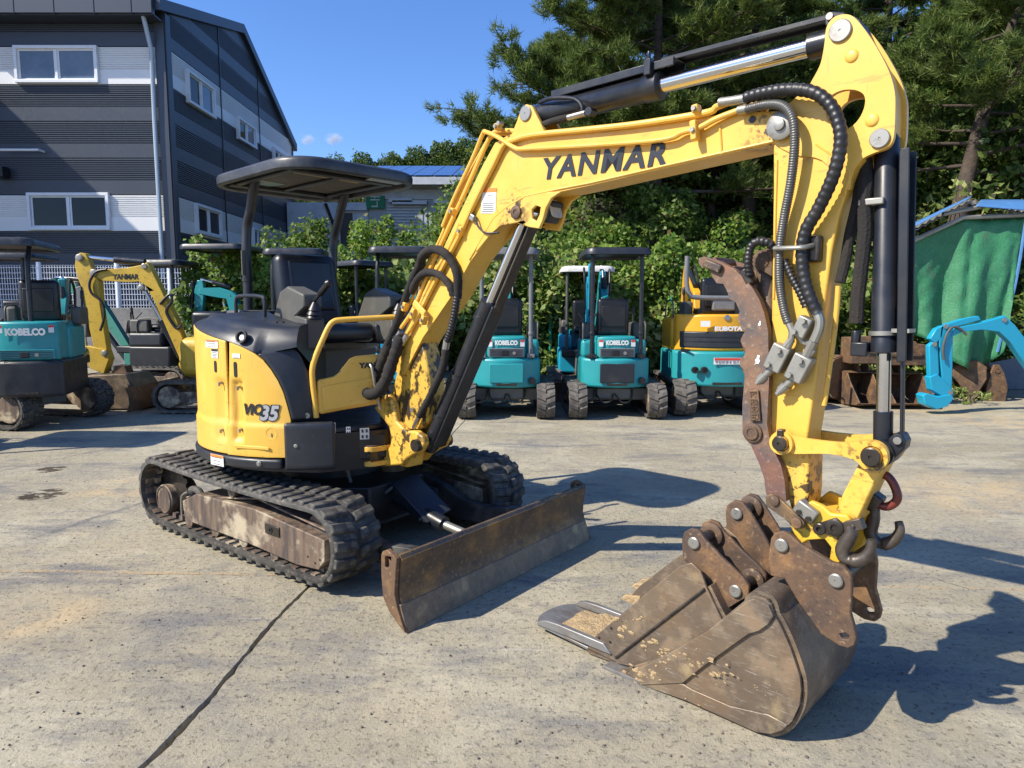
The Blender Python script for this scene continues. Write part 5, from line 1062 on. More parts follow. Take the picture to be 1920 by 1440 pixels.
for x, y, ln in ((1328, 491, .02), (1362, 508, .018), (1392, 605, .016), (1393, 648, .016), (1393, 690, .016)):
    q = U.q(x, y, 0); b = MB(); q2 = U.q(x, y, .09); b.box((q2.x, 0, q2.z), (.05, .15, .024), ry=R(-20 if y < 520 else 70)); b.build('cross_bar', M['rust'], th, 20, bevel=.005)
a, c = U.q(1325, 493, .108), U.q(1350, 505, .108); b = MB(); b.box((a + c) / 2 + Vector((0, -.006, 0)), ((c - a).length * 1.25, .018, .032), ry=R(22)); b.build('wear_bar', M['blade'], th, 20, bevel=.006)
q = U.q(1412, 811, .106); b = MB(); b.lathe((q.x, q.y, q.z), (0, -1, 0), [(0, .034), (.008, .034), (.010, .024), (.016, .023), (.016, .016), (.013, .015), (.013, .004)], 28); b.build('thumb_pin', M['rust'], th, 25)
# cast name plate with raised characters
a, b1, c = U.q(1405, 728, .108), U.q(1423, 733, .108), U.q(1410, 790, .108); c2 = U.q(1427, 789, .108)
ctr = (a + b1 + c + c2) / 4; eu = (a - c + b1 - c2).normalized(); m = basis(ctr + Vector((0, -.004, 0)), eu, (-eu.z, 0, eu.x) if True else None)
ln = ((a - c).length + (b1 - c2).length) / 2; b = MB(); b.box((0, 0, 0), (ln, .036, .008), m); npl = b.build('name_plate', M['rust'], th, 20, bevel=.003)
lettering('raised_characters', '안성집게', .05, m @ Vector((0, 0, .005)), m.to_3x3() @ Vector((1, 0, 0)), m.to_3x3() @ Vector((0, 1, 0)), M['rust'], npl, width=ln * .9, height=.026, depth=.002)
for (x, y, s) in ((1424, 607, .55), (1420, 675, 1.0)):
    b = MB(); q = U.q(x, y, .1065); b.prism([(q.x + s * dx, q.z + s * dz) for dx, dz in ((-.012, -.02), (-.004, -.012), (.004, -.014), (.010, -.002), (.006, .004), (.009, .016), (.0, .018), (-.003, .006), (-.009, .0), (-.005, -.008))], -.1062, -.1066); b.build('paint_mark', M['white_decal'], th, 0)
# thumb cylinder between thumb and arm
t0, t1 = U.q(1428, 490, 0.0), U.q(1436, 640, 0.0); t0 = Vector((U.q(1427, 488, .06).x, 0, U.q(1427, 488, .06).z)); t1 = Vector((U.q(1432, 770, .06).x, 0, U.q(1432, 770, .06).z)); ax = (t1 - t0).normalized()
b = MB(); b.lathe(t0, ax, [(0, .03), (.02, .042), (.40, .042), (.41, .03)], 26); b.cyl((t0.x, -.055, t0.z), (t0.x, .055, t0.z), .036, n=22); tc = b.build('thumb_cylinder', M['blade'], ex, 35)
b = MB(); b.cyl(t0 + ax * .38, t1, .02, n=18); b.build('thumb_cylinder_rod', M['chrome'], ex)
b = MB(); b.lathe((t0.x, -.055, t0.z), (0, -1, 0), [(0, .030), (.01, .030), (.012, .024), (.014, .010)], 22); b.build('cylinder_pin', M['rust'], tc, 30)
tb = xz([(1412, 482), (1420, 470), (1438, 466), (1449, 470), (1449, 520), (1436, 512), (1420, 505)], .06)
for s in (1, -1): b = MB(); b.prism(tb, -s * .045, -s * .062); b.build('thumb_cylinder_bracket', M['rust'], arm, 25, bevel=.004)
b = MB(); q = U.q(1403, 520, .08); b.box(q, (.06, .05, .03), ry=R(60)); b.build('hose_fitting', M['greasypin'], th, 20, bevel=.006)

# ---------------------------------------------------------------- bucket links
LK = [(1447, 824), (1452, 812), (1466, 806), (1480, 811), (1492, 819), (1535, 826), (1585, 830), (1622, 826), (1645, 828), (1662, 842), (1664, 860), (1654, 876), (1636, 882), (1618, 872), (1590, 858), (1552, 851), (1500, 851), (1478, 850), (1458, 846)]
for s in (1, -1):
    b = MB(); b.prism([(p.x, p.z) for p in smooth_path([Vector((x, 0, z)) for x, z in xz(LK, .10)], 3, True)], -s * .080, -s * .102); lk = b.build('guide_link', M['yellow_greasy'], ex, 30, bevel=.005)
    if s == 1: lk1 = lk
for x, y, r in ((1467, 830, .036), (1637, 855, .042)):
    q = U.q(x, y, .102); b = MB(); b.lathe((q.x, q.y, q.z), (0, -1, 0), [(0, r * 1.15), (.014, r * 1.1), (.014, r * .8), (.004, r * .78), (.004, r * .72), (.024, r * .70), (.026, r * .60), (.026, .006), (.022, .005)], 28); b.build('link_boss', M['yellow_greasy'], lk1, 25)
    b = MB(); b.lathe((q.x, q.y - .012, q.z), (0, -1, 0), [(0, r * .70), (.016, r * .70), (.018, r * .62), (.018, .006), (.014, .005)], 24); b.build('link_pin', M['greasypin'], lk1, 30)
q = U.q(1467, 812, .10); b = MB(); b.box(q + Vector((0, -.01, 0)), (.02, .03, .03)); b.build('pin_keeper', M['greasypin'], lk1, 0, bevel=.003)
CL = [(1610, 868), (1632, 882), (1655, 876), (1640, 905), (1605, 982), (1580, 978), (1562, 966), (1580, 925)]
b = MB(); b.prism(xz(CL, .07), -.066, .066); pl_ = b.build('push_link', M['yellow_greasy'], ex, 25, bevel=.006)
# ---------------------------------------------------------------- coupler, hooks
CQ = [(1478, 975), (1500, 955), (1522, 938), (1545, 948), (1560, 962), (1590, 965), (1604, 985), (1602, 1010), (1590, 1045), (1568, 1060), (1556, 1050), (1560, 1025), (1548, 1010), (1520, 1012), (1505, 1020), (1490, 1000)]
for s in (1, -1):
    b = MB(); b.prism(xz(CQ, .085), -s * .070, -s * .094); cq = b.build('quick_coupler_plate', M['yellow_scratched'], ex, 25, bevel=.006)
    if s == 1: cq1 = cq
b = MB(); b.prism(xz([(1488, 975), (1515, 955), (1545, 962), (1580, 985), (1585, 1020), (1570, 1040), (1545, 1005), (1510, 1008)], .07), -.069, .069); b.build('quick_coupler', M['yellow_scratched'], ex, 25, bevel=.006)
for x, y, r in ((1567, 989, .028), (1538, 991, .020)):
    q = U.q(x, y, .096); b = MB(); b.lathe((q.x, q.y, q.z), (0, -1, 0), [(0, r), (.012, r), (.014, r * .85), (.014, r * .45), (.006, r * .4)], 22); b.build('coupler_pin', M['greasypin'], cq1, 30)
q = xz([(1530, 982), (1568, 970), (1590, 988), (1580, 1005), (1550, 1002)], .098); b = MB(); b.prism(q, -.094, -.104); b.build('pin_retainer', M['greasypin'], cq1, 25, bevel=.004)
q = U.q(1513, 958, .098); b = MB(); b.box(q, (.075, .04, .05), ry=R(28)); bo_ = b.build('stop_block', M['zinc'], cq1, 20, bevel=.006)
for dx in (-.018, .014):
    b = MB(); b.cyl(q + Vector((dx, -.018, -.012 - dx * .5)), q + Vector((dx, -.03, -.012 - dx * .5)), .009, n=12); b.build('bolt', M['greasypin'], bo_)
tl_ = xz([(1438, 930), (1448, 924), (1462, 930), (1500, 965), (1512, 980), (1508, 990), (1494, 990), (1470, 968), (1440, 948)], .108); b = MB(); b.prism(tl_, -.1075, -.124); tlk = b.build('thumb_link', M['blade'], ex, 25, bevel=.004)
for x, y in ((1452, 938), (1494, 980)):
    q = U.q(x, y, .124); b = MB(); b.lathe((q.x, q.y, q.z), (0, -1, 0), [(0, .019), (.008, .018), (.010, .012), (.010, .004)], 18); b.build('link_pin', M['rust'], tlk, 30)
def hook(name, pts, rad, w, mt, label):
    P = resample(smooth_path([U.q(x, y, w) for x, y in pts], 8), .008); n = len(P)
    b = MB(); b.tube(P, rad, 14, rf=lambda i: rad * (1.15 - .55 * max(0, (i / n - .55)) / .45 if i / n > .55 else .85 + .3 * math.sin(math.pi * min(1, i / n / .55)) )); o = b.build(name, M[mt], ex, 60); tag(o, label); return o
h1 = hook('lifting_hook', [(1592, 985), (1596, 1000), (1588, 1015), (1580, 1030), (1584, 1046), (1600, 1052), (1618, 1048), (1631, 1034), (1635, 1012)], .0205, .115, 'hookiron', 'dark iron lifting hook nearest the camera')
b = MB(); q = U.q(1603, 984, .105); b.box(q, (.055, .035, .035), ry=R(-25)); b.cyl(q + Vector((.0, -.02, 0)), q + Vector((0, -.024, 0)), .006, n=10); b.build('hook_eye', M['hookiron'], h1, 30, bevel=.006)
h2 = hook('lifting_hook', [(1640, 955), (1637, 975), (1632, 995), (1640, 1012), (1655, 1020), (1674, 1014), (1687, 997), (1685, 978)], .020, -.08, 'hookiron', 'dark iron lifting hook on the far side')
P = resample(smooth_path([U.q(x, y, -.02) for x, y in [(1632, 940), (1630, 915), (1640, 895), (1658, 890), (1672, 902), (1682, 925), (1680, 940), (1664, 950), (1646, 946)]], 8, False), .008)
b = MB(); b.tube(P, .014, 12); tag(b.build('safety_hook', M['red_paint'], ex, 60), 'red safety hook on the link')
b = MB(); b.tube([U.q(1676, 905, -.02), U.q(1686, 930, -.02)], .010, 10); b.build('hook_latch', M['red_paint'], ex)
q0, q1 = U.q(1625, 925, -.02), U.q(1640, 945, -.02); b = MB(); b.box((q0 + q1) / 2, (.07, .06, .06), ry=R(30)); b.build('hook_mount', M['greasypin'], ex, 20, bevel=.008)

# ---------------------------------------------------------------- bucket on the coupler
WN, WF = .252, -.268                              # near and far side of the bucket
BS = [(1135, 1250), (1159, 1257), (1234, 1236), (1265, 1219), (1324, 1185), (1403, 1121), (1416, 1117), (1436, 1124), (1446, 1134), (1452, 1154), (1464, 1175), (1482, 1216), (1499, 1267), (1502, 1295), (1499, 1322), (1485, 1353), (1468, 1370), (1447, 1377), (1420, 1374), (1358, 1346), (1289, 1315), (1203, 1285), (1159, 1267)]
bs = xz(BS, WN); zmin = min(p[1] for p in bs); bs = [(x, max(.003, z)) for x, z in bs]; zmin = .004
b = MB(); b.prism(bs, -WN, -WN + .016); bk = b.build('bucket', M['bucket'], ex, 25, bevel=.003); tag(bk, 'wide rusty digging bucket on the coupler, streaked with dry mud')
b = MB(); b.prism(bs, -WF - .016, -WF); b.build('far_side_plate', M['bucket'], bk, 25, bevel=.003)
back = [bs[i] for i in (6, 7, 8, 9, 10, 11, 12, 13, 14, 15, 16, 17, 18, 19, 20, 21, 22, 0)]
bck = [(p.x, p.z) for p in smooth_path([Vector((x, 0, z)) for x, z in back], 4)]
b = MB(); b.strip(bck, .014, -WN + .0165, -WF - .0165); b.build('back_sheet', M['bucket'], bk, 40)
b = MB(); tb_ = Vector((bs[6][0] - .01, 0, bs[6][1] - .035)); b.cyl((tb_.x, -WN + .017, tb_.z), (tb_.x, -WF - .017, tb_.z), .034, n=24); b.build('top_roll', M['bucket'], bk)
rl = [(x, z) for x, z in xz([(1283, 1279), (1320, 1249), (1380, 1206), (1408, 1186), (1428, 1180), (1444, 1168), (1453, 1154)], WN)]; rl = [(x, z - zmin + .004) for x, z in rl]
b = MB(); up_ = [bs[i] for i in (4, 5, 6, 7, 8, 9)]; b.prism([(rl[0][0] - .05, rl[0][1] + .05)][:0] + [bs[2], bs[3], bs[4], (bs[5][0] + .005, bs[5][1] - .004), (bs[6][0], bs[6][1] - .006), (bs[8][0] - .004, bs[8][1])] + rl[::-1] + [((x), z - zmin + .004) for x, z in xz([(1205, 1283), (1165, 1266)], WN)], -WN - .012, -WN - .0005); b.build('side_wear_plate', M['bucket'], bk, 25, bevel=.003)
ll = [(x, z - zmin + .004) for x, z in xz([(1283, 1281), (1300, 1292), (1370, 1322), (1430, 1336), (1442, 1338), (1478, 1358), (1468, 1369), (1447, 1375), (1420, 1372), (1358, 1344), (1289, 1313), (1203, 1283), (1165, 1266)], WN)]
b = MB(); b.prism(ll, -WN - .008, -WN - .0005); b.build('heel_wear_plate', M['bucket'], bk, 25, bevel=.003)
b = MB(); l0, l1 = bs[0], bs[21]; b.prism([(l0[0] - .012, l0[1] - .002), (l1[0], l1[1] - .008), (l1[0], l1[1] + .012), (l0[0], l0[1] + .010)], -WN - .014, -WF + .014); b.build('bucket_lip', M['shiny'], bk, 25, bevel=.003)
E5 = [(1445, 1010), (1452, 1000), (1466, 996), (1482, 1003), (1500, 1020), (1560, 1055), (1582, 1062), (1594, 1078), (1597, 1100), (1594, 1150), (1600, 1172), (1606, 1195), (1602, 1210), (1592, 1216), (1570, 1210), (1540, 1190), (1500, 1135), (1470, 1085), (1445, 1080), (1440, 1050)]
H5 = [(1573, 1188), (1582, 1186), (1592, 1192), (1590, 1199), (1578, 1198)]
for w0, w1 in ((.125, .147), (-.135, -.113)):
    b = MB(); b.prism([(x, z) for x, z in xz(E5, .147)], -w0, -w1, [xz(H5, .147)]); e = b.build('ear_plate', M['rust'], bk, 25, bevel=.004)
    if w0 > 0: e5 = e
for x, y in ((1466, 1022), (1568, 1088)):
    q = U.q(x, y, .148); b = MB(); b.lathe((q.x, q.y, q.z), (0, -1, 0), [(0, .023), (.008, .023), (.011, .019), (.011, .004), (.009, .003)], 22); b.build('ear_pin', M['pinsteel'], e5, 30)
    b = MB(); b.cyl((q.x, -.12, q.z), (q.x, .11, q.z), .024, n=20); b.build('pin_shaft', M['greasypin'], bk)
def mudpatch(px, py, w, s, parent, dz=0.0):
    q = U.q(px, py, w); q.z += dz; rnd = random.Random(int(px * 3 + py)); b = MB(); n = 26; rows = []
    for k, (f, h) in enumerate(((1, 0), (.82, .004), (.55, .009), (.25, .010))):
        row = []
        for i in range(n):
            a = 2 * math.pi * i / n; rr = s * .8 * f * (1 + .18 * math.sin(2 * a + px) + .12 * math.sin(5 * a + py) + rnd.uniform(-.10, .10)); row.append(q + Vector((rr * math.cos(a) * 1.2, -h * s * 22 * rnd.uniform(.5, 1.2), rr * math.sin(a) * .8)))
        rows.append(row)
    b.grid(rows, wrap=True); b.add(rows[-1], [tuple(range(n))]); return b.build('mud_clod', M['mud'], parent, 60)
for px, py, s in ((1200, 1266, .028), (1190, 1258, .016), (1310, 1244, .022), (1340, 1262, .020), (1345, 1268, .012), (1310, 1322, .008), (1225, 1262, .02), (1285, 1228, .018), (1440, 1290, .006)):
    for k in range(9): mudpatch(px + random.gauss(0, 16) * (k > 0), py + random.gauss(0, 8) * (k > 0), WN + .0125, s * random.uniform(.15, .55) * (1.3 if k == 0 else 1), bk, 0)
# ------------------------------------------------------------------ two spare buckets lying in the mouth of the big one
def spare(name, label, outline, w0, w1, ear, earw, pins, lip=None):
    o = empty(name, (OU[0], OU[1], 0), YAW, label, 'bucket', 'spare buckets nested in the big one')
    so_ = xz(outline, w0)
    for a, c in ((w0, w0 - .013), (w1, w1 + .013)):
        b = MB(); b.prism(so_, -a, -c); s = b.build('side_plate', M['bucket'], o, 25, bevel=.003)
        if a == w0: s0 = s
    k = int(len(so_) * .45); line = [(p.x, p.z) for p in smooth_path([Vector((x, 0, z)) for x, z in so_[k:] + so_[:1]], 3)]
    b = MB(); b.strip(line, .012, -w0 + .0135, -w1 - .0135); b.build('back_sheet', M['bucket'], o, 40)
    eo = xz(ear, earw[0])
    for i, w in enumerate(earw):
        b = MB(); b.prism(eo, -w, -w + .018); e = b.build('ear_plate', M['rust'], o, 25, bevel=.004)
        if i == 0: e0 = e
        for x, y in pins:
            q = U.q(x, y, earw[0])
            if i == 0:
                b = MB(); b.lathe((q.x, -w - .0, q.z), (0, -1, 0), [(0, .023), (.008, .023), (.011, .019), (.011, .004), (.009, .003)], 22); b.build('ear_pin', M['pinsteel'], e, 30)
            else:
                b = MB(); b.lathe((q.x, -w - .002, q.z), (0, -1, 0), [(0, .046), (.012, .046), (.016, .040), (.018, .026)], 24); b.build('ear_boss', M['rust'], e, 30)
    for x, y in pins:
        q = U.q(x, y, earw[0]); b = MB(); b.cyl((q.x, -earw[0] + .004, q.z), (q.x, -earw[1] - .002, q.z), .022, n=18); b.build('pin_shaft', M['greasypin'], o)
    return o, s0, so_
SA = [(1100, 1216), (1117, 1192), (1200, 1122), (1275, 1061), (1296, 1055), (1313, 1071), (1324, 1102), (1341, 1137), (1362, 1180), (1368, 1215), (1350, 1245), (1310, 1262), (1250, 1262), (1160, 1246), (1104, 1226)]
E1 = [(1278, 1012), (1282, 998), (1296, 990), (1312, 996), (1322, 1012), (1352, 1045), (1392, 1082), (1404, 1100), (1404, 1118), (1380, 1132), (1352, 1150), (1330, 1110), (1312, 1070), (1280, 1050)]
sa_, sa0, sao = spare('spare_bucket', 'narrow rusty bucket with polished lip lying nested in the mouth of the big bucket', SA, .215, -.06, E1, (.16, .02), ((1302, 1018), (1380, 1108)))
b = MB(); rb = xz([(1155, 1233), (1322, 1104)], .215); b.tube([Vector((rb[0][0], -.217, rb[0][1])), Vector((rb[1][0], -.217, rb[1][1]))], .006, 6); b.build('weld_seam', M['greasypin'], sa0)
for x, y in ((1123, 1196), (1144, 1204), (1146, 1178)):
    q = U.q(x, y, .2165); b = MB(); b.cyl(q, q + Vector((0, -.001, 0)), .006, n=10); b.build('bolt_hole', M['black'], sa0)
# polished lip plate with raised flanges in front of it
a, c, d, e = U.q(1000, 1172, .19), U.q(1098, 1228, .215), U.q(1052, 1128, -.03), U.q(1150, 1172, -.06)
zl = .035; ga, gc = gnd(980, 1172, zl), gnd(1100, 1222, zl)
def loc_(v): v = v - U.O; return Vector((v.dot(U.d), v.dot(U.l), v.z))
La, Lc = loc_(ga), loc_(gc); x0l, x1l = La.x, Lc.x; zc = sao[0][1]
ring = [(x0l + .10 * (1 - math.sin(R(t))), -.215 + .275 * k) for t, k in ((90, .5),)]
pl2 = []
for k in range(13):
    t = k / 12; pl2.append((x0l + .05 * (abs(t - .5) * 2) ** 3, -.215 + .275 * t))
pl2 += [(x1l + .12, .06), (x1l + .12, -.215)]
b = MB(); b.prism(pl2, 0, .014, axis='z', M=Matrix.Translation((0, 0, zl)) @ Matrix.Translation((x0l, 0, 0)) @ Matrix.Rotation(R(3), 4, 'Y') @ Matrix.Translation((-x0l, 0, 0)))
lp = b.build('lip_plate', M['shiny'], sa_, 30, bevel=.003)
for y in (-.213, .058):
    f = [(x0l + .05, .0), (x0l + .07, .020), (x0l + .11, .034), (x0l + .17, .038), (x1l + .06, .036), (x1l + .10, .0)]
    b = MB(); b.prism([(x, z + zl + .01) for x, z in f], y - .012, y + .012); b.build('lip_flange', M['shiny'], lp, 30, bevel=.006)
b = MB(); rnd = random.Random(4); rows = []
for i in range(10):
    rows.append([Vector((x0l + .13 + .035 * i, -.19 + .23 * j / 9, zl + .012 + max(0, rnd.uniform(-.01, .012) + .0035 * i))) for j in range(10)])
b.grid(rows); b.build('dry_mud', M['mud'], lp, 70)
for px, py, s in ((1165, 1180, .03), (1220, 1205, .028), (1235, 1225, .03), (1200, 1160, .014)):
    for k in range(7): mudpatch(px + random.gauss(0, 14) * (k > 0), py + random.gauss(0, 10) * (k > 0), .2165, s * random.uniform(.15, .5), sa0)
SC = [(1180, 1120), (1200, 1098), (1260, 1052), (1330, 1000), (1360, 990), (1385, 1010), (1410, 1050), (1425, 1100), (1425, 1140), (1400, 1165), (1350, 1170), (1270, 1150), (1195, 1135)]
E3 = [(1360, 962), (1362, 948), (1376, 938), (1392, 942), (1404, 958), (1430, 1000), (1446, 1030), (1450, 1060), (1446, 1085), (1420, 1080), (1395, 1050), (1378, 1020), (1362, 995)]
sc_, sc0, sco = spare('spare_bucket', 'smallest rusty bucket, mostly hidden between the narrow bucket and the coupler', SC, -.07, -.24, E3, (-.075, -.205), ((1382, 963),))
for k, (px, py) in enumerate(((1185, 1122), (1205, 1100), (1218, 1092))):
    q = U.q(px, py, -.08 - .06 * k); b = MB(); b.prism([(q.x - .05, q.z - .01), (q.x - .03, q.z + .012), (q.x + .05, q.z + .03), (q.x + .06, q.z - .02)], q.y - .02, q.y + .02); b.build('bucket_tooth', M['mud'], sc_, 30, bevel=.006)
# ================================================================== parked machines in the background
def beamline(b, pts, wid, y0, y1):               # box-section beam along a polyline of (x, z)
    P = [Vector((x, z)) for x, z in pts]; L, Rr = [], []
    for i, p in enumerate(P):
        d = (P[min(i + 1, len(P) - 1)] - P[max(i - 1, 0)]).normalized(); n = Vector((-d.y, d.x)); L.append(p + n * wid[i] / 2); Rr.append(p - n * wid[i] / 2)
    b.prism([tuple(p) for p in L + Rr[::-1]], y0, y1)
def bucket_mb(b, x, z, s, w, rot, y=0.0):        # a digging bucket hung at (x, z): side plates and a curled back
    prof = [(0, 0), (.10, .03), (.22, -.02), (.30, -.14), (.28, -.28), (.16, -.36), (-.10, -.38), (-.16, -.36), (-.04, -.12)]
    c, sn = math.cos(rot), math.sin(rot); pr = [(x + s * (px * c - pz * sn), z + s * (px * sn + pz * c)) for px, pz in prof]
    b.prism(pr, y - w / 2, y - w / 2 + .018); b.prism(pr, y + w / 2 - .018, y + w / 2); b.strip(pr[0:8], .014, y - w / 2 + .019, y + w / 2 - .019)
    for k in (-1, 1):
        e = [(.0, .02), (.03, .12), (.10, .13), (.22, .06), (.24, -.02), (.10, .0)]; b.prism([(x + s * (px * c - pz * sn), z + s * (px * sn + pz * c)) for px, pz in e], y + k * .07 - .012, y + k * .07 + .012)
lugb = {}
def mtrack(parent, y, L, H, w, Mx, lugs, mt):
    r = H / 2 - .022; pts = [(-L / 2 + r + (L - 2 * r) * i / 14, H - .022) for i in range(15)] + arc(L / 2 - r, H / 2, r, 85, -85, 12) + [(L / 2 - r - (L - 2 * r) * i / 14, .022) for i in range(15)] + arc(-L / 2 + r, H / 2, r, 265, 95, 12)
    P = [Vector((x, 0, z)) for x, z in pts]; P.append(P[0].copy()); per = sum((a - c).length for a, c in zip(P, P[1:])); P = resample(P, per / 96)[:-1]; n = len(P); rows = []
    for i, p in enumerate(P):
        d = (P[(i + 1) % n] - P[i - 1]).normalized(); nn = Vector((-d.z, 0, d.x)); q = p - nn * .03
        rows.append([Vector((p.x, y - w / 2, p.z)), Vector((p.x, y + w / 2, p.z)), Vector((q.x, y + w / 2, q.z)), Vector((q.x, y - w / 2, q.z))])
    rows.append(rows[0]); b = MB(); b.grid(rows, wrap=True)
    NL = 36; mats = []
    for k in range(NL):
        for row in (-1, 1):
            f = (k + (.5 if row > 0 else 0)) / NL * n; i = int(f) % n; p = P[i]; d = (P[(i + 1) % n] - P[i - 1]).normalized(); nn = Vector((-d.z, 0, d.x))
            mats.append(Matrix(((d.x, 0, nn.x, p.x + nn.x * .008), (0, row, 0, y + row * w * .25), (d.z, 0, nn.z, p.z + nn.z * .008), (0, 0, 0, 1))))
    ww = w * .46; sk = .02
    vs = [(-.032 - sk, -ww / 2, -.012), (.032 - sk, -ww / 2, -.012), (.032 + sk, ww / 2, -.012), (-.032 + sk, ww / 2, -.012), (-.022 - sk, -ww / 2, .008), (.022 - sk, -ww / 2, .008), (.022 + sk, ww / 2, .008), (-.022 + sk, ww / 2, .008)]
    fs = [(3, 2, 1, 0), (4, 5, 6, 7), (0, 1, 5, 4), (1, 2, 6, 5), (2, 3, 7, 6), (3, 0, 4, 7)]
    if not lugs:
        for m in mats: b.add(vs, fs, m)
    t = b.build('track', mt, parent, 40, M=Mx)
    if lugs:
        key = (round(w, 3), mt.name)
        for m in mats:
            if key not in lugb: l = MB(); l.add(vs, fs); lugb[key] = l.build('lug', mt, t, 0, M=m)
            else: inst('lug', lugb[key], t, m)
    b = MB(); b.box((0, y, H * .48), (L * .62, w * .7, H * .34)); b.cyl((-L / 2 + r, y - w * .42, H / 2), (-L / 2 + r, y + w * .42, H / 2), r * .72, n=18); b.cyl((L / 2 - r, y - w * .42, H / 2), (L / 2 - r, y + w * .42, H / 2), r * .72, n=18); b.build('track_frame', M['frame'], parent, 30, bevel=.01, M=Mx)
def machine(name, label, loc, yaw, c, group='parked mini excavators'):
    """c: body, cw (counterweight) materials, text, canopy ('2', '4', 'U', None), canopy material, boom points"""
    g = lambda k, d=None: c.get(k, d)
    s = g('s', 1.0); o = empty(name, loc, yaw, label, 'excavator', group); o.scale = (s, s, s)
    Mu = Matrix.Rotation(g('under', 0), 4, 'Z') @ Matrix.Translation((g('ush', 0), 0, 0)); body, cw = g('body', M['teal']), g('cw', M['teal'])
    tw, L, H, W = g('tw', .23), g('L', 1.55), g('H', .46), g('W', 1.24)
    for sd in (-1, 1): mtrack(o, sd * (W / 2 - tw / 2), L, H, tw, Mu, g('lugs', False), g('trk', M['rubber_dusty']))
    b = MB(); b.box((0, 0, .28), (.5, W - tw, .16)); b.box((.1, 0, .30), (.9, .45, .14)); b.cyl((0, 0, .34), (0, 0, .46), .28, n=24); b.build('car_body', M['grey_paint'], o, 30, bevel=.015, M=Mu)
    for k in range(3):
        b = MB(); yy = -.25 + .25 * k; b.tube(smooth_path([(-.30, yy, .34), (-.42, yy + .04, .22), (-.46, yy + .16, .20), (-.34, yy + .24, .30)], 5), .012, 6); b.build('travel_hose', M['hose_grey'], o, M=Mu)
    if g('blade', True):
        b = MB(); x = L / 2 + .18; b.strip([(x + .03, .05), (x - .01, .12), (x - .015, .22), (x + .02, .32)], .02, -W / 2, W / 2); b.build('dozer_blade', M['rust'], o, 30, M=Mu)
        for k in (-.25, .25): b = MB(); b.box((x - .28, k, .20), (.56, .06, .09)); b.build('push_arm', body, o, 30, bevel=.01, M=Mu)
    bw = g('bw', .88); rr = g('rr', .62); z0, z1, z2 = .40, g('z1', .78), g('z2', 1.06)
    def arcpts(r, hw, x1): 
        a = math.asin(min(.98, hw / r)); return [( -r * math.cos(t), r * math.sin(t)) for t in np.linspace(-a, a, 17)] + [(x1, hw), (x1, -hw)]
    b = MB(); b.prism(arcpts(rr, bw / 2, .30), z0, z1, axis='z'); cwt = b.build('counterweight', cw, o, 30, bevel=.035, seg=4)
    if g('panel'): 
        b = MB(); b.box((-rr + .012, 0, (z0 + z1) / 2 + .0), (.03, bw * .50, (z1 - z0) * .66)); b.build('tail_panel', g('panel'), cwt, 30, bevel=.012, seg=3)
        b = MB(); b.cyl((-rr * .83, -bw * .37, z0 + .09), (-rr * .83 - .06, -bw * .37 - .01, z0 + .09), .045, n=18); b.build('exhaust_port', M['black'], cwt, 30)
    b = MB(); b.prism(arcpts(rr * .94, g('uw', .50) / 2, -.05), z1, z2, axis='z'); cov = b.build('rear_cover', body, o, 30, bevel=.03, seg=4)
    xr = -rr * .94 - .004
    if g('text'):
        lettering('lettering', g('text'), .1, Vector((xr - .003, 0, z1 + (z2 - z1) * g('tz', .72))), (0, -1, 0), (0, 0, 1), g('tmat', M['white_decal']), cov, width=g('twid', .29), height=g('th', .062), bold=.006)
    if g('grille', True):
        b = MB(); b.box((xr, 0, z1 + .075), (.012, g('uw', .5) * .9, .11)); gr = b.build('grille', g('gmat', M['grey_paint']), cov, 0, bevel=.006)
        for k in range(5): b = MB(); b.box((xr - .008, 0, z1 + .035 + .02 * k), (.006, g('uw', .5) * .84, .007)); b.build('louvre', M['black'], gr, 0)
        b = MB(); b.box((xr - .010, .02, z1 + .07), (.014, .09, .065)); b.build('cover_handle', M['black'], gr, 0, bevel=.008)
        b = MB(); b.cyl((xr - .004, -.10, z1 + .07), (xr - .016, -.10, z1 + .07), .022, n=16); b.build('cover_lock', M['zinc'], gr)
        for yy in (.21, -.21): b = MB(); b.box((xr + .012, yy * g('uw', .5) / .5 * .98, z2 - .085), (.004, .055, .085), rz=-yy * .5); s_ = b.build('sticker', M['white_decal'], cov, 0); b = MB(); b.box((xr + .009, yy * g('uw', .5) / .5 * .98, z2 - .055), (.004, .053, .024), rz=-yy * .5); b.build('print_header', M['warn_red'], s_, 0)
    for yy in (1, -1):                                # side covers beside the seat
        b = MB(); b.box((.0, yy * (bw / 2 - .11), (z1 + z2) / 2 - .03), (.62, .20, z2 - z1 - .04)); b.build('side_cover', body, o, 30, bevel=.05, seg=4)
    b = MB(); b.box((.28, 0, z1 - .06), (.56, bw * .9, .12)); b.build('floor', M['black'], o, 30, bevel=.02)
    b = MB(); b.box((-.14, 0, z2 + .24), (.12, .42, .50)); st = b.build('seat_back', M['vinyl'], o, 60, bevel=.05, seg=4); b = MB(); b.box((-.208, 0, z2 + .25), (.02, .32, .28)); b.build('seat_shell', M['black'], st, 60, bevel=.02, seg=3)
    b = MB(); b.box((.08, 0, z2 + .02), (.42, .42, .12)); b.build('seat_cushion', M['vinyl'], o, 60, bevel=.05, seg=3)
    for yy in (-.34, .34):
        b = MB(); b.box((.12, yy, z2 + .06), (.34, .12, .22)); b.build('control_console', M['grey_plastic'], o, 40, bevel=.03, seg=3)
        b = MB(); b.cyl((.24, yy, z2 + .15), (.28, yy, z2 + .36), .014, n=8); b.lathe((.265, yy, z2 + .26), (.1, 0, 1), [(0, .014), (.02, .022), (.10, .022), (.12, .012)], 10); b.build('joystick', M['black'], o)
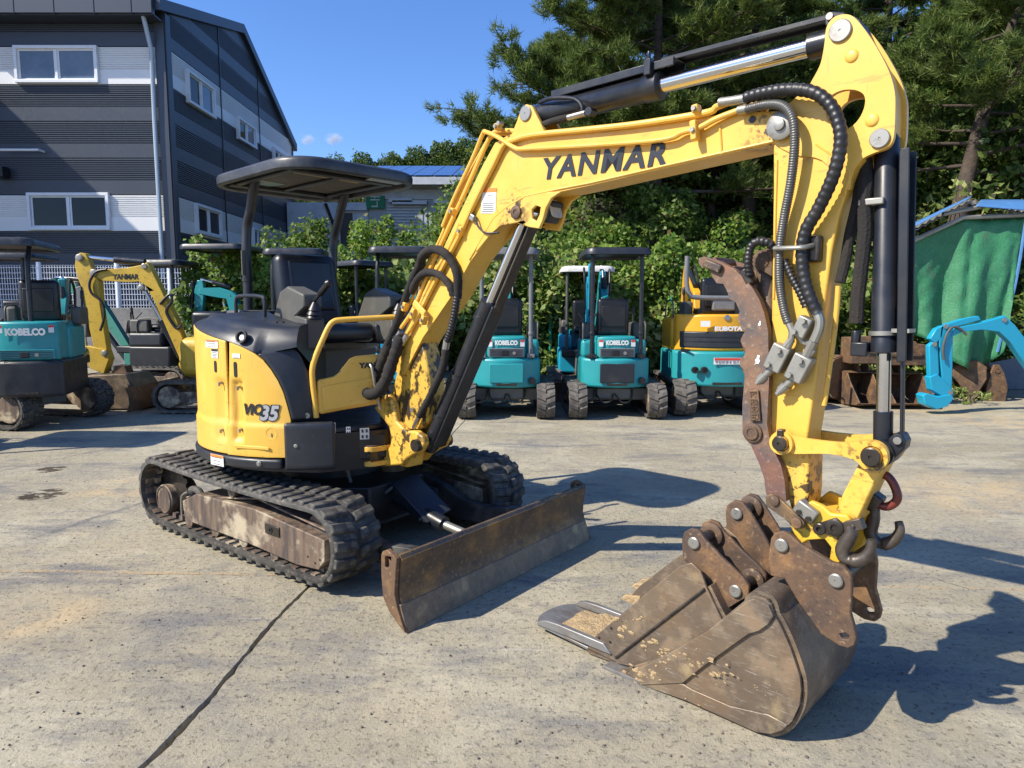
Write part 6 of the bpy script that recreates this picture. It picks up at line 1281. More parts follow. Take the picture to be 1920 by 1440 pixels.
    for yy in (-.06, .06): b = MB(); b.tube([(.52, yy, z1), (.50, yy, z1 + .45), (.44, yy * 2.4, z1 + .56)], .012, 6); b.build('travel_lever', M['black'], o)
    for yy in (1, -1):
        b = MB(); b.tube(smooth_path([Vector((-.30, yy * (bw / 2 - .03), z2 - .05)), Vector((-.30, yy * (bw / 2 - .03), z2 + .12)), Vector((-.22, yy * (bw / 2 - .03), z2 + .18)), Vector((.05, yy * (bw / 2 - .03), z2 + .18)), Vector((.14, yy * (bw / 2 - .03), z2 + .10)), Vector((.14, yy * (bw / 2 - .03), z2 - .05))], 4), .011, 8); b.build('hand_rail', M['grey_plastic'], o)
        b = MB(); b.box((-rr * .80, yy * bw * .40, z1 + .012), (.16, .012, .03), rz=yy * .5); b.build('panel_seam', M['black'], cwt, 0)
    for k in range(3): b = MB(); b.tube(smooth_path([Vector((.42, -.1 + .1 * k, z1)), Vector((.50, -.12 + .1 * k, z1 + .30)), Vector((.56, -.05 + .05 * k, z1 + .42)), Vector((.62, -.04 + .04 * k, z1 + .2))], 4), .014, 6); b.build('boom_hose', M['hose'], o)
    b = MB(); b.box((-rr * .985, 0, z0 + .045), (.03, bw * .3, .03)); b.build('tow_bar', M['greasypin'], cwt, 0, bevel=.006)
    ct, zc = g('canopy', '2'), g('zc', 2.12); cm = g('cmat', M['charcoal']); pm = g('pmat', M['cylpaint']); py = g('py', .315)
    if ct in ('2', '4'):
        for sd in (-1, 1):
            yo = sd * py + g('cyo', 0.0); P = [(-.50, yo, z1), (-.48, yo, zc - .35), (-.42, yo, zc - .12), (-.36, yo, zc)] if g('bent') else [(-.50, yo, z1), (-.48, yo, zc)]
            b = MB(); b.tube(smooth_path([Vector(p) for p in P], 4), .028, 10); po = b.build('canopy_post', pm, o)
            b = MB(); b.box((-.50, yo, z1 + .03), (.11, .10, .05)); b.cyl((-.50, yo, z1 + .30), (-.50, yo, z1 + .34), .036, n=10); b.build('post_flange', pm, po, 30, bevel=.006)
            if ct == '4': b = MB(); b.tube([(.36, sd * py, z1), (.36, sd * py, zc)], .024, 10); b.build('canopy_post', pm, o)
        cx0, cx1, cy = g('cx0', -.66), g('cx1', .46), g('cw_', .42); b = MB(); co = g('cyo', 0.0)
        rr_ = lambda ins, z: [Vector((x, y + co, z)) for x, y in rrect(cx0 + ins, cx1 - ins, -cy + ins, cy - ins, max(.03, .13 - ins), 5)]
        b.grid([rr_(.05, zc), rr_(.04, zc - .03), rr_(.012, zc - .032), rr_(0, zc - .024), rr_(.002, zc + .022), rr_(.022, zc + .052), rr_(.09, zc + .066), rr_(.16, zc + .072)], wrap=True); t_ = rr_(.16, zc + .072); b.add(t_, [tuple(range(len(t_)))]); t_ = rr_(.05, zc); b.add(t_, [tuple(reversed(range(len(t_))))])
        cno = b.build('canopy', cm, o, 40); b = MB()
        for k in (-.5, .5): b.box(((cx0 + cx1) / 2, k * cy + co, zc + .070), ((cx1 - cx0) * .7, .03, .016))
        b.build('canopy_rib', cm, cno, 0, bevel=.005)
    elif ct == 'U':
        zt_ = g('zu', 2.0); P = [(-.52, .50, zt_), (-.52, .50, z2 + .42), (-.52, .46, z2 + .27), (-.52, .34, z2 + .22), (-.52, -.34, z2 + .22), (-.52, -.46, z2 + .27), (-.52, -.50, z2 + .42), (-.52, -.50, zt_ - .3 if g('ushort') else zt_)]
        b = MB(); b.tube(smooth_path([Vector(p) for p in P], 5), .032, 12); b.build('roll_bar', g('pmat', M['grey_paint']), o)
        b = MB(); b.box((-.50, 0, z2 + .13), (.07, .30, .16)); b.build('roll_bar_mount', g('pmat', M['grey_paint']), o, 30, bevel=.02)
    bm = g('boom')
    if bm:
        kn, tp, ae = bm; ft = (.55, .62); bc_ = g('bmat', body)
        b = MB(); b.box((.56, 0, .56), (.20, .20, .34)); b.build('swing_bracket', bc_, o, 30, bevel=.03)
        b = MB(); beamline(b, [ft, ((ft[0] + kn[0]) / 2, (ft[1] + kn[1]) / 2), (kn[0], kn[1]), ((kn[0] * .6 + tp[0] * .4), kn[1] * .6 + tp[1] * .4 + .02), tp], [.12, .17, .20, .17, .10], -.055, .055); bo_ = b.build('boom', bc_, o, 30, bevel=.01)
        if g('btext'):
            mx, mz = kn[0] * .5 + tp[0] * .5, kn[1] * .5 + tp[1] * .5; dv = Vector((kn[0] - tp[0], 0, kn[1] - tp[1])).normalized()
            lettering('lettering', g('btext'), .1, Vector((mx, .057 if g('tside', 1) > 0 else -.057, mz)), dv if g('tside', 1) > 0 else -dv, (0, 0, 1), g('btmat', M['white_decal']), bo_, width=.30, height=.05, bold=.004)
        b = MB(); top_ = (tp[0] - (ae[0] - tp[0]) * .22 , tp[1] - (ae[1] - tp[1]) * .22); beamline(b, [top_, tp, (tp[0] * .5 + ae[0] * .5, tp[1] * .5 + ae[1] * .5), ae], [.10, .17, .13, .09], -.045, .045); b.build('arm', bc_, o, 30, bevel=.01)
        def cyl3(nm, p, q, r, f=.6):
            p, q = Vector((p[0], 0, p[1])), Vector((q[0], 0, q[1])); m_ = p.lerp(q, f); b = MB(); b.cyl(p, m_, r, n=14); b.build(nm, M['cylpaint'], o); b = MB(); b.cyl(m_, q, r * .55, n=12); b.build(nm + '_rod', M['chrome'], o)
        cyl3('boom_cylinder', (.66, .50), (kn[0] * .7 + tp[0] * .3, kn[1] * .7 + tp[1] * .3 - .12), .045); cyl3('arm_cylinder', (kn[0] + .02, kn[1] + .15), (top_[0], top_[1] + .02), .04)
        dv = Vector((ae[0] - tp[0], 0, ae[1] - tp[1])).normalized(); nv = Vector((dv.z, 0, -dv.x)); nv = nv if nv.x * (1 if g('bside', 1) > 0 else -1) > 0 else -nv
        cyl3('bucket_cylinder', (top_[0] + nv.x * .14, top_[1] + nv.z * .14 - .04), (ae[0] - dv.x * .12 + nv.x * .15, ae[1] - dv.z * .12 + nv.z * .15), .035)
        b = MB(); b.tube(smooth_path([Vector((kn[0], -.08, kn[1] + .05)), Vector((tp[0] - .1, -.10, tp[1] + .18)), Vector((tp[0] + .08, -.10, tp[1] + .02)), Vector((tp[0] * .6 + ae[0] * .4, -.08, tp[1] * .6 + ae[1] * .4))], 6), .016, 8); b.build('hose', M['hose'], o)
        if g('bucket', True): b = MB(); bucket_mb(b, ae[0], ae[1], g('bs', 1.0), g('bkw', .42), g('brot', 0.0)); b.build('bucket', g('bkmat', M['bucket']), o, 30, bevel=.006)
    return o
def put(px, Y): return (at(px, 600, Y).x, Y, 0)
up_ = R(90)
FOLD = ((.95, 1.55), (1.75, 1.40), (1.55, .60))
UPB = ((.78, 1.55), (1.05, 1.80), (1.50, 1.15))
machine('parked_excavator', 'teal mini excavator with teal tail, seen from behind next to the yellow boom cylinder', put(950, 9.45), up_, dict(text='KOBELCO', lugs=True, boom=UPB, panel=M['teal'], pmat=M['grey_paint'], cmat=M['grey_paint']))
machine('parked_excavator', 'teal mini excavator with black tail panel and slim black canopy, seen from behind', put(1146, 9.45), up_, dict(text='KOBELCO', lugs=True, boom=UPB, panel=M['charcoal'], cmat=M['charcoal']))
b = MB(); kx = put(1146, 9.45)
kub = machine('parked_excavator', 'teal and amber excavator with a grey roll bar, partly behind the thumb', put(1335, 9.75), up_, dict(body=M['kub_yellow'], canopy='U', pmat=M['grey_paint'], lugs=True, bw=1.30, rr=.80, uw=1.22, z1=.86, z2=1.34, tw=.28, W=1.36, L=1.7, H=.5, grille=False, text='KUBOTA', tz=.62, twid=.36, th=.06, zu=2.1, ushort=True, boom=((.9, 1.6), (1.5, 1.9), (1.7, 1.1))))
b = MB(); zz_ = .98; b.prism([(-.765 * math.cos(t), .765 * math.sin(t)) for t in np.linspace(-.84, .84, 21)] + [(-.45, .56), (-.45, -.56)], .90, 1.12, axis='z'); blk = b.build('black_band', M['charcoal'], kub, 30, bevel=.02)
for k in range(2): b = MB(); b.prism([(-.772 * math.cos(t), .772 * math.sin(t)) for t in np.linspace(-.80, .80, 21)] + [(-.5, .55), (-.5, -.55)], .985 + .06 * k, .993 + .06 * k, axis='z'); b.build('band_rib', M['black'], blk, 30)
sg = MB(); sg.box((-.806, -.02, .74), (.012, .42, .085)); sgn = sg.build('warning_sign', M['white_decal'], kub, 0); sg = MB(); sg.box((-.8135, -.02, .765), (.004, .41, .03)); sg.build('print_header', M['warn_red'], sgn, 0)
lettering('lettering', '작업반경내 접근금지', .04, Vector((-.8145, -.02, .726)), (0, -1, 0), (0, 0, 1), M['decal'], sgn, width=.39, height=.036, depth=.0006)
for yy in (.42, .30): sg = MB(); sg.lathe((-.74, yy, .62), (-1, 0, 0), [(0, .045), (.05, .045), (.05, .030), (.03, .026)], 18); sg.build('tail_port', M['black'], kub, 30)
sg = MB(); sg.box((-.757, .30, 1.22), (.006, .12, .075), rz=-.1); sg.build('sticker', M['white_decal'], kub, 0)
sg = MB(); sg.lathe((-.755, .02, 1.295), (-1, 0, 0), [(0, .04), (.008, .038), (.010, .03)], 20); sg.build('badge', M['steel'], kub, 30)
machine('parked_excavator', 'mini excavator with a white canopy, behind the black-tailed teal one', put(1098, 11.2), R(-92), dict(canopy='4', cmat=M['white_canopy'], zc=2.0, pmat=M['grey_plastic'], body=M['sky_blue'], cw=M['sky_blue'], boom=((.85, 1.75), (1.05, 1.82), (.92, .75)), s=1.0))
machine('parked_excavator', 'teal excavator behind the lower boom, canopy showing just left of the boom', put(762, 10.0), up_, dict(body=M['sky_blue'], cw=M['sky_blue'], boom=UPB, text='KOBELCO', bent=True, zc=2.18, z1=.82))
machine('parked_excavator', 'teal excavator whose dark canopy shows behind the yellow machine\'s seat', put(570, 10.3), R(95), dict(boom=UPB, text='KOBELCO', bent=True, zc=2.18))
lk_ = machine('parked_excavator', 'teal excavator cut by the left edge, its tail lettered white, black lower shell', (-5.76, 8.6, 0), R(107), dict(text='KOBELCO', lugs=True, blade=False, ush=-.55, under=R(-120), cw=M['charcoal'], cyo=.24, cw_=.36, py=.24, cmat=M['canopy_dusty'], bw=.70, uw=.62, rr=.74, z1=.82, z2=1.27, tw=.28, W=1.35, L=1.7, H=.5, twid=.40, th=.085, tz=.74, zc=2.16, trk=M['rubber'], gmat=M['teal'], boom=((.70, 1.35), (.80, 1.62), (.98, .75)), bucket=False, bent=True))
machine('parked_excavator', 'dark red excavator with a black canopy behind the left teal one', put(40, 12.6), R(100), dict(body=M['red_machine'], cw=M['red_machine'], zc=2.3, cw_=.55, boom=((1.0, 1.4), (1.6, 1.5), (1.9, .8))))
machine('parked_excavator', 'teal-green excavator facing left behind the small yellow one', put(300, 12.0), R(172), dict(body=M['charcoal'], cw=M['black'], bmat=M['green_paint'], boom=((1.3, 1.75), (1.95, 1.72), (1.95, .75)), zc=2.15, bkw=.5))
machine('parked_excavator', 'teal excavator with its arm folded, beside the yellow machine\'s canopy post', put(520, 11.6), R(176), dict(boom=((.75, 1.62), (1.30, 1.70), (1.38, .9)), btext='KOBELCO', zc=2.38, cx0=.35, cx1=1.40, cw_=.5, tside=-1))
machine('parked_excavator', 'excavator with grey canopy at the back behind the seat', put(665, 11.6), R(140), dict(boom=((.8, 1.5), (1.25, 1.62), (1.5, .8)), zc=2.22, s=.95))

machine('parked_excavator', 'teal excavator parked just outside the left edge, its canopy shading the ground in front', (-6.75, 6.55, 0), R(178), dict(zc=2.2, cx0=-.75, cx1=.75, cw_=.46))
# small yellow excavator, side on, bucket to the left
YF = Frame((at(372, 760, 9.9).x, 9.9), math.pi); Y2 = empty('parked_excavator', (YF.O.x, YF.O.y, 0), math.pi, 'small yellow excavator with its bucket on the ground left of the foreground machine', 'excavator', 'parked mini excavators')
Yz = lambda pts, w=.0: [(q.x, q.z) for q in (YF.q(x, y, w) for x, y in pts)]
oy = M['old_yellow']
b = MB(); b.prism(Yz([(350, 690), (338, 665), (312, 605), (292, 560), (276, 535), (264, 528), (248, 530), (198, 527), (186, 520), (190, 506), (240, 503), (272, 497), (280, 492), (290, 510), (312, 555), (335, 600), (352, 650), (362, 680)]), -.07, .07); yb = b.build('boom', oy, Y2, 25, bevel=.008)
q = YF.q(241, 519, .0); lettering('lettering', 'YANMAR', .1, Vector((q.x, .072, q.z)), (-1, 0, 0), (0, 0, 1), M['decal'], yb, width=.36, height=.075, bold=.004, shear=.1)
b = MB(); b.prism(Yz([(147, 480), (155, 474), (165, 476), (175, 500), (186, 520), (190, 530), (192, 570), (200, 620), (206, 660), (200, 680), (186, 682), (178, 640), (166, 590), (158, 540), (150, 520), (145, 500)]), -.06, .06); b.build('arm', oy, Y2, 25, bevel=.008)
def yc(nm, p, q, r, f=.6, w=0):
    P, Q = YF.q(*p, w), YF.q(*q, w); m = P.lerp(Q, f); b = MB(); b.cyl(P, m, r, n=16); b.build(nm, M['cylpaint'], Y2); b = MB(); b.cyl(m, Q, r * .55, n=14); b.build(nm + '_rod', M['chrome'], Y2)
yc('arm_cylinder', (272, 492), (160, 482), .05, .5); yc('boom_cylinder', (340, 670), (272, 545), .05, .55); yc('bucket_cylinder', (150, 530), (160, 655), .05, .6)
for px, py, r in ((155, 484, .05), (182, 512, .05), (202, 662, .045), (164, 655, .045), (276, 500, .04), (270, 540, .045)):
    q = YF.q(px, py, 0); b = MB(); b.lathe((q.x, .055, q.z), (0, 1, 0), [(0, r), (.035, r), (.04, r * .8), (.04, .01)], 16); b.build('pin', M['pinsteel'], Y2, 30)
b = MB(); b.prism(Yz([(144, 540), (157, 536), (168, 600), (167, 632), (155, 632), (148, 590)]), -.075, .075); b.build('cylinder_guard', M['grey_paint'], Y2, 25, bevel=.006)
b = MB(); b.prism(Yz([(157, 652), (170, 648), (204, 655), (210, 672), (200, 700), (175, 690)]), -.078, .078); b.build('link', oy, Y2, 25, bevel=.008)
b = MB(); b.prism(Yz([(144, 708), (170, 702), (240, 698), (258, 698), (298, 748), (270, 760), (180, 760), (150, 735)]), -.32, .32, ); yk = b.build('bucket', M['bucket'], Y2, 25, bevel=.02)
b = MB(); b.prism(Yz([(214, 700), (222, 684), (240, 685), (246, 700), (250, 712), (212, 712)]), -.09, .09); b.build('bucket_ears', M['rust'], yk, 25, bevel=.008)
b = MB(); b.tube(smooth_path([YF.q(*p, -.09) for p in ((200, 505), (180, 510), (168, 530), (172, 550), (190, 565), (196, 590), (188, 620))], 6), .018, 8); b.build('hose', M['hose'], Y2)
b = MB(); b.tube(smooth_path([YF.q(*p, -.09) for p in ((300, 570), (318, 552), (322, 565), (312, 585), (330, 615), (340, 610))], 6), .02, 8); b.build('hose', M['hose'], Y2)
b = MB(); b.prism(Yz([(345, 640), (372, 630), (384, 645), (372, 690), (350, 700), (340, 685)]), -.10, .10); b.build('swing_bracket', oy, Y2, 25, bevel=.02)
b = MB(); b.box((-.55, 0, .75), (1.15, 1.0, .55)); b.build('house', oy, Y2, 40, bevel=.12, seg=4)
b = MB(); b.box((-.3, 0, 1.2), (.5, .46, .35)); b.build('seat', M['vinyl'], Y2, 40, bevel=.06, seg=3)
for yy in (-.55, .55): mtrack(Y2, yy, 1.6, .46, .27, Matrix.Translation((-.5, 0, 0)), False, M['rubber_dusty'])
b = MB(); b.box((-.5, 0, .30), (.7, .9, .2)); b.build('car_body', M['grey_paint'], Y2, 30, bevel=.02)
b = MB(); b.strip([(.62, .04), (.58, .15), (.585, .26), (.62, .36)], .02, -.75, .75); b.build('dozer_blade', M['rust'], Y2, 30)
# second rusty blade standing behind it
bp0, bp1 = gnd(268, 738), gnd(384, 738); b = MB(); b.strip([(0, .02), (-.03, .14), (-.025, .24), (.02, .34)], .02, -.75, .75); b.box((.0, 0, .05), (.03, 1.5, .10)); o = b.build('blade_attachment', M['rust'], None, 30); o.location = ((bp0.x + bp1.x) / 2, bp0.y, 0); o.rotation_euler = (0, 0, R(-92)); tag(o, 'rusty dozer blade standing behind the small yellow excavator\'s bucket', 'dozer blade')

# blue machine reaching in from the right
BF = Frame((at(1945, 760, 9.3).x, 9.3), math.pi); B3 = empty('parked_excavator', (BF.O.x, BF.O.y, 0), math.pi, 'bright blue mini excavator reaching in from the right edge in front of the tarpaulin', 'excavator', 'parked mini excavators')
Bz = lambda pts: [(q.x, q.z) for q in (BF.q(x, y, 0) for x, y in pts)]; sb2 = M['sky_blue']
b = MB(); b.prism(Bz([(1778, 632), (1800, 622), (1835, 618), (1868, 622), (1888, 640), (1905, 665), (1930, 700), (1960, 690), (1925, 645), (1898, 610), (1880, 592), (1868, 596), (1830, 606), (1785, 615)]), -.06, .06); bb3 = b.build('boom', sb2, B3, 25, bevel=.008)
b = MB(); b.prism(Bz([(1760, 612), (1776, 608), (1783, 622), (1782, 690), (1780, 735), (1766, 735), (1760, 680), (1757, 640)]), -.05, .05); b.build('arm', sb2, B3, 25, bevel=.008)
b = MB(); b.prism(Bz([(1738, 648), (1748, 640), (1756, 650), (1758, 700), (1752, 708), (1740, 706)]), -.045, .045); b.build('bucket_cylinder', sb2, B3, 25, bevel=.012)
b = MB(); b.prism(Bz([(1740, 635), (1752, 616), (1766, 610), (1762, 632), (1750, 645)]), -.05, .05); b.build('bellcrank', sb2, B3, 25, bevel=.008)
b = MB(); b.prism(Bz([(1768, 608), (1800, 598), (1832, 592), (1836, 600), (1800, 610), (1772, 616)]), -.04, .04); b.build('arm_cylinder', sb2, B3, 25, bevel=.01)
b = MB(); b.prism(Bz([(1738, 706), (1752, 700), (1780, 728), (1783, 738), (1770, 748), (1742, 730)]), -.068, .068); b.build('link', sb2, B3, 25, bevel=.008)
b = MB(); b.prism(Bz([(1723, 740), (1732, 736), (1750, 742), (1775, 738), (1782, 745), (1770, 760), (1748, 766), (1728, 758)]), -.09, .09); b.build('coupler', sb2, B3, 25, bevel=.012)
b = MB(); b.tube(smooth_path([BF.q(*p, -.08) for p in ((1812, 628), (1800, 616), (1785, 614), (1774, 630), (1768, 655), (1770, 675))], 6), .016, 8); b.build('hose', M['grey_plastic'], B3)
b = MB(); b.box((-1.2, 0, .85), (.9, .9, .5)); b.build('house', sb2, B3, 40, bevel=.1, seg=4)
for yy in (-.5, .5): mtrack(B3, yy, 1.5, .44, .23, Matrix.Translation((-1.3, 0, 0)), False, M['rubber_dusty'])
for px, py in ((1877, 600), (1768, 612), (1776, 735), (1747, 645)): q = BF.q(px, py, 0); b = MB(); b.cyl((q.x, .06, q.z), (q.x, .075, q.z), .03, n=14); b.build('pin', M['pinsteel'], bb3)

# ================================================================== scrap buckets and attachments along the edge
def scrap(label, px, py, s, w, rz, tilt, grp='rusty scrap buckets'):
    q = gnd(px, py); b = MB(); bucket_mb(b, 0, .42, s, w, tilt); v = min(p[2] for p in b.v); b.v = [(x, y, z - v) for x, y, z in b.v]
    o = b.build('scrap_bucket', M['rust'], None, 25, bevel=.006); o.location = (q.x, q.y + .25, 0); o.rotation_euler = (0, 0, rz); tag(o, label, 'bucket', grp); return o
scrap('rusty bucket standing just right of the arm behind the weeds', 1572, 756, 1.6, .55, R(-150), R(10))
scrap('rusty bucket lying half behind the blue arm', 1790, 750, 1.2, .6, R(-20), R(60))
for k, (px, w, h, d, lb, z) in enumerate(((1690, .70, .30, .40, 'rusty steel box resting on the scrap buckets by the tarpaulin', .60), (1628, .50, .34, .34, 'rusty steel box behind the port fitting of the bucket cylinder', .62))):
    p = at(px, 655, 10.0); b = MB(); b.prism([(-w / 2, 0), (w / 2, 0), (w / 2, h), (w * .3, h), (w * .25, h * 1.15), (-w / 2, h * 1.1)], -d / 2, d / 2); b.box((0, -d / 2 - .012, h * .5), (w * .8, .02, .05)); o = b.build('scrap_box', M['rust'], None, 25, bevel=.01); o.location = (p.x, 10.15, z); tag(o, lb, 'scrap')
    b = MB(); bucket_mb(b, 0, 0, 1.75, w * 1.05, R(-12)); v = min(p_[2] for p_ in b.v); zt = max(p_[2] for p_ in b.v); b.v = [(x, y, (z_ - v) * (z - .002) / (zt - v)) for x, y, z_ in b.v]; o2 = b.build('scrap_bucket', M['rust'], None, 25, bevel=.006); o2.location = (p.x, 10.05, 0); o2.rotation_euler = (0, 0, R(90)); tag(o2, 'rusty bucket with its mouth to the camera under the ' + ('box by the tarpaulin' if k == 0 else 'box behind the port fitting'), 'bucket', 'rusty scrap buckets')
q = gnd(1868, 752); br_ = empty('breaker_attachment', (q.x, q.y + .15, 0), R(-10), 'rusty coupler attachment with loose black hoses standing before the tarpaulin', 'attachment')
for y in (-.16, .16): b = MB(); b.prism([(-.12, 0), (.14, 0), (.16, .22), (.10, .42), (.02, .56), (-.06, .56), (-.10, .40), (-.14, .2)], y - .02, y + .02, [arc(.0, .46, .035, 0, 345, 12)]); b.build('side_plate', M['rust'], br_, 25, bevel=.006)
b = MB(); b.box((0, 0, .12), (.22, .28, .2)); b.cyl((-.12, 0, .12), (-.24, .0, .10), .06, n=16); b.build('body_block', M['rust'], br_, 25, bevel=.012)
b = MB(); b.cyl((0, -.19, .46), (0, .19, .46), .03, n=14); b.build('cross_pin', M['rust'], br_)
for y in (-.05, .07): b = MB(); b.tube(smooth_path([Vector((-.05, y, .44)), Vector((-.16, y, .40)), Vector((-.20, y + .03, .28)), Vector((-.10, y + .06, .22))], 6), .018, 8); b.build('hose', M['hose'], br_)
# leaning steel plate and post at the right edge
q = gnd(1900, 735); b = MB(); b.prism([(-.5, .0), (.6, .0), (.55, .62), (-.35, .45)], -.02, .02); o = b.build('steel_plate', M['grey_paint'], None, 0, bevel=.004); o.location = (q.x + .1, q.y + .35, 0); o.rotation_euler = (R(-18), 0, 0); tag(o, 'grey steel plate leaning behind the coupler attachment', 'plate')

# ================================================================== tarpaulin shelter
TY = 10.6; sh = empty('tarpaulin_shelter', (at(1800, 600, TY).x, TY, 0), 0, 'lean-to shelter with a hanging green tarpaulin and corrugated roof', 'shelter'); TO = Vector((sh.location.x, TY, 0))
green = mat('green_tarpaulin', (.036, .20, .085), .6, 0, [((.02, .12, .06), 3, .4, .65, .6), ((.07, .28, .15), 30, .5, .7, .5), ((.12, .14, .09), 5, .58, .7, .4)], (40, .5, .015)); bluet = mat('blue_tarpaulin', (.07, .19, .40), .5, 0, [((.12, .3, .6), 8, .5, .7, .5)])
tin = mat('weathered_tin', (.30, .29, .25), .5, .4, [((.18, .15, .11), 5, .45, .65, .6)])
tops = [(1640, 490), (1703, 452), (1760, 430), (1806, 412), (1850, 413), (1900, 408), (1928, 405)]; bots = [(1640, 640), (1703, 625), (1735, 632), (1775, 668), (1820, 690), (1862, 672), (1880, 600)]
A_ = smooth_path([at(x, y, TY) - TO for x, y in tops], 8); B_ = smooth_path([at(x, y, TY) - TO for x, y in bots], 8); rows = []
for k in range(25):
    t = k / 24; row = []
    for i, (p, q) in enumerate(zip(A_, B_)):
        u = i / (len(A_) - 1); v = p.lerp(q, t); fold = .10 * t * math.sin(u * 23) + .16 * math.exp(-((u - .52) / .05) ** 2) * (.3 + t) + .07 * t * math.sin(u * 41 + t * 3) * (u > .55) + .10 * math.sin(math.pi * t) * math.sin(u * 9 + 1) + .006 * math.sin(u * 67 + t * 11) * math.sin(t * 9 + u * 5) + .008 * math.sin((u + t * .6) * 55); row.append(v + Vector((0, -fold, -.05 * math.sin(math.pi * u) * t)))
    rows.append(row)
b = MB(); b.grid(rows); tp_o = b.build('hanging_tarpaulin', green, sh, 80); m_ = tp_o.modifiers.new('thick', 'SOLIDIFY'); m_.thickness = .006
def sheet(pts, mt, name, wav=0.0, th=.012):
    P = [at(x, y, Yd) - TO for x, y, Yd in pts]; b = MB(); rows = []; n = 26
    for i in range(n + 1):
        u = i / n; a, c = P[0].lerp(P[1], u), P[3].lerp(P[2], u); rows.append([a.lerp(c, k / 4) + Vector((0, 0, wav * (1 if i % 2 else -1))) for k in range(5)])
    b.grid(rows); o = b.build(name, mt, sh, 30); m_ = o.modifiers.new('thick', 'SOLIDIFY'); m_.thickness = th; return o
sheet([(1640, 470, 10.5), (1818, 378, 10.5), (1818, 372, 12.4), (1640, 455, 12.4)], tin, 'roof_sheet', .018); sheet([(1812, 380, 10.5), (1960, 408, 10.5), (1960, 395, 12.4), (1812, 372, 12.4)], tin, 'roof_sheet', .018)
sheet([(1640, 462, 10.42), (1815, 372, 10.42), (1822, 366, 10.9), (1640, 452, 10.9)], bluet, 'roof_edge_tarpaulin'); sheet([(1830, 386, 10.42), (1960, 396, 10.42), (1960, 374, 10.9), (1840, 374, 10.9)], bluet, 'roof_edge_tarpaulin', 0.0)
for pts in (((1768, 402), (1838, 388)), ((1640, 485), (1806, 408)), ((1806, 408), (1950, 402))):
    a, c = at(*pts[0], 10.52) - TO, at(*pts[1], 10.52) - TO; b = MB(); b.tube([a, c], .035, 6); b.build('roof_batten', tin, sh)
for x in (1806, 1960): a = at(x, 412, 10.95) - TO; b = MB(); b.cyl((a.x, a.y, 0), (a.x, a.y, a.z), .04, n=8); b.build('post', tin, sh)
a, c = [at(x, y, TY - .1) - TO for x, y in ((1925, 405), (1870, 660))]; b = MB(); b.tube(smooth_path([a, a.lerp(c, .5) + Vector((.05, 0, 0)), c], 6), .022, 6); b.build('edge_cord', bluet, sh)
# ================================================================== vegetation
def leafmat(name, cols, trans=.35, rough=.5):
    t = NT(name); g = t.n('ShaderNodeNewGeometry'); rp = t.n('ShaderNodeValToRGB'); e = rp.color_ramp.elements
    for i, c in enumerate(cols):
        x = i / (len(cols) - 1) if len(cols) < 5 else (0, .3, .62, .93, .985)[i]
        el = e[i] if i < 2 else e.new(x); el.position = x; el.color = (*c, 1)
    t.link(g.outputs['Random Per Island'], rp.inputs[0])
    t.link(rp.outputs[0], t.b.inputs['Base Color']); t.b.inputs['Roughness'].default_value = rough; t.b.inputs['Specular IOR Level'].default_value = .35
    tr = t.n('ShaderNodeBsdfTranslucent'); mx = t.n('ShaderNodeMixShader'); mx.inputs[0].default_value = trans
    t.link(rp.outputs[0], tr.inputs[0]); t.link(t.b.outputs[0], mx.inputs[1]); t.link(tr.outputs[0], mx.inputs[2]); t.link(mx.outputs[0], t.t.nodes['Material Output'].inputs[0])
    return t.m
LV_vine = leafmat('vine_leaf', [(.06, .13, .018), (.13, .24, .03), (.22, .34, .05), (.33, .40, .10), (.20, .14, .05)], .5)
LV_bush = leafmat('bush_leaf', [(.05, .105, .02), (.10, .18, .03), (.17, .26, .05), (.26, .32, .08), (.17, .11, .05)], .5)
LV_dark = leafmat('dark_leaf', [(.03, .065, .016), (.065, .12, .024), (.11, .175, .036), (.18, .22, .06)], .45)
LV_pine = leafmat('pine_needle', [(.04, .075, .02), (.085, .14, .03), (.15, .21, .042), (.23, .27, .07)], .45)
LV_pale = leafmat('pale_leaf', [(.09, .15, .03), (.16, .24, .05), (.26, .31, .09), (.36, .36, .14)])
BARK = mat('bark', (.055, .040, .030), .9, 0, [((.10, .075, .055), 9, .45, .65, .7)], (30, .8, .02))
STEM = mat('twig', (.11, .085, .055), .9)
rg_ = np.random.default_rng(11)
def quads(name, C, size, mt, parent=None, nb=None, asp=.62, upb=.5, sm=False):
    """leaf-shaped quads centred on C; nb: preferred normals"""
    n = len(C); C = np.asarray(C); size = np.broadcast_to(size, (n,))[:, None]
    N = rg_.normal(size=(n, 3)); N[:, 2] += upb
    if nb is not None: N += nb
    N /= np.linalg.norm(N, axis=1)[:, None]
    A = np.cross(N, rg_.normal(size=(n, 3))); A /= np.linalg.norm(A, axis=1)[:, None] + 1e-9; B = np.cross(N, A)
    V = np.empty((n, 4, 3)); bend = N * size * .12
    V[:, 0] = C - A * size * .5; V[:, 1] = C + B * size * .5 * asp - bend; V[:, 2] = C + A * size * .55; V[:, 3] = C - B * size * .5 * asp - bend
    me = bpy.data.meshes.new(name); me.vertices.add(n * 4); me.vertices.foreach_set('co', V.reshape(-1).astype(np.float32))
    me.loops.add(n * 4); me.loops.foreach_set('vertex_index', np.arange(n * 4, dtype=np.int32)); me.polygons.add(n)
    me.polygons.foreach_set('loop_start', np.arange(0, n * 4, 4, dtype=np.int32)); me.materials.append(mt); me.update(calc_edges=True); me.validate()
    o = bpy.data.objects.new(name, me); COL.objects.link(o)
    if parent: o.parent = parent
    return o
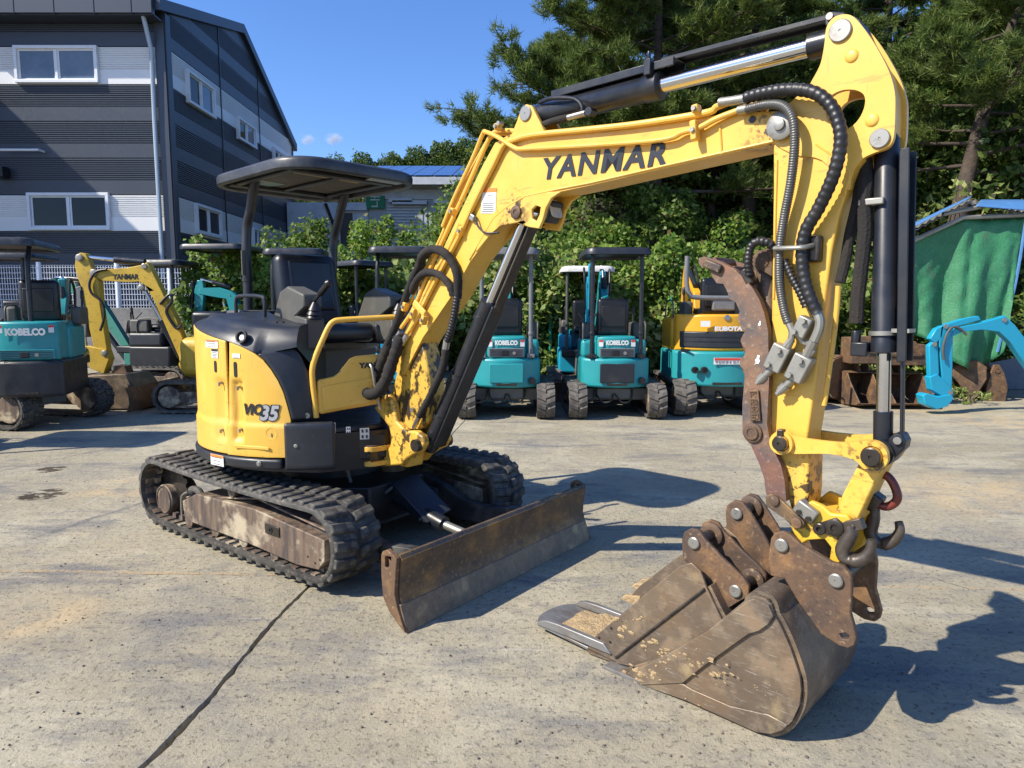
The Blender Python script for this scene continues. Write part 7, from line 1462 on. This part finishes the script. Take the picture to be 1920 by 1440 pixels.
def clumps(c, rad, k, n, fill=.35, cr=.36):
    """points spread over k leaf clumps on an ellipsoid: uneven outline with gaps"""
    c = np.array(c); rad = np.array(rad); D = rg_.normal(size=(k, 3)); D /= np.linalg.norm(D, axis=1)[:, None]
    rr = rg_.uniform(fill, 1.0, k) ** .6; K = D * rr[:, None] * rad; sz = rg_.uniform(.6, 1.25, k) * cr
    idx = rg_.integers(0, k, n); d = rg_.normal(size=(n, 3)); d /= np.linalg.norm(d, axis=1)[:, None]
    r = rg_.uniform(.25, 1, n) ** .5; P = K[idx] + d * (r * sz[idx])[:, None] * rad * np.array([1, 1, .8])
    return P + c, d
def tubes(name, paths, mt, parent=None):
    b = MB()
    for P, r0, r1 in paths:
        P = [Vector(p) for p in P]; n = len(P); b.tube(P, r0, 6, rf=lambda i: r0 + (r1 - r0) * i / (n - 1))
    return b.build(name, mt, parent, 60)
def shrub(name, label, base, h, rx, leaf, n, mt, k=26, group=None, cat='shrub', ry=None, low=.35):
    o = empty(name, base, 0, label, cat, group); ry = ry or rx
    P, d = clumps((0, 0, h * (low + (1 - low) / 2)), (rx, ry, h * (1 - low) / 2 + .12), k, n)
    P[:, 2] = np.maximum(P[:, 2], .03); quads('foliage', P, rg_.uniform(.7, 1.3, n) * leaf, mt, o, d * .8)
    ps = []
    for i in range(7):
        a = rg_.uniform(0, 6.28); r = rg_.uniform(.2, .7); e = (math.cos(a) * rx * r, math.sin(a) * ry * r, h * rg_.uniform(.55, .9)); ps.append(([(math.cos(a) * .06, math.sin(a) * .06, 0), (e[0] * .4, e[1] * .4, e[2] * .55), e], .022, .006))
    tubes('stem', ps, STEM, o); return o
def leaftree(name, label, base, h, rx, leaf, n, mt, k=40, group=None, trunk=.14, low=.35, lean=(0, 0)):
    o = empty(name, base, 0, label, 'tree', group); T_ = Vector((lean[0], lean[1], h * .8)); c = (lean[0] * .8, lean[1] * .8, h * (low + (1 - low) / 2))
    P, d = clumps(c, (rx, rx, h * (1 - low) / 2), k, n, .25, .30); quads('crown', P, rg_.uniform(.7, 1.3, n) * leaf, mt, o, d * .6)
    ps = [([(0, 0, -.3), (lean[0] * .3, lean[1] * .3, h * .3), (lean[0] * .6, lean[1] * .6, h * .55), tuple(T_)], trunk, trunk * .3)]
    for i in range(9):
        t = rg_.uniform(.35, .75); a = rg_.uniform(0, 6.28); s = Vector((lean[0] * t, lean[1] * t, h * .8 * t)); e = s + Vector((math.cos(a) * rx * .75, math.sin(a) * rx * .75, h * .22)); ps.append(([s, s.lerp(e, .5) + Vector((0, 0, .1)), e], trunk * .35, .015))
    tubes('trunk', ps, BARK, o); return o
def pine(name, label, base, h, spread, seed, group='tall pines on the slope', limbs=30, low=.25, lean=(0, 0), trunk=.2, dens=1.45, nl=.17, side=None):
    rs = np.random.default_rng(seed); o = empty(name, base, 0, label, 'tree', group); ps = []; TC = []; TD = []
    tp = lambda t: Vector((lean[0] * t * t, lean[1] * t * t, h * t))
    ps.append(([tuple(tp(t)) for t in np.linspace(-.03, 1, 12)], trunk, .03)); br = []
    for i in range(limbs):
        t = low + (1 - low) * (i + rs.uniform(0, .6)) / limbs; a = i * 2.4 + rs.uniform(-.5, .5)
        if side is not None and rs.random() < .55: a = side + rs.normal() * .7
        L = spread * (1.12 - t * .75) * rs.uniform(.6, 1.15); s = tp(t); d = Vector((math.cos(a), math.sin(a), rs.uniform(-.05, .25)))
        pts = [s + d * (L * u) + Vector((0, 0, -.10 * L * u * u + .16 * L * u ** 3)) for u in np.linspace(0, 1, 7)]; br.append((pts, .055 * (1.2 - t), .012))
        for j in range(int(16 * dens)):
            u = rs.uniform(.28, 1.0); k = min(5, int(u * 6)); p = pts[k].lerp(pts[k + 1], u * 6 - k); al = a + rs.choice((-1, 1)) * rs.uniform(.4, 1.2)
            l2 = L * rs.uniform(.12, .30) * (1.25 - .5 * u); d2 = Vector((math.cos(al), math.sin(al), rs.uniform(-.05, .5))); e = p + d2 * l2; br.append(([p, p.lerp(e, .5), e], .012, .004))
            for q in range(8): v = rs.uniform(.25, 1.05); TC.append(p + d2 * (l2 * v) + Vector(rs.normal(size=3) * .06)); TD.append(d2 + Vector((0, 0, .5)))
    tubes('trunk', ps, BARK, o); tubes('limbs', br, BARK, o)
    TC = np.array([tuple(v) for v in TC]); TD = np.array([tuple(v) for v in TD]); m = len(TC); nn = 22
    D = rs.normal(size=(m, nn, 3)) * .75 + TD[:, None, :] * .8; D /= np.linalg.norm(D, axis=2)[..., None]
    W = np.cross(D, rs.normal(size=(m, nn, 3))); W /= np.linalg.norm(W, axis=2)[..., None] + 1e-9
    C = TC[:, None, :] + rs.normal(size=(m, nn, 3)) * .03; ln = rs.uniform(.7, 1.2, (m, nn, 1)) * nl
    V = np.stack([C - W * .0095, C + W * .0095, C + D * ln], 2).reshape(-1, 3); n3 = m * nn
    me = bpy.data.meshes.new('crown'); me.vertices.add(n3 * 3); me.vertices.foreach_set('co', V.reshape(-1).astype(np.float32)); me.loops.add(n3 * 3); me.loops.foreach_set('vertex_index', np.arange(n3 * 3, dtype=np.int32))
    me.polygons.add(n3); me.polygons.foreach_set('loop_start', np.arange(0, n3 * 3, 3, dtype=np.int32)); me.materials.append(LV_pine); me.update(calc_edges=True)
    c = bpy.data.objects.new('crown', me); COL.objects.link(c); c.parent = o; return o
# slope behind the yard
def slope(x, y):
    f = min(1, max(0, (y - 12.3) / 9)); g = min(1, max(0, (x + 5.0) / 5)); return (f * f * (3 - 2 * f) * 5.2 + max(0, y - 21) * .28) * g * g * (3 - 2 * g)
b = MB(); rows = [[Vector((-8 + 1.0 * i, 12 + .9 * j, slope(-8 + 1.0 * i, 12 + .9 * j) + .12 * math.sin(i * 2.1 + j * 1.7) * min(1, j * .3) - .02)) for i in range(48)] for j in range(50)]
b.grid(rows); tag(b.build('hillside', mat('forest_soil', (.045, .038, .025), .95, 0, [((.03, .05, .015), 1.5, .4, .6, .8)], (3, .6, .1)), None, 80), kind='structure')
HYD = 12.2
# green posts and wire with vines all over it
b0 = empty('vine_fence', (0, HYD, 0), 0, 'green post and wire fence overgrown with vines behind the parked machines', 'fence')
gp = mat('green_fence_post', (.02, .22, .12), .5)
for x in np.arange(-5.5, 9.5, 2.05): b = MB(); b.cyl((x, -.38, 0), (x, -.38, 1.62), .03, n=8); b.build('post', gp, b0)
def mass(name, label, cat, xs, zfun, ybase, n, leaf, mt, depth=.5, rough_=.35):
    X = rg_.uniform(xs[0], xs[1], n); t = rg_.uniform(0, 1, n); Z = zfun(X)
    bump_ = .30 * np.sin(X * 1.9 + 1) + .22 * np.sin(X * 4.3 + 2) + .18 * np.sin(X * 7.7)
    z = t * (Z + bump_ * .5); y = ybase + rg_.normal(size=n) * .10 - rough_ * (np.sin(X * 2.7 + z * 3.1) + np.sin(X * 5.1 - z * 4.7) * .6) * .5 + depth * np.maximum(0, t - .8) * 4 * rg_.uniform(0, 1, n) - .25 * np.sin(np.pi * t)
    P = np.stack([X, y, z], 1); nb = np.tile(np.array([[0, -1.1, .5]]), (n, 1)); o = quads(name, P, rg_.uniform(.6, 1.4, n) * leaf, mt, None, nb, .8); tag(o, label, cat, kind='stuff'); return o
mass('vine_leaves', 'bright green vine leaves covering the fence behind the machines', 'vines', (-5.6, 7.4), lambda X: 2.35 + .25 * np.sin(X * .8), HYD - .15, 52000, .085, LV_vine)
b = MB(); b.box((1.0, HYD + .25, .95), (13.0, .12, 1.9)); b.build('vine_shade_backing', mat('thicket_shade', (.02, .028, .012), .95), b0, 0, M=Matrix.Translation((0, -HYD, 0)))  # flat dark box, coloured as the shade deep among the vines
mass('vine_leaves', 'paler yellow-green vine leaves hanging over the top of the fence', 'vines', (-5.6, 7.4), lambda X: 2.3 + .35 * np.sin(X * .9 + 2), HYD - .28, 9000, .11, LV_pale)
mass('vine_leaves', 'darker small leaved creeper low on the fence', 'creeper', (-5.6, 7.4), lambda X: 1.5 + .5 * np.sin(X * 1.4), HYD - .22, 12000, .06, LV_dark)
# undergrowth on the slope
n = 70000; X = rg_.uniform(-4.5, 18, n); Y = HYD + .5 + rg_.uniform(0, 1, n) ** 1.3 * 13; Zs = np.array([slope(a, c) for a, c in zip(X, Y)]); hh = (.9 + .55 * np.sin(X * 1.3 + Y * .9) + .4 * np.sin(X * 3.1 - Y * 1.7)) * rg_.uniform(.15, 1.05, n)
tag(quads('undergrowth', np.stack([X, Y, Zs + np.maximum(.05, hh)], 1), rg_.uniform(.6, 1.5, n) * .13, LV_bush, None, np.tile([[0, -.6, .6]], (n, 1)), .7), 'tangled green undergrowth over the whole hillside', 'undergrowth', kind='stuff')
# shrubs along the foot of the slope, each its own
gs = 'shrubs above the parked machines'
def on(px, py, Y): return at(px, py, Y)
for nm, lb, px, Yd, top, w, leaf, n, mt in (
    ('shrub', 'leafy green shrub beside the corner of the charcoal building', 545, 14.2, 425, 1.0, .10, 5200, LV_bush),
    ('shrub', 'upright green shrub with one tall shoot seen under the yellow machine\'s canopy', 592, 14.6, 395, .75, .10, 4200, LV_bush),
    ('shrub', 'round light green shrub in front of the pale workshop', 703, 14.0, 388, .78, .09, 6000, LV_vine),
    ('shrub', 'low shrub behind the yellow machine\'s seat', 655, 13.4, 465, .7, .09, 3600, LV_bush),
    ('shrub', 'shrub seen just left of the leaning lower boom', 800, 13.8, 435, .7, .09, 4200, LV_vine),
    ('shrub', 'pale green shrub on the slope under the upper boom, nearest the work lamp', 1110, 14.6, 385, 1.0, .11, 5200, LV_vine),
    ('shrub', 'dense shrub on the slope below the boom lettering', 1215, 15.4, 350, 1.1, .11, 5600, LV_bush),
    ('shrub', 'yellowish green shrub on the slope beside the vertical arm', 1385, 14.0, 405, 1.0, .09, 6400, LV_vine),
    ('shrub', 'small shrub at the foot of the arm seen between arm and bucket cylinder', 1600, 12.6, 470, .6, .08, 3600, LV_vine)):
    p = on(px, 560, Yd); zb_ = slope(p.x, Yd); zt_ = at(px, top, Yd).z; shrub(nm, lb, (p.x, Yd, zb_ - .05), zt_ - zb_, w, leaf, n, mt, 30, gs, low=.12)
# trees of the wood
gt = 'broadleaf trees of the wood behind'
for lb, px, Yd, top, w, n, mt in (
    ('dark broadleaf tree left of the arm under the boom', 1330, 18, 230, 2.2, 9000, LV_dark), ('dark broadleaf tree behind the boom lettering', 1170, 19, 200, 2.3, 9000, LV_dark), ('broadleaf tree behind the knee of the boom', 1040, 21, 250, 2.2, 8000, LV_bush),
    ('sunlit broadleaf tree right of the arm top', 1730, 17, 150, 1.9, 9000, LV_bush), ('dark broadleaf tree above the green tarpaulin', 1850, 15, 130, 2.3, 9000, LV_dark), ('deep green tree right behind the bucket cylinder', 1680, 20, 60, 2.5, 8000, LV_dark), ('broadleaf tree behind the arm cylinder rod', 1450, 20, 80, 2.4, 8000, LV_bush),
    ('tall broadleaf tree filling the gap left of the arm top', 1540, 25, -60, 3.4, 12000, LV_dark), ('tall broadleaf tree behind the pines above the boom lettering', 1300, 26, -20, 3.4, 12000, LV_dark), ('tall broadleaf tree at the top right behind the slanting trunk', 1800, 22, -60, 3.2, 12000, LV_dark), ('tall broadleaf tree right of all others at the picture edge', 1930, 20, -20, 3.0, 11000, LV_bush)):
    p = on(px, 500, Yd); zb_ = slope(p.x, Yd); zt_ = at(px, top, Yd).z; leaftree('broadleaf_tree', lb, (p.x, Yd, zb_ - .1), zt_ - zb_, w, .17, n, mt, 44, gt, low=.22)
p = on(1235, 500, 15.5); zb_ = slope(p.x, 15.5)
for lb, px, Yd, top, sp, sd, kw in (
    ('tall pine whose branches reach left over the arm cylinder into the sky', 1225, 15.5, -190, 4.3, 3, dict(limbs=50, side=math.pi, low=.30, dens=2.1, nl=.16)),
    ('tall pine behind the chrome rod of the arm cylinder', 1400, 17.5, -150, 3.8, 5, dict(limbs=36, low=.35)),
    ('pine between the two tall pines, farther up the slope', 1310, 22, -60, 3.6, 8, dict(limbs=30, low=.3)),
    ('pine right behind the top of the arm', 1640, 18.5, -160, 3.6, 12, dict(limbs=34, low=.4)),
    ('pine with a dark slanting trunk at the right edge', 1770, 13.5, -170, 3.6, 21, dict(limbs=34, low=.45, lean=(1.6, 0), trunk=.24)),
    ('pine at the far right corner, cut by the edge of the picture', 1930, 16, -150, 3.6, 27, dict(limbs=30, low=.4)),
    ('pine behind the boom knee, lower than the rest', 1090, 23, 60, 3.2, 31, dict(limbs=28, low=.25))):
    p = on(px, 500, Yd); zb_ = slope(p.x, Yd); zt_ = at(px, top, Yd).z; pine('pine_tree', lb, (p.x, Yd, zb_ - .1), zt_ - zb_, sp, sd, **kw)
# far wooded hill
b = MB(); D = 150.0; c0_, c1_ = at(560, 330, D), at(1150, 330, D); pr = [(at(x, y, D).x, at(x, y, D).z) for x, y in ((540, 340), (600, 318), (670, 305), (730, 310), (760, 300), (810, 288), (860, 275), (930, 272), (1000, 290), (1100, 330))]
b.prism([(pr[0][0] - 30, -1)] + pr + [(pr[-1][0] + 30, -1)], D, D + 30); tag(b.build('far_hill', mat('far_hill_soil', (.03, .045, .02), .95), None, 80), kind='structure')
n = 70000; i = rg_.uniform(0, len(pr) - 1.001, n); k = i.astype(int); fr__ = i - k; PX = np.array(pr); X = PX[k, 0] * (1 - fr__) + PX[k + 1, 0] * fr__; Zt = PX[k, 1] * (1 - fr__) + PX[k + 1, 1] * fr__
cl = 1.6 * np.abs(np.sin(X * .55)) + 1.1 * np.abs(np.sin(X * 1.13 + 1)); t = rg_.uniform(0, 1, n); Z = Zt - t * 14 + cl * rg_.uniform(.1, 1, n)
tag(quads('far_wood', np.stack([X, D - 1 - 6 * t + rg_.normal(size=n) * .8 - 1.5 * np.sin(X * 1.1 + Z * .9), Z], 1), rg_.uniform(.6, 1.4, n) * .45, LV_dark, None, np.tile([[0, -.5, .8]], (n, 1)), .9), 'wooded hill on the skyline above the solar roof', 'wood', kind='stuff')
# weeds by the rusty buckets
for lb, px, py, h, w, n in (('tall weed growing between the rusty buckets and the arm', 1580, 735, .75, .28, 500), ('weed clump in front of the green tarpaulin beside the blue boom', 1800, 748, .40, .35, 420), ('weed growing out behind the big rusty bucket', 1655, 745, .7, .3, 420), ('low grass tuft at the foot of the breaker attachment', 1838, 760, .16, .3, 260)):
    q = gnd(px, py); shrub('weed', lb, (q.x, q.y + .25, 0), h, w, .05, n, LV_pale, 12, 'weeds among the scrap', 'weed', low=.1)
# pale saplings above the tarpaulin
for lb, px, Yd in (('pale leaved sapling above the left slope of the tarpaulin roof', 1755, 12.0), ('pale leaved sapling above the ridge of the tarpaulin roof', 1810, 12.3), ('pale leaved sapling over the right part of the tarpaulin roof', 1890, 12.2)):
    p = on(px, 480, Yd); z0 = 1.2; zt_ = at(px, 345, Yd).z; o = empty('sapling', (p.x, Yd, z0 - .6), 0, lb, 'sapling', 'saplings above the tarpaulin'); ps = []; PP = []
    for i in range(9):
        a = rg_.uniform(0, 6.28); e = Vector((math.cos(a) * rg_.uniform(.1, .55), math.sin(a) * .4, (zt_ - z0 + .6) * rg_.uniform(.72, 1.02))); ps.append(([(0, 0, 0), (e.x * .3, e.y * .3, e.z * .6), tuple(e)], .014, .005)); PP += [np.array(e) + rg_.normal(size=3) * np.array([.09, .09, .05]) for _ in range(7)]
    tubes('stem', ps, STEM, o); quads('foliage', np.array(PP), .15, LV_pale, o, None, .5)
